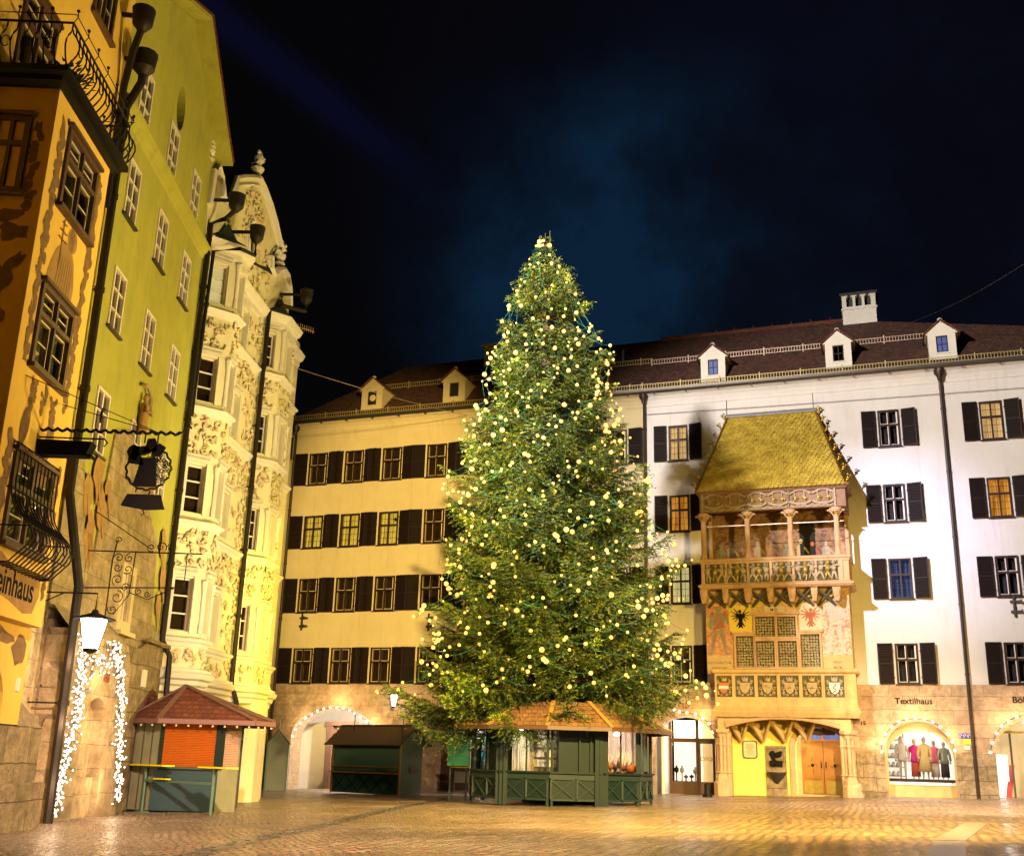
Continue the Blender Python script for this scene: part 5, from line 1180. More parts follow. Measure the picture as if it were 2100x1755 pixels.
# bulging window grille on the lowest bay window
G_ = MB(); gx0, gx1, gz0, gz1 = W3[0]-.08, W3[1]+.08, W3[2]-.32, W3[3]+.12
def gy(t_): return -1.27-.42*math.exp(-((t_-.22)/.2)**2)
for i in range(13):
    x = gx0+(gx1-gx0)*i/12; G_.tube([(x, gy(k/14), gz0+(gz1-gz0)*k/14) for k in range(15)]+[], .012, 5); G_.tube([(x, gy(0), gz0), (x, -1.2, gz0-.02)], .012, 4)
for t_ in (0, .12, .3, .62, 1.): G_.tube([(gx0, gy(t_), gz0+(gz1-gz0)*t_), (gx1, gy(t_), gz0+(gz1-gz0)*t_)], .013, 5)
for x in (gx0, gx1):
    for t_ in (0, .3, .62, 1.): G_.tube([(x, gy(t_), gz0+(gz1-gz0)*t_), (x, -1.2, gz0+(gz1-gz0)*t_)], .012, 5)
for k in range(6): G_.tube([(gx0+(gx1-gx0)*(k+.5)/6+.07*math.cos(a_), gy(.22)-.02, gz0+(gz1-gz0)*.22+.09*math.sin(a_)) for a_ in [j*PI/6 for j in range(12)]], .009, 4, closed=True)
G_.build('window_grille', W['iron'], bay)
# wall paintings: garlands, bishop with staff, birds, scroll with lettering
mu = MB(); y = -1.203
def garland(u0, z0, u1, z1, n, seed, r=.075):
    r *= 1.45
    rr = random.Random(seed); k_ = [0]
    for i in range(n):
        t_ = i/(n-1); c_ = (u0+(u1-u0)*t_+.05*math.sin(i*1.9), z0+(z1-z0)*t_); flat(mu, blob(c_[0], c_[1], r*rr.uniform(.6,1.25), r*rr.uniform(.9,1.7), rr.uniform(-.5,.5), 11, .35, i+seed), y-.0015*(i % 5), .002)
def grapes(u, z, n, seed, mb=None, yy=None):
    rr = random.Random(seed); mb = mb or mu
    for i in range(n):
        t_ = i/n; flat(mb, blob(u+rr.uniform(-.13,.13)*(1-t_*.8), z-t_*.48, .045, .045, 0, 8, .05, i), (yy or y)-.0015*(i % 6), .002)
garland(15.62, 9.45, 15.66, 10.75, 14, 1); garland(17.42, 9.3, 17.40, 10.75, 14, 2); garland(15.60, 6.9, 15.62, 9.3, 22, 3, .065); garland(17.36, 6.6, 17.38, 9.2, 24, 4, .065)
garland(15.55, 4.2, 15.6, 5.6, 13, 6); garland(17.5, 4.3, 17.52, 5.6, 12, 7)
split_build(mu, 'leaf_garland', W['paint'], bay)
mu = MB()
flat(mu, [(15.85,8.28),(16.95,8.28),(16.98,8.55),(16.85,8.95),(16.68,9.12),(16.4,9.16),(16.1,8.9),(15.95,8.6)], y, .002); flat(mu, blob(16.66, 9.28, .20, .22, 0, 16, .03, 5), y-.002, .002)
mu.build('saint_mural', W['paint2'], bay)
mu = MB(); flat(mu, blob(16.64, 9.20, .10, .13, 0, 12, .05, 5), y-.005, .002); flat(mu, [(16.53,9.28),(16.75,9.28),(16.72,9.42),(16.64,9.50),(16.56,9.42)], y-.007, .002)
mu.beam((16.24, y-.008, 8.6), (16.24, y-.008, 9.46), .03, .004)
for q, wv in ((9.38,.10),(9.24,.14),(9.10,.17)): mu.beam((16.24-wv, y-.009, q), (16.24+wv, y-.009, q), .035, .004)
for q in range(7): flat(mu, limb((16.2+.1*q, 8.32), (16.3+.08*q, 8.9), .014, .01), y-.004, .002)
mu.build('saint_outline', W['paint'], bay)
mu = MB()
grapes(16.1, 6.66, 34, 1); grapes(16.9, 6.62, 38, 2); grapes(16.5, 6.70, 18, 5)
for k, uu in enumerate((15.98, 16.95)):
    flat(mu, blob(uu, 5.90-.0*k, .15, .33, -.2, 14, .08, 20+k), y, .002); flat(mu, blob(uu+.04, 6.30, .06, .09, 0, 10, .05, 3), y-.002, .002); flat(mu, [(uu-.12,5.62),(uu+.1,5.62),(uu+.16,5.2),(uu-.3,5.12)], y-.003, .002); flat(mu, limb((uu, 5.6), (uu-.18, 5.48), .03, .02), y-.005, .002)
for k in range(9): flat(mu, limb((15.6+.22*k, 5.52+.04*(k % 2)), (15.75+.22*k, 5.60-.06*(k % 3)), .05, .02), y-.007-.001*k, .002)
grapes(17.62-.0, 4.0, 22, 8)
split_build(mu, 'bird_mural', W['paint'], bay)
mu = MB(); flat(mu, [(14.9,3.86),(15.9,3.98),(16.5,3.78),(17.0,3.80),(17.42,3.86),(17.48,3.55),(17.3,3.26),(16.95,3.22),(16.4,3.34),(15.8,3.42),(14.9,3.5)], y, .002); sb = mu.build('painted_scroll', W['paint2'], bay)
text('Weinhaus', .52, W['black'], sb, (16.32, y-.006, 3.42), name='lettering', ext=.002).scale = (.88, 1, 1)
# murals on the darker side of the bay
mu = MB(); mu.T = DT; rr = random.Random(4)
for i in range(9): flat(mu, blob(.98+.05*math.sin(i*2), 9.2+i*.17, .07, .11, rr.uniform(-.5,.5), 11, .35, i), -.006-.001*(i % 4), .002)
for i, (u, z, a_, b_) in enumerate(((.85,8.75,.22,.16),(.7,9.02,.3,.1),(.75,8.0,.2,.3),(.95,8.25,.2,.1),(.55,7.6,.3,.12),(.6,6.9,.28,.26),(.4,6.3,.3,.25),(.75,7.3,.12,.3))): flat(mu, blob(u, z, a_, b_, .3*i, 12, .3, i+40), -.006-.0012*i, .002)
split_build(mu, 'side_mural', W['paint'], YH)
# lower part: arch under the bay and the stone corner
m = MB(); ya = -.95; m.holed([(13.5, 1.62), (18.05, 1.62), (18.05, 3.098), (13.5, 3.098)], [[(13.9, 1.62+.001)]*0 or arch_hole(14.6, 17.35, 1.9, 2.72, 1.63)], ya, .3, thick=.95); m.build('arcade_wall', W['yellow'], YH)
m = MB(); 
fx = [blob(16.9, 2.9, .45, .12, -.1, 14, .25, 2), blob(17.65, 2.75, .28, .22, 0, 14, .2, 3)]
flat(m, fx[0], ya-.002, .003); flat(m, fx[1], ya-.006, .003); m.build('vine_mural', W['paint'], YH)
m = MB(); m.box(13.5, 18.9, -1.02, .0, lg(17), 1.6); m.box(13.5, 19.1, -1.12, -.0, lg(17), .75); m.add([(18.05,-.95,1.6),(18.9,-1.02,1.6),(18.9,-.0,1.6),(18.05,-.0,1.6),(18.05,-.95,2.1),(18.4,-.5,2.3),(18.9,-.0,2.2),(18.05,-.0,2.2)], [(4,5,6,7),(0,1,5,4),(1,2,6,5)]); m.build('corner_stone', W['darkstone'], YH)
m = MB(); m.box(18.05-.3, 18.05-.2, ya-.03, ya, 2.12, 2.32); m.build('intercom', W['whiteframe'], YH)

# ---- rococo house
RH = onf('rococo_house', 'cream rococo house with two projecting bays, stucco ornament and curved gable', 'house', HF)
hg_ = lambda u, off=0: HF.gz(u, off) - .12
segs = [((.1,0),(.82,-.72)), ((.82,-.72),(1.42,-.72)), ((1.42,-.72),(2.14,0)), ((2.14,0),(5.45,0)), ((5.45,0),(6.0,-.545)), ((6.0,-.545),(7.23,-.545)), ((7.23,-.545),(7.8,0)), ((7.8,0),(9.62,0))]
path = [(-.1,0)]+[segs[0][0]]+[s_[1] for s_ in segs]
ztop = 15.25
rows = [(14.65,13.50), (11.85,10.55), (8.74,7.42), (5.68,4.30)]
def segT(s_):
    a_, b_ = s_; return Matrix.Translation((a_[0], a_[1], 0)) @ Matrix.Rotation(math.atan2(b_[1]-a_[1], b_[0]-a_[0]), 4, 'Z')
winx = {0: (.20,.70), 1: (.10,.48), 2: (.3,.8), 3: (1.26,1.78), 4: (.22,.47), 5: (.38,.88), 6: (.2,.6)}
Lg = {i: math.dist(*s_) for i, s_ in enumerate(segs)}
zwall0 = 3.0
for i, s_ in enumerate(segs):
    m = MB(segT(s_)); top = ztop if i in (0,1,2,4,5,6) else ztop+.6
    hs = [rect(winx[i][0], winx[i][1], b_, a_) for a_, b_ in rows] if i in winx else []
    m.holed(rect(0, Lg[i], zwall0, top), hs, 0, .20, edge=False); m.build('wall', W['rococo'], RH)
wb = MB(); wb.box(-.1, 9.6, .4, .5, 3., 15.2); wb.build('inner_wall', W['dark'], RH)
def rwin(i, a_, b_, lit):
    x0, x1 = winx[i]; w, h = x1-x0, a_-b_; f = MB(); t = .045
    f.box(0, t, 0, .05, 0, h); f.box(w-t, w, 0, .05, 0, h); f.box(t, w-t, .001, .05, 0, t); f.box(t, w-t, .001, .05, h-t, h)
    for q in (1, 2): f.box(t, w-t, .005, .045, h*q/3-.02, h*q/3+.02)
    T_ = segT(segs[i]); p_ = T_ @ Vector((x0, .14, b_)); rz = math.atan2(segs[i][1][1]-segs[i][0][1], segs[i][1][0]-segs[i][0][0])
    o = f.build('window', W['whiteframe'], RH, loc=p_, rz=rz)
    p = MB(); p.box(t, w-t, .03, .034, t, h-t); p.build('pane', W['mirror'] if not lit else W['glass'], o)
    c = MB(); c.box(0, w, .10, .105, 0, h); c.build('blind' if lit else 'curtain', W[lit or 'curtain'], o)
for i in winx:
    for k, (a_, b_) in enumerate(rows): rwin(i, a_, b_, 'litcream' if (k == 0 and i in (0, 1)) else None)
# window surrounds, pilasters
sr = MB()
for i in winx:
    sr.T = segT(segs[i]); x0, x1 = winx[i]
    for a_, b_ in rows:
        for xx in ((max(.01, x0-.09), x0-.015), (x1+.015, min(Lg[i]-.01, x1+.09))): sr.box(xx[0], xx[1], -.05, .0, b_-.05, a_+.06)
        sr.box(max(.01, x0-.12), min(Lg[i]-.01, x1+.12), -.07, .0, a_+.06, a_+.16); sr.box(max(.01, x0-.1), min(Lg[i]-.01, x1+.1), -.09, 0, a_+.22, a_+.27)
for px_, py_ in ((.82,-.72),(1.42,-.72),(6.0,-.545),(7.23,-.545)):
    sr.T = None
    for a_, b_ in rows: sr.lathe([(.07,0),(.07,.2),(.05,.3),(.065,1.1),(.10,1.3),(.11,1.38)], (px_, py_, b_-.04), 8)
split_build(sr, 'window_surround', W['whitetrim'], RH)
# storey cornices
co = MB()
for z in (13.18, 10.26, 7.10, 4.02): co.sweep(path, [(0,z-.12),(.03,z-.1),(.06,z-.02),(.13,z+.02),(.16,z+.08),(.13,z+.11),(.02,z+.14),(0,z+.14)])
co.sweep(path, [(0,ztop-.35),(.05,ztop-.3),(.06,ztop-.15),(.16,ztop-.1),(.22,ztop+.02),(.25,ztop+.1),(0,ztop+.14)])
co.sweep(path, [(0,2.75),(.05,2.78),(.05,2.9),(.13,2.95),(.15,3.05),(.24,3.1),(.28,3.22),(.2,3.28),(.2,3.34),(0,3.36)])
co.build('cornice', W['whitetrim'], RH)
# stucco relief: shells, scrolls and leaves modelled on each panel
W['stpink'] = mat('pink_stucco', (.60,.34,.20), .8, noise=(5,(.72,.58,.38),.25)); W['stgreen'] = mat('yellow_green_stucco', (.44,.40,.08), .8, noise=(5,(.62,.56,.26),.25)); W['stcream'] = mat('modelled_cream_stucco', (.74,.66,.44), .8, noise=(9,(.58,.46,.28),.3), bump=(30,.5,.01))
def stucco(T_, x0, x1, z0, z1, seed, parent, dens=26., name='stucco_relief'):
    rr = random.Random(seed); m = MB(T_); n_ = max(6, int((x1-x0)*(z1-z0)*dens))
    xm = (x0+x1)/2
    for k in range(n_):
        u = rr.uniform(x0, x1); z = rr.uniform(z0, z1); sg = 1 if u < xm else -1; m.mi = 0 if rr.random() < .62 else (1 if rr.random() < .6 else 2)
        ty = rr.random(); r0 = min(rr.uniform(.06,.17), (x1-x0)*.28)
        u = min(max(u, x0+r0*.8), x1-r0*.8)
        if ty < .5:
            q = spiral((u, z), r0, rr.uniform(.6,1.3), rr.uniform(0,6.3), -.015, sg, 10, rr.uniform(.02,.09)); m.tube(q, rr.uniform(.018,.038), 5, taper=[.5+.9*math.sin(PI*min(1,(j+1)/8)) for j in range(11)])
        elif ty < .8:
            a_ = rr.uniform(0, 6.3)
            for j in range(4): b_ = a_+(j-1.5)*.38; m.tube([(u, -.02, z), (u+r0*.7*math.cos(b_), -.07, z+r0*.7*math.sin(b_)), (u+r0*1.15*math.cos(b_), -.03, z+r0*1.15*math.sin(b_))], .022, 4, taper=[.6,1.2,.3])
        else: m.ball((u, -.02, z), r0*.42, 6, 5, (1,.7,1.2))
    return m.build(name, [W['stcream'], W['stpink'], W['stgreen']], parent, smooth=True, recalc=False)
for i, s_ in enumerate(segs):
    if i in (2, 6): continue
    T_ = segT(s_); L_ = Lg[i]
    for k, (z0, z1) in enumerate(((12.15,13.02), (9.02,10.1), (5.95,6.96), (3.42,3.88))):
        if i == 7: x0, x1 = .05, L_*.4
        else: x0, x1 = .04, L_-.04
        stucco(T_, x0, x1, z0, z1, 100+i*10+k, RH, 30)
    if i == 3:
        for k, (a_, b_) in enumerate(rows):
            stucco(T_, .05, .75, b_-.1, a_+.3, 300+k, RH, 18); stucco(T_, 2.55, 3.25, b_-.1, a_+.3, 320+k, RH, 22); stucco(T_, 1.9, 2.5, b_+.1, a_+.2, 340+k, RH, 6)
    if i in (1, 5):
        for k, (a_, b_) in enumerate(rows): stucco(T_, winx[i][1]+.08, L_-.02, b_, a_, 360+k+i, RH, 22)
# gable
GO = [(-.2,ztop+.1),(-.3,16.2),(-.2,17.35),(.05,17.62),(.35,17.45),(.6,17.0),(.95,16.95),(1.3,17.5),(1.55,18.1),(2.1,18.45),(2.8,18.85),(3.5,19.2),(4.0,19.15),(4.7,18.95),(5.35,18.65),(5.9,18.3),(6.25,18.1),(6.1,17.85),(5.7,17.75),(5.35,17.3),(5.45,16.95),(5.8,16.85),(6.2,17.2),(6.7,17.5),(7.2,17.5),(7.6,17.1),(7.8,16.5),(7.8,ztop+.1)]
ovw = [(3.33+.30*math.cos(t_), 16.95+.62*math.sin(t_)) for t_ in [2*PI*i/18 for i in range(18)]]
m = MB(); m.holed(GO, [ovw], -.05, .2, thick=.5); gb_ = m.build('gable', W['rococo'], RH)
m = MB(); m.box(2.8, 3.9, .1, .12, 16.2, 17.7); m.build('oval_pane', W['mirror'], gb_)
m = MB(); 
m.tube([(x, -.10, z) for x, z in GO[1:-1]], .10, 6); m.tube([(3.35+(x-3.35)*.90, -.08, 16.6+(z-16.6)*.90) for x, z in GO[2:-2]], .05, 5); m.tube([(x, -.10, z) for x, z in ovw], .07, 6, closed=True); m.tube([(3.33+(x-3.33)*1.35, -.07, 16.95+(z-16.95)*1.22) for x, z in ovw], .04, 6, closed=True)
m.build('gable_moulding', W['whitetrim'], gb_)
m = MB(); m.add([(x, -.16, z+.09) for x, z in GO[1:-1]]+[(x, 3.5, z+.09) for x, z in GO[1:-1]], [(i, i+1, i+27-0-1+0, i+26-1) for i in range(0)] ); 
ng = len(GO)-2; m.f = [(i, i+1, i+1+ng, i+ng) for i in range(ng-1)]; m.m = [0]*len(m.f); m.build('gable_flashing', W['copper'], gb_)
I = Matrix.Identity(4)
for a_ in ((2.5,2.95,16.1,18.3),(3.7,4.3,16.1,18.3),(2.7,4.1,17.75,18.6),(2.2,4.6,15.5,16.15),(4.6,5.4,15.6,17.3),(1.5,2.3,15.5,16.6)): stucco(Matrix.Translation((0,-.05,0)), *a_, int(a_[0]*100), gb_, 26)
for u, z, s_ in ((3.45, 19.2, 1.), (6.5, 17.6, .9), (-.5, 17.55, .75)):
    m = MB(); rr = random.Random(int(u*9)); m.lathe([(.22,0),(.16,.08),(.10,.16),(.20,.26),(.22,.34),(.10,.44),(.16,.58),(.19,.70),(.12,.84),(.09,.94),(.04,1.02)], (0,0,0), 10)
    for q in range(14): a_ = rr.uniform(0,6.3); z_ = rr.uniform(.2,.9); m.ball((.17*math.cos(a_), .17*math.sin(a_), z_), rr.uniform(.04,.08), 6, 4)
    m.v = [(a_*s_+u, b_*s_, c_*s_+z) for a_, b_, c_ in m.v]; m.build('finial', W['whitetrim'], RH, smooth=.8)
# little copper roofs of the bays
for (a_, b_, c_, d_, p_) in ((.1, .82, 1.42, 2.14, .72), (5.45, 6.0, 7.23, 7.8, .545)):
    m = MB(); z = ztop+.12; ap = ((b_+c_)/2, -.15, z+1.0); e = [(a_-.15,.0,z),(b_-.12,-p_-.22,z),(c_+.12,-p_-.22,z),(d_+.15,.0,z)]
    mid = [tuple(q[i]*.45+ap[i]*.55-(0,0,.22)[i] for i in range(3)) for q in e]
    m.add(e+mid+[ap], [(0,1,5,4),(1,2,6,5),(2,3,7,6),(4,5,8),(5,6,8),(6,7,8),(3,2,1,0)]); m.ball((ap[0], ap[1], ap[2]+.05), .06, 6, 4); m.build('bay_roof', W['copper'], RH)
m = MB(); m.tube([(2.15,-.3,15.75),(2.5,-.7,15.62),(2.9,-.9,15.66),(3.1,-.95,15.6)], .05, 6, taper=[1,.8,1.4,.4]); m.tube([(2.9,-.9,15.66),(2.95,-.8,15.85)], .03, 4); m.build('water_spout', W['iron'], RH)
m = MB(); m.tube([(7.7,-.3,15.8),(8.3,-.9,15.78)], .015, 4)
for k in range(8): m.tube([(7.8+.06*k,-.45-.06*k,15.68),(7.8+.06*k,-.45-.06*k,15.92)], .01, 4)
m.build('aerial', W['rail'], RH)
pipepath(RH, HF, [(0.05,-.75,16.2),(0.0,-.5,15.9),(-.12,-.14,15.7),(-.12,-.14,4.0),(-.05,-.35,3.6),(-.05,-.45,hg_(0)+.1)], .075, .30)
pipepath(RH, HF, [(1.15,-1.05,15.75),(1.15,-1.05,15.3),(.2,-.95,15.05),(.02,-.25,14.9),(.02,-.16,10.)], .055, .28)
pipepath(RH, HF, [(6.7,-1.0,16.2),(6.7,-1.0,15.9),(5.5,-.5,15.6),(5.35,-.2,15.4),(5.35,-.15,3.3),(5.5,-.30,2.8),(5.7,-.34,hg_(5.6)+.1)], .075, .28)
# ground storey: pier and arches
m = MB(); zg = hg_(4)
ar1 = arch_hole(1.2, 3.05, 1.9, 2.75, zg, 12); ar2 = [(3.75, zg), (5.2, zg), (5.2, 1.9), (4.9, 2.4), (4.5, 2.62), (4.1, 2.4), (3.75, 1.9)]
m.holed([(-.1, zg), (9.6, zg), (9.6, 2.98), (-.1, 2.98)], [ar1, ar2], -.02, .3, thick=.5); m.build('arcade_wall', W['rococo'], RH)
m = MB(); m.box(-.1, 9.6, .5, .55, zg, 3); m.build('arcade_back', W['oryellow'], RH)
m = MB(); zz = hg_(6.5, .6)
pr_ = [(5.95,0),(6.1,-.55),(6.35,-.75),(7.1,-.75),(7.35,-.55),(7.5,0)]
m.add([(x, y, zz) for x, y in pr_]+[(x, y, 2.9) for x, y in pr_], [(i, i+1, i+7, i+6) for i in range(5)]+[(0,6,11,5)]); m.build('pier', W['rococo'], RH)
m = MB(); m.holed(rect(6.4, 6.8, 1.1, 2.0), [rect(6.43, 6.77, 1.13, 1.97)], -.765, .014, thick=.014); m.build('notice_frame', W['whitetrim'], RH)
SG = onf('shop_sign', 'round shop sign with script lettering on the rococo house arcade', 'sign', HF)
u, z = HF.at(417, 1432, .1); m = MB(); m.lathe([(.24,0),(.24,.05)], (0,0,0), 16); m.v = [(u+a_, -.04-c_, z+.02+b_) for a_, b_, c_ in m.v]; m.build('sign_disc', W['stpink'], SG)
text('R', .3, W['paint'], SG, (u, -.1, z-.09)); text('Marmo', .30, W['paint'], SG, (u+.95, -.05, z-.12), shear=.2)

# ---- wrought iron bracket signs
SF = Fr((-8.1, 16.6), 0.)
s1 = onf('bracket_sign', 'black wrought iron bracket sign with a ring of grapes and a jug', 'sign', SF)
m = MB(); m.tube([(1.12+i*(3.35-1.12)/60, 0+.02*math.cos(i*1.6), 6.03+.022*math.sin(i*1.6)) for i in range(61)], .024, 6); m.tube([(3.32,0,6.02),(3.40,0,6.06),(3.42,0,6.14),(3.48,0,6.17),(3.52,0,6.12)], .016, 5)
m.tube([(1.14,0,6.03),(1.14,0,5.78)], .03, 5); m.tube([(1.12,0,5.90),(2.2,0,5.90),(2.25,0,5.84),(2.2,0,5.78)], .014, 5)
m.tube([(2.82,0,6.02),(2.82,0,5.86)], .012, 4); m.tube([(3.02,0,6.02),(3.02,0,5.86)], .012, 4)
m.build('bracket', W['iron'], s1)
m = MB(); m.tube([(3.0,0,5.1),(2.96,.0,4.98),(2.98,0,4.88),(2.92,0,4.8),(2.95,0,4.74),(2.9,0,4.72)], .012, 5); m.tube([(2.78,0,5.14),(2.78,0,5.07)], .01, 4); m.tube([(3.1,0,5.14),(3.1,0,5.07)], .01, 4); m.build('tail_scroll', W['iron'], s1)
m = MB(); m.prism([(1.2,5.84),(2.05,5.82),(1.98,5.60),(1.24,5.60)], -.12, .12); m.prism([(1.97,5.62),(2.07,5.62),(2.06,5.56)], -.12, .12); m.build('lamp_box', W['black'], s1)
cx_, cz_, R_ = 2.93, 5.46, .34
m = MB(); m.tube([(cx_+(R_+.012*math.cos(i*PI/2))*math.cos(2*PI*i/64), .01*math.sin(i*PI/2), cz_+(R_+.012*math.cos(i*PI/2))*math.sin(2*PI*i/64)) for i in range(64)], .018, 6, closed=True); m.build('ring', W['iron'], s1)
m = MB(); rr = random.Random(6)
for i in range(70):
    a_ = rr.uniform(-.9, 1.9); r_ = R_*math.sqrt(rr.random())*.93; x, z = cx_+r_*math.cos(a_), cz_+r_*math.sin(a_)
    if x < cx_-.05 and z < cz_+.15: continue
    q = rr.uniform(.018,.034); m.tube([(x+q*math.cos(t_*PI/4), 0, z+q*math.sin(t_*PI/4)) for t_ in range(8)], .006, 4, closed=True)
m.build('grapes', W['iron'], s1)
m = MB(); m.prism([(2.72,5.17),(3.08,5.17),(3.02,5.62),(2.80,5.62),(2.78,5.45)], -.03, .03)
for a_, b_ in ((2.78,5.74),(2.92,5.80),(2.66,5.72),(3.05,5.74),(2.72,5.60)): flat(m, blob(a_, b_, .12, .10, a_*9, 7, .45, int(a_*100)), 0, .03)
m.build('jug_and_leaves', W['black'], s1)
m = MB(); m.prism([(2.66,5.04),(3.17,5.04),(3.24,4.82),(2.95,4.80),(2.58,4.86)], -.02, .02); m.build('name_plate', W['black'], s1)
a_ = LF.w(15.7,1.22,6.6); b_ = SF.w(3.0, 0, 6.04); c_ = LF.w(17.2,1.22,6.63)
for q, lab in ((a_, 'steel stay wire from the painted bay to the tip of the jug sign, nearer wire'), (c_, 'steel stay wire from the painted bay to the tip of the jug sign, farther wire')):
    m = MB(); m.tube([q, b_], .007, 4); m.lathe([(.008,-.12),(.022,-.05),(.022,.05),(.008,.12)], q.lerp(b_, .42), 6); tag(m.build('stay_wire', W['iron']), lab, 'wire')
S2F = Fr((-8.1, 22.5), 0.)
s2 = onf('bracket_sign', 'filigree wrought iron bracket with scrolls above the fairy lights', 'sign', S2F)
m = MB(); m.tube([(.1,0,5.18),(2.4,0,5.18)], .014, 5); m.tube([(.1,0,4.42),(2.15,0,4.48)], .014, 5); m.tube([(2.1,0,5.17),(2.1,0,4.45)], .010, 4); m.tube([(.3,-.6,5.9),(1.35,0,5.25)], .010, 4)
m.tube([(.65,0,5.4),(.6,0,5.0),(.6,0,3.85)], .016, 5); m.tube([(1.05,0,5.2),(1.02,0,4.3),(.75,0,3.9)], .012, 5)
for q, (x, z, r_) in enumerate(((.72,5.05,.1),(.93,5.05,.1),(.72,4.85,.09),(.93,4.82,.1),(.75,4.6,.12),(.92,4.45,.09),(.78,4.25,.14),(.72,4.0,.1),(1.35,5.28,.09),(1.55,5.3,.12),(1.75,5.28,.09),(1.2,4.38,.08),(1.38,4.33,.07),(2.12,4.42,.05),(.68,5.42,.07))):
    m.tube([(a_, 0, c_) for a_, b_, c_ in spiral((x, z), r_, 1.3, q*1.3, 0, 1 if q % 2 else -1, 16, 0)], .010, 4)
m.tube([(1.5,0,5.2),(1.5,0,5.62)], .008, 4); m.tube([(1.02,0,4.35),(1.4,0,4.22),(1.9,0,4.46)], .010, 4)
m.build('bracket', W['iron'], s2)

# ---- wall lanterns
def lantern(F, u, off, ztop_, h, r, label, wall_off=0., zarm=None):
    L_ = onf('wall_lantern', label, 'lantern', F, 'white lanterns on the facades'); y = -off
    m = MB(); m.lathe([(r*1.0,0),(r*1.55,-.015),(r*1.6,.0),(r*.9,.05),(r*.3,.1),(r*.2,.16)], (u, y, ztop_), 12); za = zarm or ztop_+.3
    m.tube([(u, y, ztop_+.15), (u, y, za), (u, -wall_off, za)], .015, 5); m.tube([(u, y*.5-wall_off*.5, za), (u, -wall_off, za-.3)], .012, 5); m.build('cap_and_arm', W['black'], L_, smooth=.6)
    m = MB(); m.lathe([(r*.52,-h),(r*.98,-.01)], (u, y, ztop_), 6); m.build('lantern_glass', W['lampglass'], L_)
    m = MB(); m.lathe([(r*.2,-h-.08),(r*.5,-h-.05),(r*.56,-h)], (u, y, ztop_), 6)
    for k in range(6):
        a_ = 2*PI*k/6; m.beam((u+r*.54*math.cos(a_), y+r*.54*math.sin(a_), ztop_-h), (u+r*1.0*math.cos(a_), y+r*1.0*math.sin(a_), ztop_-.01), .014)
    m.build('lantern_frame', W['black'], L_)
    return F.w(u, off, ztop_-h*.5)
LP1 = lantern(LF, 19.85, 1.3, 3.50, .52, .235, 'large glowing white wall lantern above the fairy light niche', .12, 3.95)
u, z = MF.at(808, 1424, .9); LP2 = lantern(MF, u, .9, z, .52, .20, 'small glowing white lantern on the stone band by the left arch', .06, z+.35)
# ------------------------------------------------------------------ bulbs around the stone arches
def archbulbs(F, pts, off, label, r=.055):
    root = onf('arch_light_string', label, 'light string', F, 'bulb strings over the arches'); P = [Vector((a, -off, b)) for a, b in pts]
    m = MB(); m.tube([p+Vector((0,.04,0)) for p in P], .012, 4); m.build('cord', W['cordb'], root)
    b = MB(); b.ball((0,0,0), r, 8, 6); b0 = b.build('bulb', W['bulb3'], root, smooth=True, loc=P[0])
    for p in P[1:]: c = b0.copy(); COL.objects.link(c); c.location = p
    for p in P[::3]:
        pass
    return [F.w(p.x, off, p.z) for p in P]
px = lambda L_: [MF.at(a, b, .12) for a, b in L_]
AB = []
AB += archbulbs(MF, px([(600,1509),(606,1495),(616,1482),(626,1471),(639,1465),(651,1457),(664,1453),(677,1450),(690,1450),(704,1451),(717,1456),(728,1462),(739,1469),(752,1478),(760,1490)]), .12, 'warm bulbs over the wide stone arch behind the green hut')
AB += archbulbs(MF, px([(1383,1455),(1393,1459),(1409,1461),(1426,1464),(1442,1472),(1454,1483),(1462,1500)]), .12, 'warm bulbs over the arch between kiosk and oriel')
AB += archbulbs(MF, px([(1808,1541),(1808,1523),(1816,1504),(1829,1490),(1843,1479),(1860,1474),(1877,1473),(1896,1474),(1913,1480),(1928,1490),(1943,1504),(1953,1520),(1958,1538)]), .12, 'warm bulbs over the arch of the clothes shop')
AB += archbulbs(MF, px([(2031,1542),(2035,1522),(2044,1503),(2054,1488),(2068,1477),(2085,1469),(2104,1465),(2122,1468)]), .12, 'warm bulbs over the arch cut by the right photo edge')
# ------------------------------------------------------------------ arcades behind the arches
def arcade(x0, x1, dep, h, wallm, label, z=None, side=None):
    A_ = onf('arcade_passage', label, 'passage', MF); g_ = MF.gz((x0+x1)/2, -dep)
    m = MB(); m.box(x0-1.5, x1+1.5, dep, dep+.2, g_-.3, h+.6); m.build('back_wall', W[wallm], A_)
    m = MB(); m.box(x0-1.5, x1+1.5, 1.0, dep, h, h+.1); m.build('ceiling', W['whitetrim'], A_)
    for xs_ in (x0-1.6, x1+1.5): m = MB(); m.box(xs_, xs_+.1, 1.0, dep+.2, g_-.3, h+.6); m.build('side_wall', W['whitetrim'], A_)
    cl = MB(); xm = (x0+x1)/2; cl.lathe([(.22,0),(.25,-.06),(.18,-.16),(.05,-.2)], (xm, dep*.55, h), 12); cl.build('ceiling_lamp', W['lampglass'], A_, smooth=True)
    return A_
A1 = arcade(-31.9, -27.1, 3.4, 3.8, 'whitetrim', 'white lit arcade passage seen through the wide left arch')
m = MB(); ud = MF.at(668, 1550, -3.)[0]; m.box(ud, ud+.35, 2.9, 3.35, gb(-29), 3.1); m.box(ud+.55, ud+1.5, 3.25, 3.38, gb(-29), 2.9); m.box(ud-.1, ud+1.6, 2.85, 3.38, 2.9, 3.1); m.build('shop_doorway', W['dwood'], A1)
m = MB(); m.box(ud+.65, ud+1.4, 3.2, 3.24, 1.0, 2.8); m.build('door_glass', W['litblue'], A1)
A2 = arcade(-23.9, -20.2, 2.4, 3.1, 'orstone', 'dim arcade passage behind the round kiosk, left side')
DD = onf('plank_door', 'old dark plank door with a red strip and posters beside the kiosk', 'door', MF)
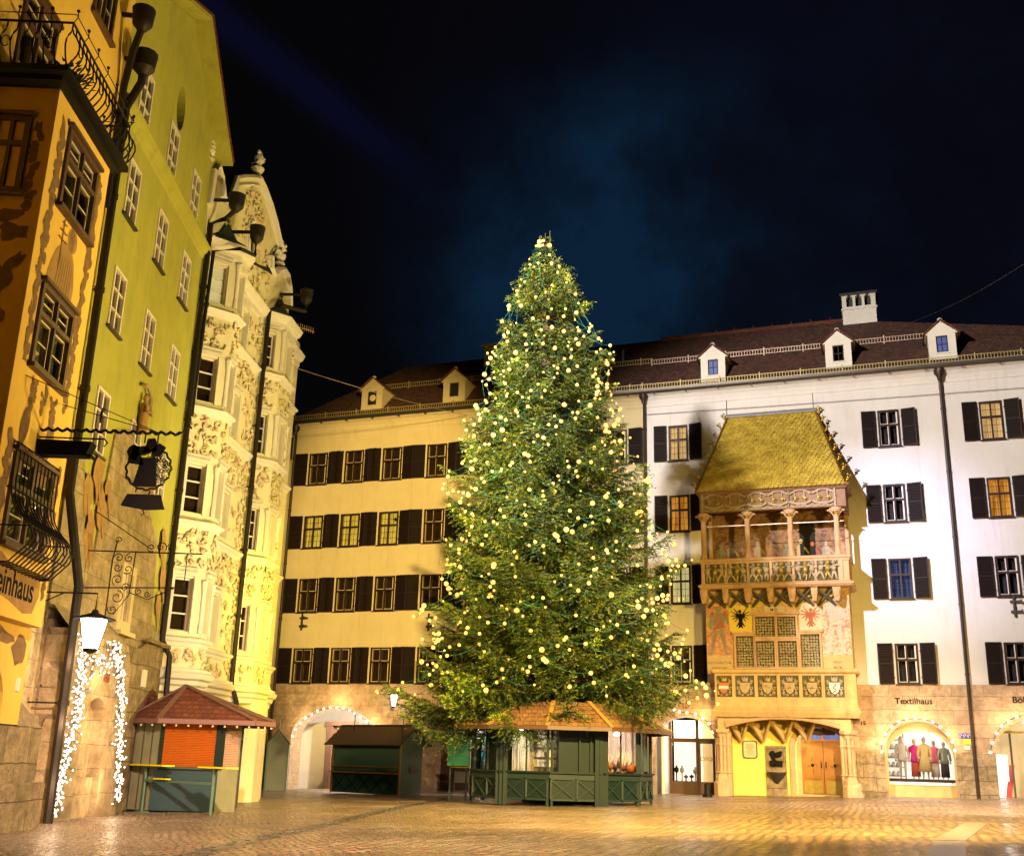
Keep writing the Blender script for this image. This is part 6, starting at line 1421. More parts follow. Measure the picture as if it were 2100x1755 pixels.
u0, u1 = MF.at(893,1570,-.6)[0], MF.at(962,1570,-.6)[0]; m = MB(); zg = gb(-23)
for k in range(5): a_ = u0+(u1-u0)*k/5; m.box(a_+.01, a_+(u1-u0)/5-.01, .6, .68, zg+.2, 2.62)
m.box(u0, u1, .56, .6, 1.3, 1.42); m.build('planks', W['dwood'], DD)
m = MB(); m.box(u0+.02, u0+.14, .54, .59, zg+.2, 1.9); m.box(u0+.02, u0+.4, .53, .58, 1.9, 2.25); m.build('red_strip', W['mred'], DD)
m = MB(); m.box(u0, u1+.6, .45, .62, zg-.02, zg+.2); m.build('door_step', W['palestone'], DD)
A3 = arcade(-18.4, -14.7, 2.6, 3.3, 'whitetrim', 'lit arcade passage hidden behind the kiosk centre')
# jewellery shop in the arch left of the oriel
JS = onf('jewellery_shop', 'brightly lit jewellery shop window beside a brown glazed door', 'shop front', MF)
u0, u1 = MF.at(1378,1560,-.9)[0], MF.at(1428,1560,-.9)[0]; u2, u3 = MF.at(1431,1560,-.9)[0], MF.at(1467,1560,-.9)[0]; zg = gb(-12)+.15
m = MB(); z0, z1, zt_ = zg+.55, 2.35, 3.35
m.box(u0-.1, u0, .85, 1.0, zg, zt_); m.box(u1, u1+.12, .85, 1.0, zg, zt_); m.box(u0, u1, .86, .98, z1, z1+.15); m.box(u0, u1, .86, .98, zg, z0); m.box(u0-.1, u3+.1, .80, 1.0, zt_-.9, zt_-.82); m.build('window_frame', W['dwood'], JS)
m = MB(); m.box(u0, u1, .92, .925, z0, z1); m.build('pane', W['glass'], JS)
m = MB(); m.box(u0-.1, u1+.1, 1.9, 1.95, zg, zt_); m.build('display_back', W['litwhite'], JS)
m = MB(); m.box(u0, u1, 1.0, 1.8, z0-.05, z0); m.build('display_shelf', W['whitetrim'], JS)
rr = random.Random(2)
for k in range(5):
    x = u0+.12+(u1-u0-.25)*k/4; h_ = rr.uniform(.25,.7); m = MB(); m.lathe([(.09,0),(.03,.04),(.03,h_*.5),(.10,h_*.62),(.11,h_*.8),(.04,h_*.9),(.05,h_)], (x, 1.3+.2*(k % 2), z0), 8); m.build('necklace_bust', W[('black','white','dwood')[k % 3]], JS, smooth=True)
dj = MB(); dj.box(u2, u2+.12, .85, .98, zg, 2.45); dj.box(u3-.1, u3, .85, .98, zg, 2.45); dj.box(u2+.12, u3-.1, .86, .97, 2.3, 2.45); dj.box(u2+.12, u3-.1, .86, .97, zg, zg+.55)
dq = dj.build('shop_door', W['dwood'], JS); m = MB(); m.box(u2+.12, u3-.1, .92, .925, zg+.55, 2.3); m.build('door_pane', W['glass'], dq)
text('OPO', .26, W['gold'], dq, ((u2+u3)/2, .90, 1.55), name='gold_lettering')
m = MB(); m.box(u2-.2, u3+.4, 2.4, 2.45, zg, 3.3); m.build('shop_interior', W['litpk'], JS)
m = MB(); m.box(u0-.1, u3+.3, .7, 1.0, zg-.16, zg-.0); m.build('step', W['orstone'], JS)
# clothes shop
CS = onf('shop_window', 'overexposed clothes shop window behind the round stone arch', 'shop window', MF)
u0, u1 = -3.5, -.6; zg = gb(-2)+.15
m = MB(); m.box(u0-.5, u1+.5, 3.2, 3.25, zg, 3.6); m.build('display_back', W['litwhite'], CS)
m = MB(); m.box(u0-.3, u1+.3, .75, .95, zg, zg+.48); m.build('stall_riser', W['orstone'], CS)
m = MB(); m.box(u0-.3, u1+.3, .7, .98, zg+.48, zg+.58); m.build('window_ledge', W['whiteframe'], CS)
m = MB(); m.box(u0-.2, u1+.2, 1.0, 2.3, zg+.60, zg+.72); m.build('display_table', W['dwood'], CS)
m = MB(); m.box(u0-.3, u1+.3, .9, .905, zg+.58, 3.5); m.build('pane', W['glass'], CS)
m = MB()
for k in range(5): m.box(u0-.1, u0+.75, 2.5, 2.9, zg+.8+.38*k, zg+.83+.38*k); 
m.box(u0-.1, u0-.06, 2.5, 2.9, zg, 3.2); m.box(u0+.72, u0+.76, 2.5, 2.9, zg, 3.2); m.build('shelf_rack', W['gutter'], CS)
m = MB()
for k in range(12):
    x = u0+.05+.2*(k % 3); z = zg+.83+.38*(k//3); m.lathe([(.09,0),(.10,.05),(.07,.14),(.03,.2)], (x, 2.65, z), 8)
m.build('folded_clothes', W['whitetrim'], CS)
m = MB(); m.box(u0+.85, u1-.85, 3.1, 3.14, zg+.6, 3.5); m.build('white_backdrop', W['litwhite'], CS)
m = MB(); m.holed(arch_hole(-3.6, -.6, 2.1, 3.42, zg), [arch_hole(-3.40, -.80, 1.9, 3.02, zg+.005)], .69, .12, thick=.12); m.build('inner_arch', W['orstone'], CS)
MC = dict(w=mat('white_coat_cloth', (.78,.74,.76), .9), k=mat('magenta_cloth', (.62,.03,.30), .85), o=mat('pale_gold_cloth', (.80,.62,.30), .85), p=mat('pink_cloth', (.70,.12,.25), .85), g=mat('grey_green_cloth', (.30,.34,.28), .9), d=mat('charcoal_cloth', (.06,.055,.06), .9), s=mat('mannequin_skin', (.66,.52,.42), .5), r=mat('red_striped_cloth', (.55,.10,.08), .9))
def ring(cx, cy, z, rx, ry, n=12): return [(cx+rx*math.cos(2*PI*k/n), cy+ry*math.sin(2*PI*k/n), z) for k in range(n)]
def mannequin(u, y, z, h, body, coat, label, hood=False, dress=False, skirt=None, grp='mannequins in the clothes shop window'):
    r = thing('mannequin', label, 'mannequin', MF.w(u, -y, z), MF.ang, grp); k = h/1.75
    m = MB()
    m.loft([ring(0,0,1.44*k,.055*k,.055*k), ring(0,0,1.52*k,.05*k,.05*k), ring(0,.0,1.55*k,.072*k,.08*k), ring(0,-.005,1.62*k,.082*k,.10*k), ring(0,0,1.70*k,.075*k,.09*k), ring(0,.01,1.75*k,.03*k,.04*k)])
    m.ball((0,-.10*k,1.61*k), .018*k, 5, 4)
    for sg in (-1, 1):
        m.tube([(sg*.09*k,0,.86*k), (sg*.10*k,-.01*k,.48*k), (sg*.10*k,.01*k,.08*k), (sg*.11*k,-.12*k,.03*k)], .065*k, 8, taper=[1.2,.85,.55,.5])
        m.tube([(sg*.19*k,0,1.38*k), (sg*.25*k,.02*k,1.12*k), (sg*.27*k,-.08*k,.88*k), (sg*.27*k,-.12*k,.78*k)], .045*k, 7, taper=[1.1,.9,.7,.6])
        for f_ in range(5): m.tube([(sg*.27*k+(f_-2)*.012*k,-.12*k,.79*k), (sg*.27*k+(f_-2)*.016*k,-.14*k,.70*k+.01*abs(f_-2)*k)], .007*k, 4)
    m.loft([ring(0,0,.84*k,.15*k,.10*k), ring(0,0,.98*k,.165*k,.11*k), ring(0,0,1.12*k,.125*k,.09*k), ring(0,0,1.32*k,.17*k,.10*k), ring(0,0,1.42*k,.15*k,.08*k), ring(0,0,1.47*k,.055*k,.055*k)])
    m.build('body', MC['s'], r, smooth=True)
    c = MB(); low = .30 if dress else .72
    c.loft([ring(0,0,low*k,(.30 if dress else .22)*k,(.24 if dress else .16)*k,14), ring(0,0,.85*k,.20*k,.14*k,14), ring(0,0,1.08*k,.155*k,.12*k,14), ring(0,0,1.32*k,.195*k,.13*k,14), ring(0,0,1.41*k,.185*k,.11*k,14), ring(0,0,1.47*k,.08*k,.08*k,14)])
    for sg in (-1, 1): c.tube([(sg*.17*k,0,1.39*k), (sg*.25*k,.02*k,1.12*k), (sg*.275*k,-.07*k,.87*k)], .062*k, 8, taper=[1.1,1,.85])
    if hood: c.loft([ring(0,.03*k,1.42*k,.13*k,.12*k), ring(0,.04*k,1.56*k,.12*k,.11*k), ring(0,.04*k,1.70*k,.11*k,.10*k), ring(0,.05*k,1.79*k,.04*k,.05*k)])
    c.build('coat' if not dress else 'dress', MC[coat], r, smooth=True)
    if skirt: s = MB(); s.loft([ring(0,0,.10*k,.20*k,.16*k), ring(0,0,.55*k,.19*k,.14*k), ring(0,0,.90*k,.165*k,.12*k)]); s.build('skirt', MC[skirt], r, smooth=True)
    return r
zt2 = zg+.72
um = lambda p: MF.at(p, 1560, -1.6)[0]
mannequin(um(1851), 1.6, zt2, 1.72, 's', 'w', 'hooded mannequin in a white coat at the left of the clothes window', hood=True)
mannequin(um(1877), 1.6, zt2, 1.65, 's', 'k', 'mannequin in a magenta jacket with red striped trousers', skirt='r')
mannequin(um(1897), 1.45, zt2, 1.72, 's', 'o', 'mannequin in a long pale gold dress at the middle of the window', dress=True)
mannequin(um(1917), 1.8, zt2, 1.6, 's', 'p', 'mannequin in a pink cardigan over a white dress', skirt='w')
mannequin(um(1937), 1.6, zt2, 1.55, 's', 'g', 'mannequin in a grey green jacket and charcoal skirt', skirt='d')
sp_ = gpix(1948, 1634); STL = thing('bar_stool', 'backless dark wooden stool before the clothes shop window', 'stool', (sp_.x*.992, sp_.y*.992, gz(sp_.x, sp_.y)), MF.ang)
m = MB(); m.lathe([(.19,.60),(.20,.62),(.20,.65),(.18,.66)], (0,0,0), 14, 1.5, 1); m.build('seat', W['dwood'], STL)
for k in range(4):
    a_ = PI/4+k*PI/2; m = MB(); m.tube([(.2*math.cos(a_), .12*math.sin(a_), .61), (.32*math.cos(a_), .2*math.sin(a_), 0)], .016, 5); m.build('leg', W['black'], STL)
m = MB(); q = [(.27*math.cos(PI/4+k*PI/2), .17*math.sin(PI/4+k*PI/2), .22) for k in range(4)]; m.tube(q, .011, 4, closed=True); m.build('foot_rail', W['black'], STL)
A4 = onf('textile_shop', 'arcade shop with textiles behind the arch at the right photo edge', 'shop front', MF); zg = gb(2)+.15
m = MB(); m.box(.2, 4.5, 2.6, 2.65, zg, 3.7); m.build('back_wall', W['cream'], A4)
m = MB(); m.box(.85, 1.3, 1.5, 1.6, zg, 2.1); m.build('white_panel', W['litwhite'], A4)
m = MB(); m.box(.6, 5, .8, 2.6, 3.55, 3.6); m.build('ceiling', W['whitetrim'], A4)
m = MB(); m.box(1.2, 2.3, 1.0, 1.1, 2.96, 3.04); m.build('yellow_rail', W['yel'], A4)
m = MB(); m.box(1.42, 1.5, 1.2, 1.26, zg, 2.96); m.build('post', W['gutter'], A4)
for k, (a_, b_, mt, lb) in enumerate(((1.10,1.32,'r','folded red striped deckchair fabric leaning in the shop'),(1.75,2.2,'g','grey green folded textile hanging in the shop'))):
    o_ = thing('textile', lb, 'textile', MF.w(a_, -1.35, zg), MF.ang); m = MB(); m.add([(0,0,0),(b_-a_,0,0),(b_-a_+.25,.3,1.3),(.25,.3,1.3),(0,.04,0),(b_-a_,.04,0),(b_-a_+.25,.34,1.3),(.25,.34,1.3)], [(0,1,2,3),(4,5,6,7),(0,1,5,4),(1,2,6,5),(2,3,7,6),(3,0,4,7)]); m.build('cloth', MC[mt], o_)
cl = MB(); cl.lathe([(.2,0),(.22,-.06),(.1,-.16)], (2.2, 1.8, 3.55), 12); cl.build('ceiling_lamp', W['lampglass'], A4)
# street signs
u0, z1 = MF.at(1966,1503,.12); u1, z0 = MF.at(1991,1513,.12)
SS = onf('street_sign', 'small blue enamel street sign beside the right downpipe', 'sign', MF); m = MB(); m.box(u0, u1, -.12, -.09, z0, z1); m.build('sign_plate', mat('blue_enamel', (.03,.03,.28), .3), SS)
m = MB()
for k in range(3):
    xc = u0+(u1-u0)*(k+.5)/3; m.tube([(xc+.05*math.cos(t_), -.125, (z0+z1)/2+.055*math.sin(t_)) for t_ in [j*PI/4 for j in range(7)]], .012, 4); m.beam((xc-.05,-.126,(z0+z1)/2-.05), (xc+.05,-.126,(z0+z1)/2+.04), .02, .006)
m.build('white_marks', W['whiteframe'], SS)
YS = onf('notice_sign', 'yellow notice over a small white one under the blue sign', 'sign', MF); m = MB(); u0, z1 = MF.at(1975,1515,.12); u1, z0 = MF.at(1991,1526,.12); m.box(u0, u1, -.10, -.07, z0, z1); m.build('yellow_plate', W['yel'], YS)
u0, z1 = MF.at(1978,1528,.12); u1, z0 = MF.at(1990,1536,.12); m = MB(); m.box(u0, u1, -.10, -.07, z0, z1); m.build('white_plate', W['whiteframe'], YS)
m = MB()
for k in range(3): m.box(u0+.03, u1-.03, -.104, -.1, z0+.05+.07*k, z0+.07+.07*k)
m.build('printed_lines', W['mred'], YS)

# ------------------------------------------------------------------ market huts
# left hut with hipped shingle roof and orange roller shutter
K1 = thing('market_hut', 'closed market hut with red hipped shingle roof and orange roller shutter', 'market hut', (-7.18, 26.5, gz(-7.18, 26.5)-.02), 0.)
Wd = 1.36; cut = .45
pl_ = [(0,0),(Wd,0),(1.72,.42),(1.45,2.1),(-.95,2.1),(-.98,.62)]
hh = 2.02
def wallseg(a_, b_, z0, z1, off=0, th_=.04):
    a_ = Vector((*a_,0)); b_ = Vector((*b_,0)); d_ = (b_-a_).normalized(); n_ = Vector((d_.y,-d_.x,0)); p = [a_+n_*off, b_+n_*off, b_+n_*(off-th_), a_+n_*(off-th_)]
    return [(q.x,q.y,z0) for q in p]+[(q.x,q.y,z1) for q in p], [(0,3,2,1),(4,5,6,7),(0,1,5,4),(1,2,6,5),(2,3,7,6),(3,0,4,7)]
m = MB()
for i in (0, 2, 3, 4): m.add(*wallseg(pl_[i], pl_[i+1], .05, hh))
m.add(*wallseg(pl_[5], pl_[0], .05, hh)); m.add(*wallseg(pl_[1], pl_[2], .05, hh)); kb = m.build('side_board', W['khaki'], K1)
m = MB(); m.add(*wallseg((-.1,0),(Wd-.0,0), .06, .94, .03, .03)); m.build('front_panel', W['teal'], K1)
m = MB()
for x0, x1 in ((-.02,.06),(Wd*.93,Wd*1.07)): m.box(x0, x1, -.06, -.001, .98, hh)
m.box(.0, Wd, -.065, -.002, .94, 1.0); m.build('corner_post', W['gwood'], K1)
m = MB(); n_ = 26
for k in range(n_):
    z = 1.0+(hh-1.05)*k/n_; m.add([(.07,-.03,z),(Wd*.92,-.03,z),(Wd*.92,-.055,z+.022),(.07,-.055,z+.022),(.07,-.03,z+.037),(Wd*.92,-.03,z+.037)], [(0,1,2,3),(3,2,5,4)])
m.build('roller_shutter', W['orange'], K1)
T_ = Matrix.Translation((Wd,0,0)) @ Matrix.Rotation(math.atan2(.42,.36), 4, 'Z'); m = MB(T_); 
for k in range(26):
    z = 1.0+(hh-1.05)*k/26; m.add([(.10,-.01,z),(.50,-.01,z),(.50,-.035,z+.022),(.10,-.035,z+.022),(.10,-.01,z+.037),(.50,-.01,z+.037)], [(0,1,2,3),(3,2,5,4)])
m.build('side_roller_shutter', mat('pale_pink_shutter', (.52,.34,.26), .5), K1)
ctr = Vector((.5, 1.0)); ev = [Vector(q) for q in ((-.02,-.36),(2.18,-.36),(2.5,.35),(2.0,2.5),(-1.1,2.5),(-1.02,.45))]; zr = hh+.02; ap1 = (.16, 1.05, 2.86)
m = MB(); m.add([(p.x, p.y, zr) for p in ev]+[ap1], [(i, (i+1) % 6, 6) for i in range(6)]+[(5,4,3,2,1,0)]); m.build('roof', W['terra'], K1)
m = MB(); 
for p in ev: m.beam((p.x, p.y, zr+.03), (ap1[0], ap1[1], ap1[2]+.03), .10, .04)
split_build(m, 'hip_cover', mat('brown_hip_felt', (.16,.09,.055), .8), K1)
m = MB()
for i in range(6):
    a_, b_ = ev[i], ev[(i+1) % 6]; m.add(*wallseg((a_.x,a_.y),(b_.x,b_.y), zr-.09, zr+.015, .02, .02))
m.build('fascia', mat('purple_brown_fascia', (.20,.10,.09), .5), K1)
m = MB()
for i in (5, 0, 1):
    a_, b_ = ev[i], ev[(i+1) % 6]; kk = 3 if i != 0 else 8
    for k in range(kk): q = a_.lerp(b_, (k+.5)/kk); m.ball((q.x, q.y, zr-.13), .028, 6, 4)
split_build(m, 'unlit_bulb', W['sash'], K1)
m = MB()
for i, fr_n in ((5, 3), (2, 2)):
    a_, b_ = Vector(pl_[i]), Vector(pl_[(i+1) % 6]); d_ = (b_-a_).normalized(); nn = Vector((d_.y, -d_.x))
    for k in range(1, fr_n+1): q = a_.lerp(b_, k/(fr_n+1))+nn*.012; m.beam((q.x, q.y, .08), (q.x, q.y, hh), .018)
split_build(m, 'board_joint', W['gutter'], K1)
CB = thing('cable_coil', 'loose dark cable with a pink plug lying beside the left hut', 'cable', (-8.25, 26.75, gz(-8.25, 26.75)))
m = MB(); m.tube([(.25*math.cos(a_*.7)*(1-.02*a_), .14*math.sin(a_*.7), .02+.004*(a_ % 3)) for a_ in range(22)]+[(.5,-.1,.02),(.9,-.2,.02)], .014, 5); m.build('cable', W['cordb'], CB); m = MB(); m.box(-.1,.12,-.08,.06,.0,.08); m.build('plug', W['stpink'], CB)
# high table in front with yellow rails
t0_, t1_ = gpix(290,1664), gpix(431,1671); th = math.atan2(t1_.y-t0_.y, t1_.x-t0_.x); Lt = (t1_-t0_).length
HT = thing('standing_table', 'green steel standing table with yellow top strips before the orange shuttered hut', 'table', (t0_.x, t0_.y, gz(t0_.x, t0_.y)), th)
m = MB(); m.box(-.48, .88, -.16, .16, 1.0, 1.03); m.box(Lt-.42+.02, Lt+.62, -.16, .16, 1.0, 1.03); split_build(m, 'yellow_top', W['yel'], HT)
m = MB(); m.box(.52, 1.02, -.14, .0, .72, .745); m.build('yellow_shelf', W['yel'], HT)
m = MB(); m.box(0, Lt, -.03, .03, .66, .71); m.box(-.1, Lt+.1, -.04, .04, .965, .998); m.build('cross_rail', W['gmetal'], HT)
for x in (0, Lt):
    m = MB(); m.tube([(x,0,0),(x,0,.97)], .035, 8); m.build('leg', W['gmetal'], HT); m = MB(); m.lathe([(.24,0),(.24,.015),(.05,.03)], (x,0,0), 16, 1, .6); m.build('foot_plate', W['gmetal'], HT)
# grey shed
sp_ = gpix(541,1617)*.93; SH = thing('garden_shed', 'narrow grey clapboard shed with a pointed roof in the corner', 'shed', (sp_.x, sp_.y, gz(sp_.x, sp_.y)-.05), math.radians(8))
W['greyboard'] = mat('grey_clapboard', (.33,.37,.36), .6, noise=(6,(.26,.29,.29),.3)); m = MB(); ws = .98; k = 0
for k in range(18): z = .08+.118*k; m.add([(.06,-.02,z),(ws,-.02,z),(ws,-.0,z+.118),(.06,-.0,z+.118)], [(0,1,2,3)])
m.box(0, ws+.04, .0, 1.6, 0, 2.22); m.prism([(0,2.22),(ws+.04,2.22),(ws/2,2.78)], -.0, 1.6); m.build('clad_wall', W['greyboard'], SH)
m = MB(); 
for sg in (0, 1):
    a_ = (-.08,2.15) if sg == 0 else (ws+.12,2.15); m.beam((a_[0],-.08,a_[1]),(ws/2,-.08,2.86),.05); m.add([(a_[0],-.1,a_[1]+.03),(ws/2,-.1,2.89),(ws/2,1.7,2.89),(a_[0],1.7,a_[1]+.03)], [(0,1,2,3)])
m.tube([(ws/2,-.05,2.8),(ws/2+.03,-.05,3.5)], .02, 5); m.build('roof', W['gutter'], SH)
m = MB(); m.box(-.02,.06,-.04,0,0,2.2); m.box(ws-.02,ws+.05,-.04,0,0,2.2); m.build('corner_post', W['gmetal'], SH)
# green hut
p0, p1, p2 = gpix(678,1623)*.93, gpix(818,1628)*.96, gpix(855,1620)*.93
th = math.atan2(p1.y-p0.y, p1.x-p0.x); K2 = thing('market_hut', 'dark green market hut with brown scalloped roof before the wide arch', 'market hut', (p0.x, p0.y, gz(p0.x,p0.y)), th)
Lw = (p1-p0).length; Ls = 1.2
m = MB(); m.box(0, .06, .0, Ls, .08, 2.0); m.box(0, Lw, Ls-.06, Ls, .08, 2.0); m.box(.06, Lw-.06, .0, .06, .08, .85); m.box(.06, Lw-.06, .02, Ls-.06, .08, .12); 
m.box(Lw-.06, Lw, 0, Ls, .08, 2.0)
k2 = m.build('hut_wall', W['gwood3'], K2)
m = MB(); 
for k in range(15): z = .1+.127*k; m.add([(Lw+.02,0,z),(Lw+.02,Ls,z),(Lw+.001,Ls,z+.127),(Lw+.001,0,z+.127)], [(0,1,2,3)])
m.prism([(0,0)]*0 or [(Lw+.0,2.0),(Lw+.02,2.0),(Lw+.02,2.01),(Lw,2.01)], 0, Ls); m.add([(Lw+.01,0,2.0),(Lw+.01,Ls,2.0),(Lw+.01,Ls/2,2.62)], [(0,1,2)]); m2 = MB(); m2.add([(0,0,2.0),(0,Ls,2.0),(0,Ls/2,2.62)], [(0,1,2)]); m2.build('gable', W['gwood3'], K2); m.build('clad_side', W['gwoodl'], K2)
m = MB(); m.box(.08, Lw-.08, .03, .05, .95, 1.95); m.build('closed_shutter', mat('dark_green_shutter', (.05,.15,.10), .35, noise=(1.2,(.10,.15,.11),.2)), K2)
m = MB(); m.box(-.02,.06,-.05,0,.05,2.0); m.box(Lw-.05,Lw+.03,-.05,0,.05,2.0); m.box(.06,Lw-.05,-.2,0,.86,.92); m.box(.06,Lw-.05,-.09,.0,1.10,1.14); m.build('wooden_trim', mat('ochre_wood_trim', (.28,.15,.035), .5), K2)
m = MB(); 
for k in range(5):
    a_ = .1+(Lw-.2)*k/5; b_ = .1+(Lw-.2)*(k+1)/5; m.beam((a_,-.02,.15),(b_,-.02,.8),.05,.03); m.beam((a_,-.024,.8),(b_,-.024,.15),.05,.03)
m.build('cross_bracing', W['gwood2'], K2)
m = MB(); NRw = 9
for j in range(NRw):
    t_ = j/NRw; y0 = -.35+(Ls/2+.35)*t_; z0 = 1.95+.78*t_; nn = 22
    for i in range(nn):
        a_ = -.25+(Lw+.5)*(i+(.5 if j % 2 else 0))/nn; b_ = a_+(Lw+.5)/nn*.94; zz = z0+.035
        if b_ > Lw+.27: continue
        m.add([(a_,y0+.03,zz+.03),((a_+b_)/2,y0-.03,zz-.02),(b_,y0+.03,zz+.03),(b_,y0+.17,zz+.12),(a_,y0+.17,zz+.12)], [(0,1,2,3,4)])
m.add([(-.25,-.35,1.95),(Lw+.25,-.35,1.95),(Lw+.25,Ls/2,2.73),(-.25,Ls/2,2.73),(-.25,Ls+.35,1.95),(Lw+.25,Ls+.35,1.95)], [(0,1,2,3),(3,2,5,4)]); m.build('shingle_roof', mat('purple_brown_shingle', (.13,.075,.065), .3, noise=(9,(.09,.05,.045),.3)), K2, recalc=False)
m = MB(); m.tube([(-.25,Ls/2,2.76),(Lw+.3,Ls/2,2.76)], .05, 6); m.tube([(Lw+.1,-.05,2.0),(Lw+.1,-.05,3.2)], .02, 5); m.tube([(.9,.3,2.5),(.9,.3,3.3)], .02, 5); m.box(Lw+.02,Lw+.06,.5,.9,.95,1.15); m.build('ridge_and_pole', W['gutter'], K2)
# little yellow topped tables by the plank door
tp = gpix(948,1622)*.97; YT = thing('standing_table', 'low standing table with a yellow top between green hut and kiosk', 'table', (tp.x, tp.y, gz(tp.x,tp.y)), MF.ang)
m = MB(); m.box(-.5,.5,-.3,.3,1.08,1.12); m.build('yellow_top', W['yel'], YT)
for x in (-.42,.42): m = MB(); m.tube([(x,0,0),(x,0,1.08)], .03, 6); m.build('leg', W['gutter'], YT)
m = MB(); m.box(-.42,.42,-.02,.02,.4,.9); m.build('board', W['khaki'], YT)

# ------------------------------------------------------------------ round kiosk at the foot of the tree
KC = Vector((2.66, 35.0, 0)); kg = gz(KC.x, KC.y-2.6)
def kp(deg, r, z=0.):                                   # degrees from the side facing the camera, clockwise to the right
    vd = math.atan2(KC.x, KC.y); a_ = math.radians(deg)
    return Vector((math.sin(vd)*-math.cos(a_)*r+math.cos(vd)*math.sin(a_)*r, -math.cos(vd)*math.cos(a_)*r-math.sin(vd)*math.sin(a_)*r, z))
KO = thing('round_kiosk', 'twelve sided green market kiosk ringed around the foot of the tree', 'kiosk', (KC.x, KC.y, kg))
ang = [-99,-68,-37,-6,25,56,87,118,149,180,211,242]
RB, REv, RT = 2.78, 3.42, 1.95; zc_, ze_, zrt = .92, 2.14, 2.88
def facet(m, d0, d1, r, z0, z1, t_=.05, ins=0.):
    a_, b_ = kp(d0, r), kp(d1, r); d_ = (b_-a_).normalized(); n_ = Vector((d_.y, -d_.x, 0)); a_ = a_+d_*ins; b_ = b_-d_*ins
    m.add([(*(a_+n_*o).xy, z) for z in (z0, z1) for o in (0, -t_)][0:0] + [(a_.x,a_.y,z0),(b_.x,b_.y,z0),(b_.x-n_.x*t_,b_.y-n_.y*t_,z0),(a_.x-n_.x*t_,a_.y-n_.y*t_,z0),(a_.x,a_.y,z1),(b_.x,b_.y,z1),(b_.x-n_.x*t_,b_.y-n_.y*t_,z1),(a_.x-n_.x*t_,a_.y-n_.y*t_,z1)], [(0,3,2,1),(4,5,6,7),(0,1,5,4),(1,2,6,5),(2,3,7,6),(3,0,4,7)])
rf = MB(); n_ = 12
ro = [kp(a_, REv, ze_) for a_ in ang]; ri = [kp(a_, RT, zrt) for a_ in ang]
rf.add(ro+ri, [(i, (i+1) % 12, 12+(i+1) % 12, 12+i) for i in range(12)]); rf.add([kp(a_, REv, ze_-.02) for a_ in ang]+[kp(a_, .4, ze_-.02) for a_ in ang], [(i, (i+1) % 12, 12+(i+1) % 12, 12+i) for i in range(12)]); rf.build('roof', brickmat('kiosk_shingles', (.20,.10,.04), (.15,.07,.03), (.05,.03,.015), .17, .12, .008, axes='xz', bump=.7, dist=.02, noise=.05), KO)
rf = MB()
for a_ in ang: rf.beam(kp(a_, REv, ze_+.03), kp(a_, RT, zrt+.03), .13, .03)
split_build(rf, 'hip_cover', mat('ochre_hip_felt', (.34,.18,.05), .6), KO)
rf = MB()
for a_, b_ in zip(ang, ang[1:]+[261]): facet(rf, a_, b_, REv+.01, ze_-.10, ze_+.01, .03)
rf.build('fascia', W['dwood'], KO)
for i, (a_, b_) in enumerate(zip(ang, ang[1:]+[261])):
    m = MB(); facet(m, a_, b_, RB, .14, zc_-.06, .05, .03)
    ba = m.build('counter_front', W['gwood'], KO)
    m = MB(); A_, B_ = kp(a_, RB+.02), kp(b_, RB+.02)
    for s_, e_ in ((0,.5),(.5,1)):
        p_, q_ = A_.lerp(B_, s_+.03), A_.lerp(B_, e_-.03); z0, z1 = .2, zc_-.22
        m.beam(p_+Vector((0,0,z0)), q_+Vector((0,0,z1)), .05, .03); m.beam(p_+Vector((0,0,z1)), q_+Vector((0,0,z0)), .05, .034)
        for z in (z0-.03, z1+.03): m.beam(p_+Vector((0,0,z)), q_+Vector((0,0,z)), .04, .05)
        m.beam(p_+Vector((0,0,z0)), p_+Vector((0,0,z1)), .05)
    m.beam(A_+Vector((0,0,zc_-.12)), B_+Vector((0,0,zc_-.12)), .03, .12)
    m.build('cross_bracing', W['gwood2'], ba)
    m = MB(); facet(m, a_, b_, RB+.10, zc_-.05, zc_, .34, .02); m.build('counter_top', W['gwood'], KO)
m = MB()
for a_ in ang:
    for d_ in (-1.3, 1.3): m.beam(kp(a_+d_, RB-.03, 0), kp(a_+d_, RB-.03, ze_), .07)
for d_ in (12., 19., 40.5, -52, -21): m.beam(kp(d_, RB-.10, zc_), kp(d_, RB-.10, ze_), .05)
for a_ in (-37, 25): 
    for d_ in (-2.9, 2.9, 0): m.beam(kp(a_+d_, RB-.0, 0), kp(a_+d_, RB-.0, ze_), .12)
split_build(m, 'post', W['gwood'], KO)
m = MB(); m.lathe([(1.15,.0),(1.15,ze_-.03)], (0,0,0), 24); m.build('inner_drum', W['gwood'], KO)
def panel(d0, d1, z0, z1, mt, name, r=RB-.12, t_=.03): mm = MB(); facet(mm, d0, d1, r, z0, z1, t_, .01); return mm.build(name, mt, KO)
# shutters and windows facet by facet
panel(-68+12, -37-2, zc_, ze_-.06, W['gwood'], 'closed_shutter'); panel(-6+5, 25-2, zc_, ze_-.06, W['gwood'], 'closed_shutter')
panel(56+10, 87, zc_+.05, ze_-.06, W['gwoodl'], 'open_shutter'); panel(87, 118, zc_, ze_-.06, W['gwood'], 'closed_shutter')
for a_, b_ in ((118,149),(149,180),(180,211),(211,242),(242,261)): panel(a_, b_, zc_, ze_-.06, W['gwood'], 'closed_shutter')
for d0, d1 in ((-96,-54),(-36,-1),(26,66)):
    e = [d for d in (d0,)+tuple(a_ for a_ in ang if d0 < a_ < d1)+(d1,)]
    for a_, b_ in zip(e, e[1:]): panel(a_, b_, zc_, ze_-.06, W['glass'], 'window_pane', RB-.06, .005)
W['drape'] = mat('cream_drape', (.72,.62,.48), .9, noise=(3,(.6,.5,.38),.3)); W['pinkback'] = mat('pinkish_backdrop', (.70,.50,.42), .9)
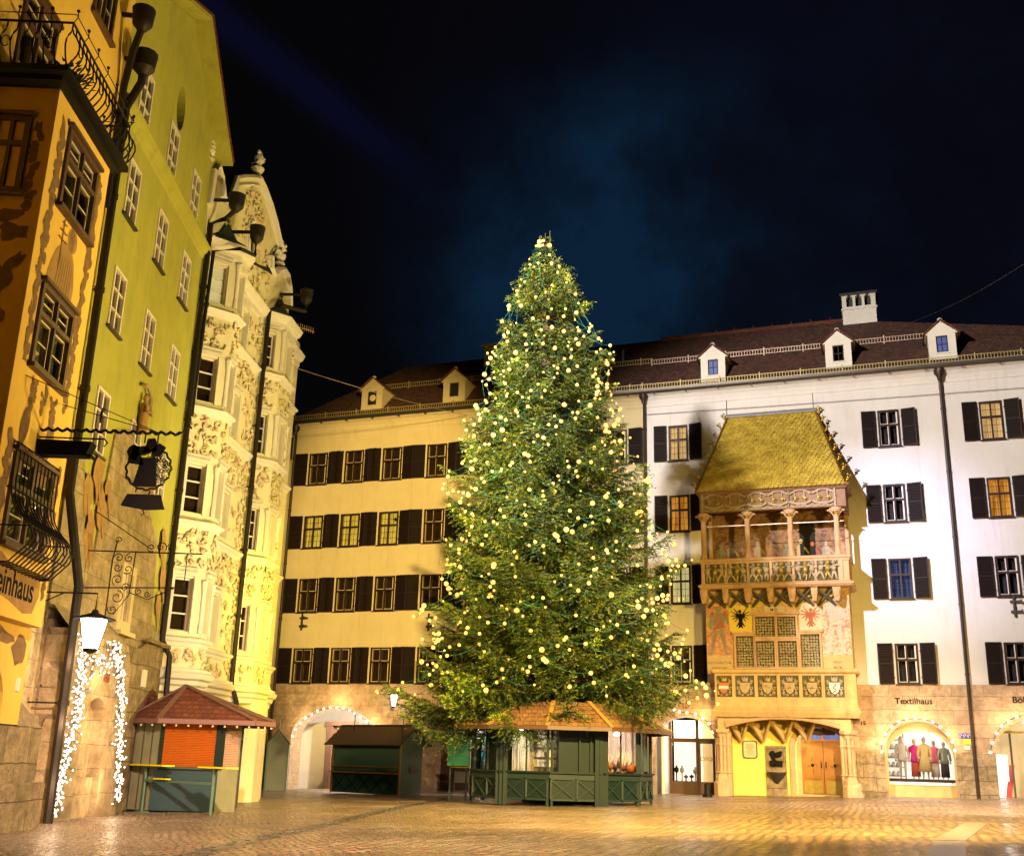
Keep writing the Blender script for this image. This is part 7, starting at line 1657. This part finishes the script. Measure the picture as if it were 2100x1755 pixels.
def drape(d0, d1, r, mt, name='drape', amp=.03, r2=None):
    mm = MB(); vs = []; n_ = 40
    for i in range(n_+1):
        d_ = d0+(d1-d0)*i/n_; rr_ = r+((r2 or r)-r)*i/n_+amp*math.sin(i*1.7)+amp*.5*math.sin(i*.63); vs += [kp(d_, rr_, zc_), kp(d_, rr_, ze_-.05)]
    mm.add(vs, [(2*i, 2*i+2, 2*i+3, 2*i+1) for i in range(n_)]); return mm.build(name, mt, KO, smooth=True, recalc=False)
drape(-38, -20, 2.25, W['drape']); drape(22, 72, 1.7, W['pinkback'], 'pink_backdrop', .02, 2.62); drape(-100, -52, 1.9, W['khaki'], 'backdrop', .02); drape(-22, 2, 2.1, W['khaki'], 'backdrop', .0)
m = MB(); m.box(-.35,.35,-.02,.02,0,1.0); m.T = None
o_ = m.build('green_side_board', mat('bright_green_board', (.01,.20,.04), .5), KO, loc=kp(-93, RB+.35, 1.0)); o_.rotation_euler = (0,0,math.radians(8))
m = MB(); m.beam((0,0,0),(0,0,1.0),.05); m.beam((.5,0,0),(.5,0,.95),.05); m.build('board_post', W['gwood'], KO, loc=kp(-93, RB+.6, 0))
# children's drawings pinned up: sheets with simple coloured shapes
for i in range(3):
    for j in range(4):
        d_ = -17.5+i*5.8; q = kp(d_, 2.16, zc_+.12+j*.27); nx = kp(d_, 3.)-kp(d_, 2.); rz_ = math.atan2(nx.x, -nx.y)
        if rr.random() < .12: continue
        mm = MB(); mm.box(-.115,.115,-.004,.004,0,.20); D_ = mm.build('drawing', W['whitetrim'], KO, loc=q, rz=rz_)
        mm = MB(); mt = rr.choice(['gmetal','mred','mblue','paint2']); 
        for k in range(3): mm.prism(blob(rr.uniform(-.07,.07), rr.uniform(.05,.15), .02, .03, 0, 6, .2, k), -.008, -.005)
        if rr.random() < .5: mm.prism([(-.04,.04),(.04,.04),(0,.15)], -.011, -.009)
        mm.build('crayon_shapes', W[mt], D_)
# nativity figure with hay
NV = thing('nativity_figure', 'praying nativity figure in white veil and turquoise cloak in the kiosk window', 'figure', tuple(KC+kp(-67, 2.35)+Vector((0,0,kg+zc_))), math.radians(12))
m = MB(); m.loft([ring(0,0,0,.20,.17), ring(0,0,.25,.17,.14), ring(0,0,.5,.13,.11), ring(0,0,.66,.16,.11), ring(0,0,.74,.10,.08), ring(0,0,.78,.045,.045), ring(0,-.01,.83,.06,.065), ring(0,-.01,.90,.07,.08), ring(0,0,.97,.055,.06), ring(0,0,1.0,.02,.02)])
for sg in (-1, 1): m.tube([(sg*.13,0,.68),(sg*.17,-.07,.52),(sg*.02,-.17,.60)], .04, 7, taper=[1.1,.9,.5]); m.tube([(sg*.012,-.17,.60),(sg*.012,-.20,.67)], .014, 5)
m.build('body', W['whitetrim'], NV, smooth=True)
m = MB(); m.loft([ring(0,.03,0,.23,.18), ring(0,.03,.3,.20,.15), ring(0,.035,.6,.17,.12), ring(0,.04,.78,.11,.09), ring(0,.04,.92,.09,.08), ring(0,.045,1.03,.04,.05)]); m.build('cloak', mat('turquoise_cloak', (.06,.36,.42), .8), NV, smooth=True)
m = MB(); rr = random.Random(8)
for k in range(90): a_ = rr.uniform(0,6.3); q = Vector((.25+rr.uniform(-.18,.18), -.05+rr.uniform(-.12,.12), .22+rr.uniform(0,.22))); m.beam(q, q+Vector((rr.uniform(-.12,.12),rr.uniform(-.08,.08),rr.uniform(-.02,.1))), .012)
m.build('hay', W['paint2'], NV)
m = MB(); m.lathe([(.10,0),(.2,.2),(.21,.24)], (.25,-.05,0), 8); m.build('manger', W['dwood'], NV)
# wooden ornaments on the counter behind the right panes
for i, (d_, r_, hgt_) in enumerate(((31,2.4,.42),(36,2.45,.5),(41.5,2.4,.46),(46,2.45,.52),(51,2.4,.38))):
    q = KC+kp(d_, r_)+Vector((0,0,kg+zc_)); ob = thing('wooden_ornament', ['carved root ornament nearest the dark post in the pink kiosk window','carved arch ornament second from the dark post in the pink kiosk window','carved root ornament at the middle of the pink kiosk window','tall twig ornament right of the middle in the pink kiosk window','squat carved ornament at the right of the pink kiosk window'][i], 'ornament', tuple(q), 0, 'carved ornaments in the kiosk window'); m = MB(); rr = random.Random(i)
    m.lathe([(.10,0),(.08,.05)], (0,0,0), 8)
    for k in range(6): a_ = rr.uniform(0,6.3); m.tube([(0,0,.03), (.08*math.cos(a_), .05*math.sin(a_), hgt_*.5), (.14*math.cos(a_+.6), .1*math.sin(a_+.6), hgt_*rr.uniform(.7,1.))], .018, 5, taper=[1.3,1,.5])
    m.ball((0,-.02,hgt_*.35), .09, 8, 6); m.build('carving', W['wood'] if i % 2 else W['dwood'], ob, smooth=True)
q = KC+kp(58, 2.45)+Vector((0,0,kg+zc_)); pk = thing('pumpkin', 'orange pumpkin shaped lantern on the kiosk counter', 'lantern', tuple(q)); m = MB()
m.lathe([(.03,0),(.13,.03),(.17,.12),(.14,.21),(.04,.25)], (0,0,0), 12); m.build('pumpkin_body', W['orange'], pk, smooth=True); m = MB(); m.tube([(0,0,.24),(.02,0,.31)], .02, 5); m.build('stalk', W['gwood'], pk)
for d_, r_ in ((-27, 2.5), (40, 2.55), (-70, 2.6)):
    mm = MB(); mm.lathe([(.03,0),(.09,-.04),(.09,-.09),(.02,-.12)], kp(d_, r_, ze_-.08), 8); mm.build('ceiling_lamp', W['lampglass'], KO, smooth=True)
# ------------------------------------------------------------------ the Christmas tree
TB = Vector((2.75, 35.0, .0)); TT = Vector((1.85, 35.0, 18.75))
RZt = np.array([2.0,2.6,3.3,5.0,7.5,10.,12.5,14.7,16.3,17.4,18.2,18.8]); RRt = np.array([3.2,4.1,4.35,4.0,3.5,3.0,2.45,1.85,1.25,.75,.38,.12])
def axis(z): return TB + (TT-TB)*((z-TB.z)/(TT.z-TB.z))
lump = RNG.uniform(0, 6.28, 12)
def crownR(z, az):
    r = np.interp(z, RZt, RRt)
    k = 1+.10*math.sin(3*az+lump[0]+z*.9)+.08*math.sin(5*az+lump[1]-z*1.7)+.07*math.sin(2*az+lump[2]+z*2.9)+.06*math.sin(9*az+z*4+lump[3])
    return r*k
tree = thing('christmas_tree', 'huge floodlit spruce covered in warm bulbs, standing in the middle of the square', 'tree', tuple(TB))
def grow():
    trunk = MB(); n = 14
    trunk.tube([axis(.1+18.5*i/n)-TB for i in range(n+1)], .34, 10, taper=[1-.93*i/n for i in range(n+1)]); trunk.build('trunk', mat('spruce_bark', (.13,.075,.04), .9, noise=(8,(.07,.04,.022),.3), bump=(20,.8,.03)), tree, smooth=True)
    limbs = MB(); tw_o = []; tw_d = []; tw_l = []; tw_s = []; tips = []
    z = 3.0; nb = 0
    while z < 18.4:
        R = float(np.interp(z, RZt, RRt)); cnt = 9 if z > 16 else (12 if z > 12 else (14 if z > 3.8 else 21))
        a0 = RNG.uniform(0, 6.28)
        for i in range(cnt):
            az = a0+6.283*i/cnt+RNG.uniform(-.2,.2); zt = z+RNG.uniform(-.18,.18); big = RNG.random() < .42; r = crownR(zt, az)*(RNG.uniform(.93,1.05) if big else RNG.uniform(.72,.92))
            if zt < 3.3 and not (math.cos(az) < -.30 or math.sin(az) > .5): continue
            if zt < 3.8 and math.cos(az) > .2 and math.sin(az) < 0: r *= .86
            if RNG.random() < .02: r *= 1.10
            base = np.array(axis(zt+.25*r*.6)); dirh = np.array([math.cos(az), math.sin(az), 0.]); side = np.array([-math.sin(az), math.cos(az), 0.])
            droop = (.42 if big else .28)*r*RNG.uniform(.7,1.25); up = .10*r
            if z > 15.5: droop *= -.4
            pts = []
            for k in range(7):
                t = k/6; pts.append(base+dirh*r*t+np.array([0,0,-droop*math.sin(t*1.9)+up*t**3*1.6])+side*.06*r*math.sin(3*t+i))
            pts = np.array(pts); limbs.tube([Vector(p)-TB for p in pts], .038*(.5+r/5), 4, taper=[1,.85,.7,.55,.4,.28,.12]); nb += 1
            tips.append(pts[-1]); ns = max(5, int(r/(.085 if big else .12)))
            for s in range(ns):
                t = .22+.78*(s+RNG.random())/ns if r > 1 else .05+.95*(s+RNG.random())/ns
                k = min(5, int(t*6)); f = t*6-k; p = pts[k]*(1-f)+pts[k+1]*f; tan = pts[k+1]-pts[k]; tan /= np.linalg.norm(tan)
                ln = ((.20 if big else .14)+(.74 if big else .5)*min(r,3.2)/3.2*math.sin(min(1., (1.06-t)*1.7)*1.57))*RNG.uniform(.65,1.15)
                for sg in (-1, 1):
                    an = RNG.uniform(.65,1.05); d = tan*math.cos(an)+side*sg*math.sin(an)+np.array([0,0,RNG.uniform(-.40,.06)]); d /= np.linalg.norm(d)
                    tw_o.append(p); tw_d.append(d); tw_l.append(ln); tw_s.append(RNG.integers(0, 3))
                if RNG.random() < .7:
                    d = tan*.5+np.array([0,0,-.75])+side*RNG.uniform(-.4,.4); d /= np.linalg.norm(d); tw_o.append(p); tw_d.append(d); tw_l.append(ln*.7); tw_s.append(RNG.integers(0, 3))
        z += .30 if z < 15 else .23
    # top leaders
    for q in range(3):
        p = np.array(TT)+np.array([q*.16-.1, 0, -.75]); 
        for s in range(10):
            for g in range(3): a = RNG.uniform(0,6.28); tw_o.append(p+np.array([0,0,.1*s])); tw_d.append(np.array([math.cos(a)*.8, math.sin(a)*.8, .55])); tw_l.append(.26*(1-s/14)); tw_s.append(1)
        limbs.tube([Vector(p)-TB, Vector(p+np.array([0,0,1.05+.1*q]))-TB], .012, 4)
    limbs.build('limbs', mat('spruce_limb', (.11,.065,.03), .9), tree)
    O = np.array(tw_o); D = np.array(tw_d); L = np.array(tw_l); SL = np.array(tw_s)
    print('branches', nb, 'twigs', len(O))
    reps = np.clip((L/.034).astype(int), 5, 24); idx = np.repeat(np.arange(len(O)), reps)
    first = np.concatenate([[0], np.cumsum(reps)[:-1]]); j = np.arange(len(idx))-first[idx]; t = (j+RNG.random(len(idx)))/reps[idx]
    d = D[idx]; sag = np.zeros_like(d); sag[:, 2] = -.22*L[idx]*t**2
    p = O[idx]+d*(L[idx]*t)[:, None]+sag
    rnd = RNG.normal(size=d.shape); perp = rnd-d*(rnd*d).sum(1)[:, None]; perp /= np.linalg.norm(perp, axis=1)[:, None]
    perp[:, 2] = perp[:, 2]*.45+.06; bd = d*.75+perp*.85; bd /= np.linalg.norm(bd, axis=1)[:, None]
    bl = RNG.uniform(.075,.135,len(idx))*(1-.35*t); wd = np.cross(bd, RNG.normal(size=d.shape)); wd /= np.linalg.norm(wd, axis=1)[:, None]; wd *= (RNG.uniform(.010,.020,len(idx)))[:, None]
    tb = np.array(TB)
    V = np.stack([p-wd-tb, p+wd-tb, p+bd*bl[:, None]+wd*.35-tb, p+bd*bl[:, None]-wd*.35-tb], 1).reshape(-1, 3)
    n = len(idx); me = bpy.data.meshes.new('crown'); me.vertices.add(4*n); me.vertices.foreach_set('co', V.ravel().astype(np.float32))
    me.loops.add(4*n); me.loops.foreach_set('vertex_index', np.arange(4*n, dtype=np.int32)); me.polygons.add(n)
    me.polygons.foreach_set('loop_start', np.arange(0, 4*n, 4, dtype=np.int32)); me.polygons.foreach_set('loop_total', np.full(n, 4, dtype=np.int32))
    for i, c in enumerate(((.045,.088,.005),(.110,.145,.008),(.010,.034,.007))):
        m = mat('spruce_needles', c, .55, noise=(1.4,tuple(x*.55 for x in c),.25)); me.materials.append(m)
    me.polygons.foreach_set('material_index', SL[idx].astype(np.int32)); me.update(); me.validate()
    o = bpy.data.objects.new('crown', me); COL.objects.link(o); o.parent = tree
    print('needles', n)
grow()
# light strings slung over the boughs
bp = MB(); bp.ball((0,0,0), .053, 8, 6); bproto = None
NS = 13; az0 = -PI/2 - math.radians(112); azs = math.radians(224)
strlab = ['first','second','third','fourth','fifth','sixth','seventh','eighth','ninth','tenth','eleventh','twelfth','thirteenth']
for s in range(NS):
    ac = az0+azs*(s+.5)/NS; rr = random.Random(50+s); nbul = 58
    root = thing('tree_light_string', 'string of warm bulbs on a teal cable, %s from the left edge of the tree' % strlab[s], 'light string', tuple(TB), 0, 'bulb strings hanging on the tree')
    P = []
    for k in range(nbul):
        t = (k+.3)/nbul; z = 18.9-15.5*(t**.80)+rr.uniform(-.12,.12); R = float(np.interp(z, RZt, RRt))
        a = ac+math.sin(k*.9+s*2.3)*azs/NS*.95+rr.uniform(-.05,.05)
        if z > 15: a = ac*1.0+rr.uniform(-.5,.5)
        r = crownR(z, a)*rr.uniform(.90,1.03)+.05; c = axis(z); P.append(Vector((c.x+r*math.cos(a), c.y+r*math.sin(a), z-.28*.30*r))-TB)
        if z > 15.5 and rr.random() < .45: P.pop()
    m = MB(); pts = []
    for a_, b_ in zip(P, P[1:]):
        for q in range(5): u = q/5; v = a_.lerp(b_, u); v.z -= .35*(a_-b_).length*u*(1-u); pts.append(v)
    pts.append(P[-1]); m.tube(pts, .007, 4); m.build('cable', W['cord'], root, recalc=False)
    for p in P:
        if bproto is None: bproto = bp.build('bulb', W['bulb'], root, smooth=True, loc=p)
        else: c = bproto.copy(); COL.objects.link(c); c.parent = root; c.location = p; k_ = rr.choice((.55,.7,.85,1.,1.,1.35))*rr.uniform(.9,1.1); c.scale = (k_, k_, k_)
# ------------------------------------------------------------------ lamps and added fills that light the square
def spot(name, loc, tgt, watt, col, deg, blend=.6, rad=.25):
    l = bpy.data.lights.new(name, 'SPOT'); l.energy = watt; l.color = col; l.spot_size = math.radians(deg); l.spot_blend = blend; l.shadow_soft_size = rad
    o = bpy.data.objects.new(name, l); COL.objects.link(o); o.location = loc; o.rotation_euler = (Vector(tgt)-Vector(loc)).to_track_quat('-Z', 'Y').to_euler(); return o
def lamp(name, loc, watt, col, rad=.1):
    l = bpy.data.lights.new(name, 'POINT'); l.energy = watt; l.color = col; l.shadow_soft_size = rad
    o = bpy.data.objects.new(name, l); COL.objects.link(o); o.location = loc; return o
SOD = (1., .66, .13); WRM = (1., .80, .42); WHT = (.93, .90, 1.)
spot('floodlight_white', (-6.0, 21, 20), (17, 45, 9), 60000, (1., .91, .83), 62, .5, .25)
spot('floodlight_lavender', (-5.8, 21.3, 19.5), (18.2, 46.6, 11.2), 60000, (.62, .60, 1.), 17, 1.)
o_ = spot('floodlight_sodium', (1, 9, 10), (-3.9, 53, 10.8), 155000, (1., .71, .24), 29, .7); o_.scale = (.66, 1, 1)
spot('floodlight_sodium', (16, 4, 6), (12.8, 48, 6.5), 52000, (1., .66, .13), 25, .9)
spot('floodlight_green_house', (7, 21, 4), (-8.1, 24.3, 9.5), 9500, (1., .76, .26), 80, .7)
spot('floodlight_ochre_house', (4, 16.5, 3), (-7, 17.3, 6), 2900, (1., .72, .28), 90, .7)
spot('floodlight_stucco', (-.5, 24.5, 1.2), (-7.3, 33.0, 10.0), 6000, (1., .80, .40), 66, .9)
spot('floodlight_stucco', (3, 28, 1.6), (-6.7, 36.6, 5.5), 13000, (1., .70, .04), 36, .9)
spot('added_ground_fill', (1, 7, 9), (-2, 20, 0), 34000, (1., .68, .46), 58, .9)  # this and the next two: unseen spots added to brighten the cobbles
spot('added_ground_fill', (7, 12, 11), (6, 27, 0), 95000, (1., .68, .20), 75, .9)
spot('added_ground_fill', (18, 24, 10), (15, 34, 0), 55000, (1., .72, .56), 80, .9)
# lamps within the arcades and lanterns
for u, d, z, w_ in ((-29.5, 2.0, 3.3, 2600), (-16.4, 1.8, 2.9, 200), (-22, 1.5, 2.6, 120), (-11.9, 1.4, 3.1, 500), (-2.05, 1.7, 3.35, 2000), (-2.05, .3, 2.8, 120), (2.3, 1.8, 3.4, 700), (-6.2, 1.0, 3.55, 260), (-8.5, .5, 3.2, 60)):
    q = MF.w(u, -d, z); lamp('arcade_lamp', q, w_, (1., .86, .70))
lamp('lantern_light', LP1+LF.n.to_3d()*.0+Vector((0,0,-.02)), 800, (1., .93, .85)); lamp('lantern_light', LP2, 420, (1., .90, .80))
for d_, r_, w_ in ((-27, 2.5, 90), (42, 2.5, 110), (-72, 2.55, 90)): q = KC+kp(d_, r_, 0)+Vector((0,0,kg+ze_-.35)); lamp('kiosk_lamp', q, w_, (1., .90, .74), .05)

for px_, py_, w_ in ((690,1440,150),(615,1480,60),(755,1480,60),(1882,1465,130),(1815,1510,60),(1950,1510,60),(2060,1475,90),(2110,1460,90),(1440,1465,60)):
    u, z = MF.at(px_, py_, .5); lamp('arch_bulb_glow', MF.w(u, .5, z), w_*.7, (1., .62, .30), .12)
for px_, py_ in ((155,1350),(140,1480),(110,1610),(236,1380),(237,1500),(235,1610)):
    u, z = LF.at(px_, py_, .85); lamp('fairy_glow', LF.w(u, .85, z), 34, (1., .62, .34), .12)

for i in range(56):   # the glow the bulbs give the needles round them
    z = 2.8+15.4*(i/56)**1.15; a = -PI/2+math.radians(-95+190*((i*.618) % 1)); r = float(np.interp(z, RZt, RRt))*1.04+.15; c = axis(z)
    lamp('tree_bulb_glow', (c.x+r*math.cos(a), c.y+r*math.sin(a), z-.1), 48, (1., .70, .12), .12)
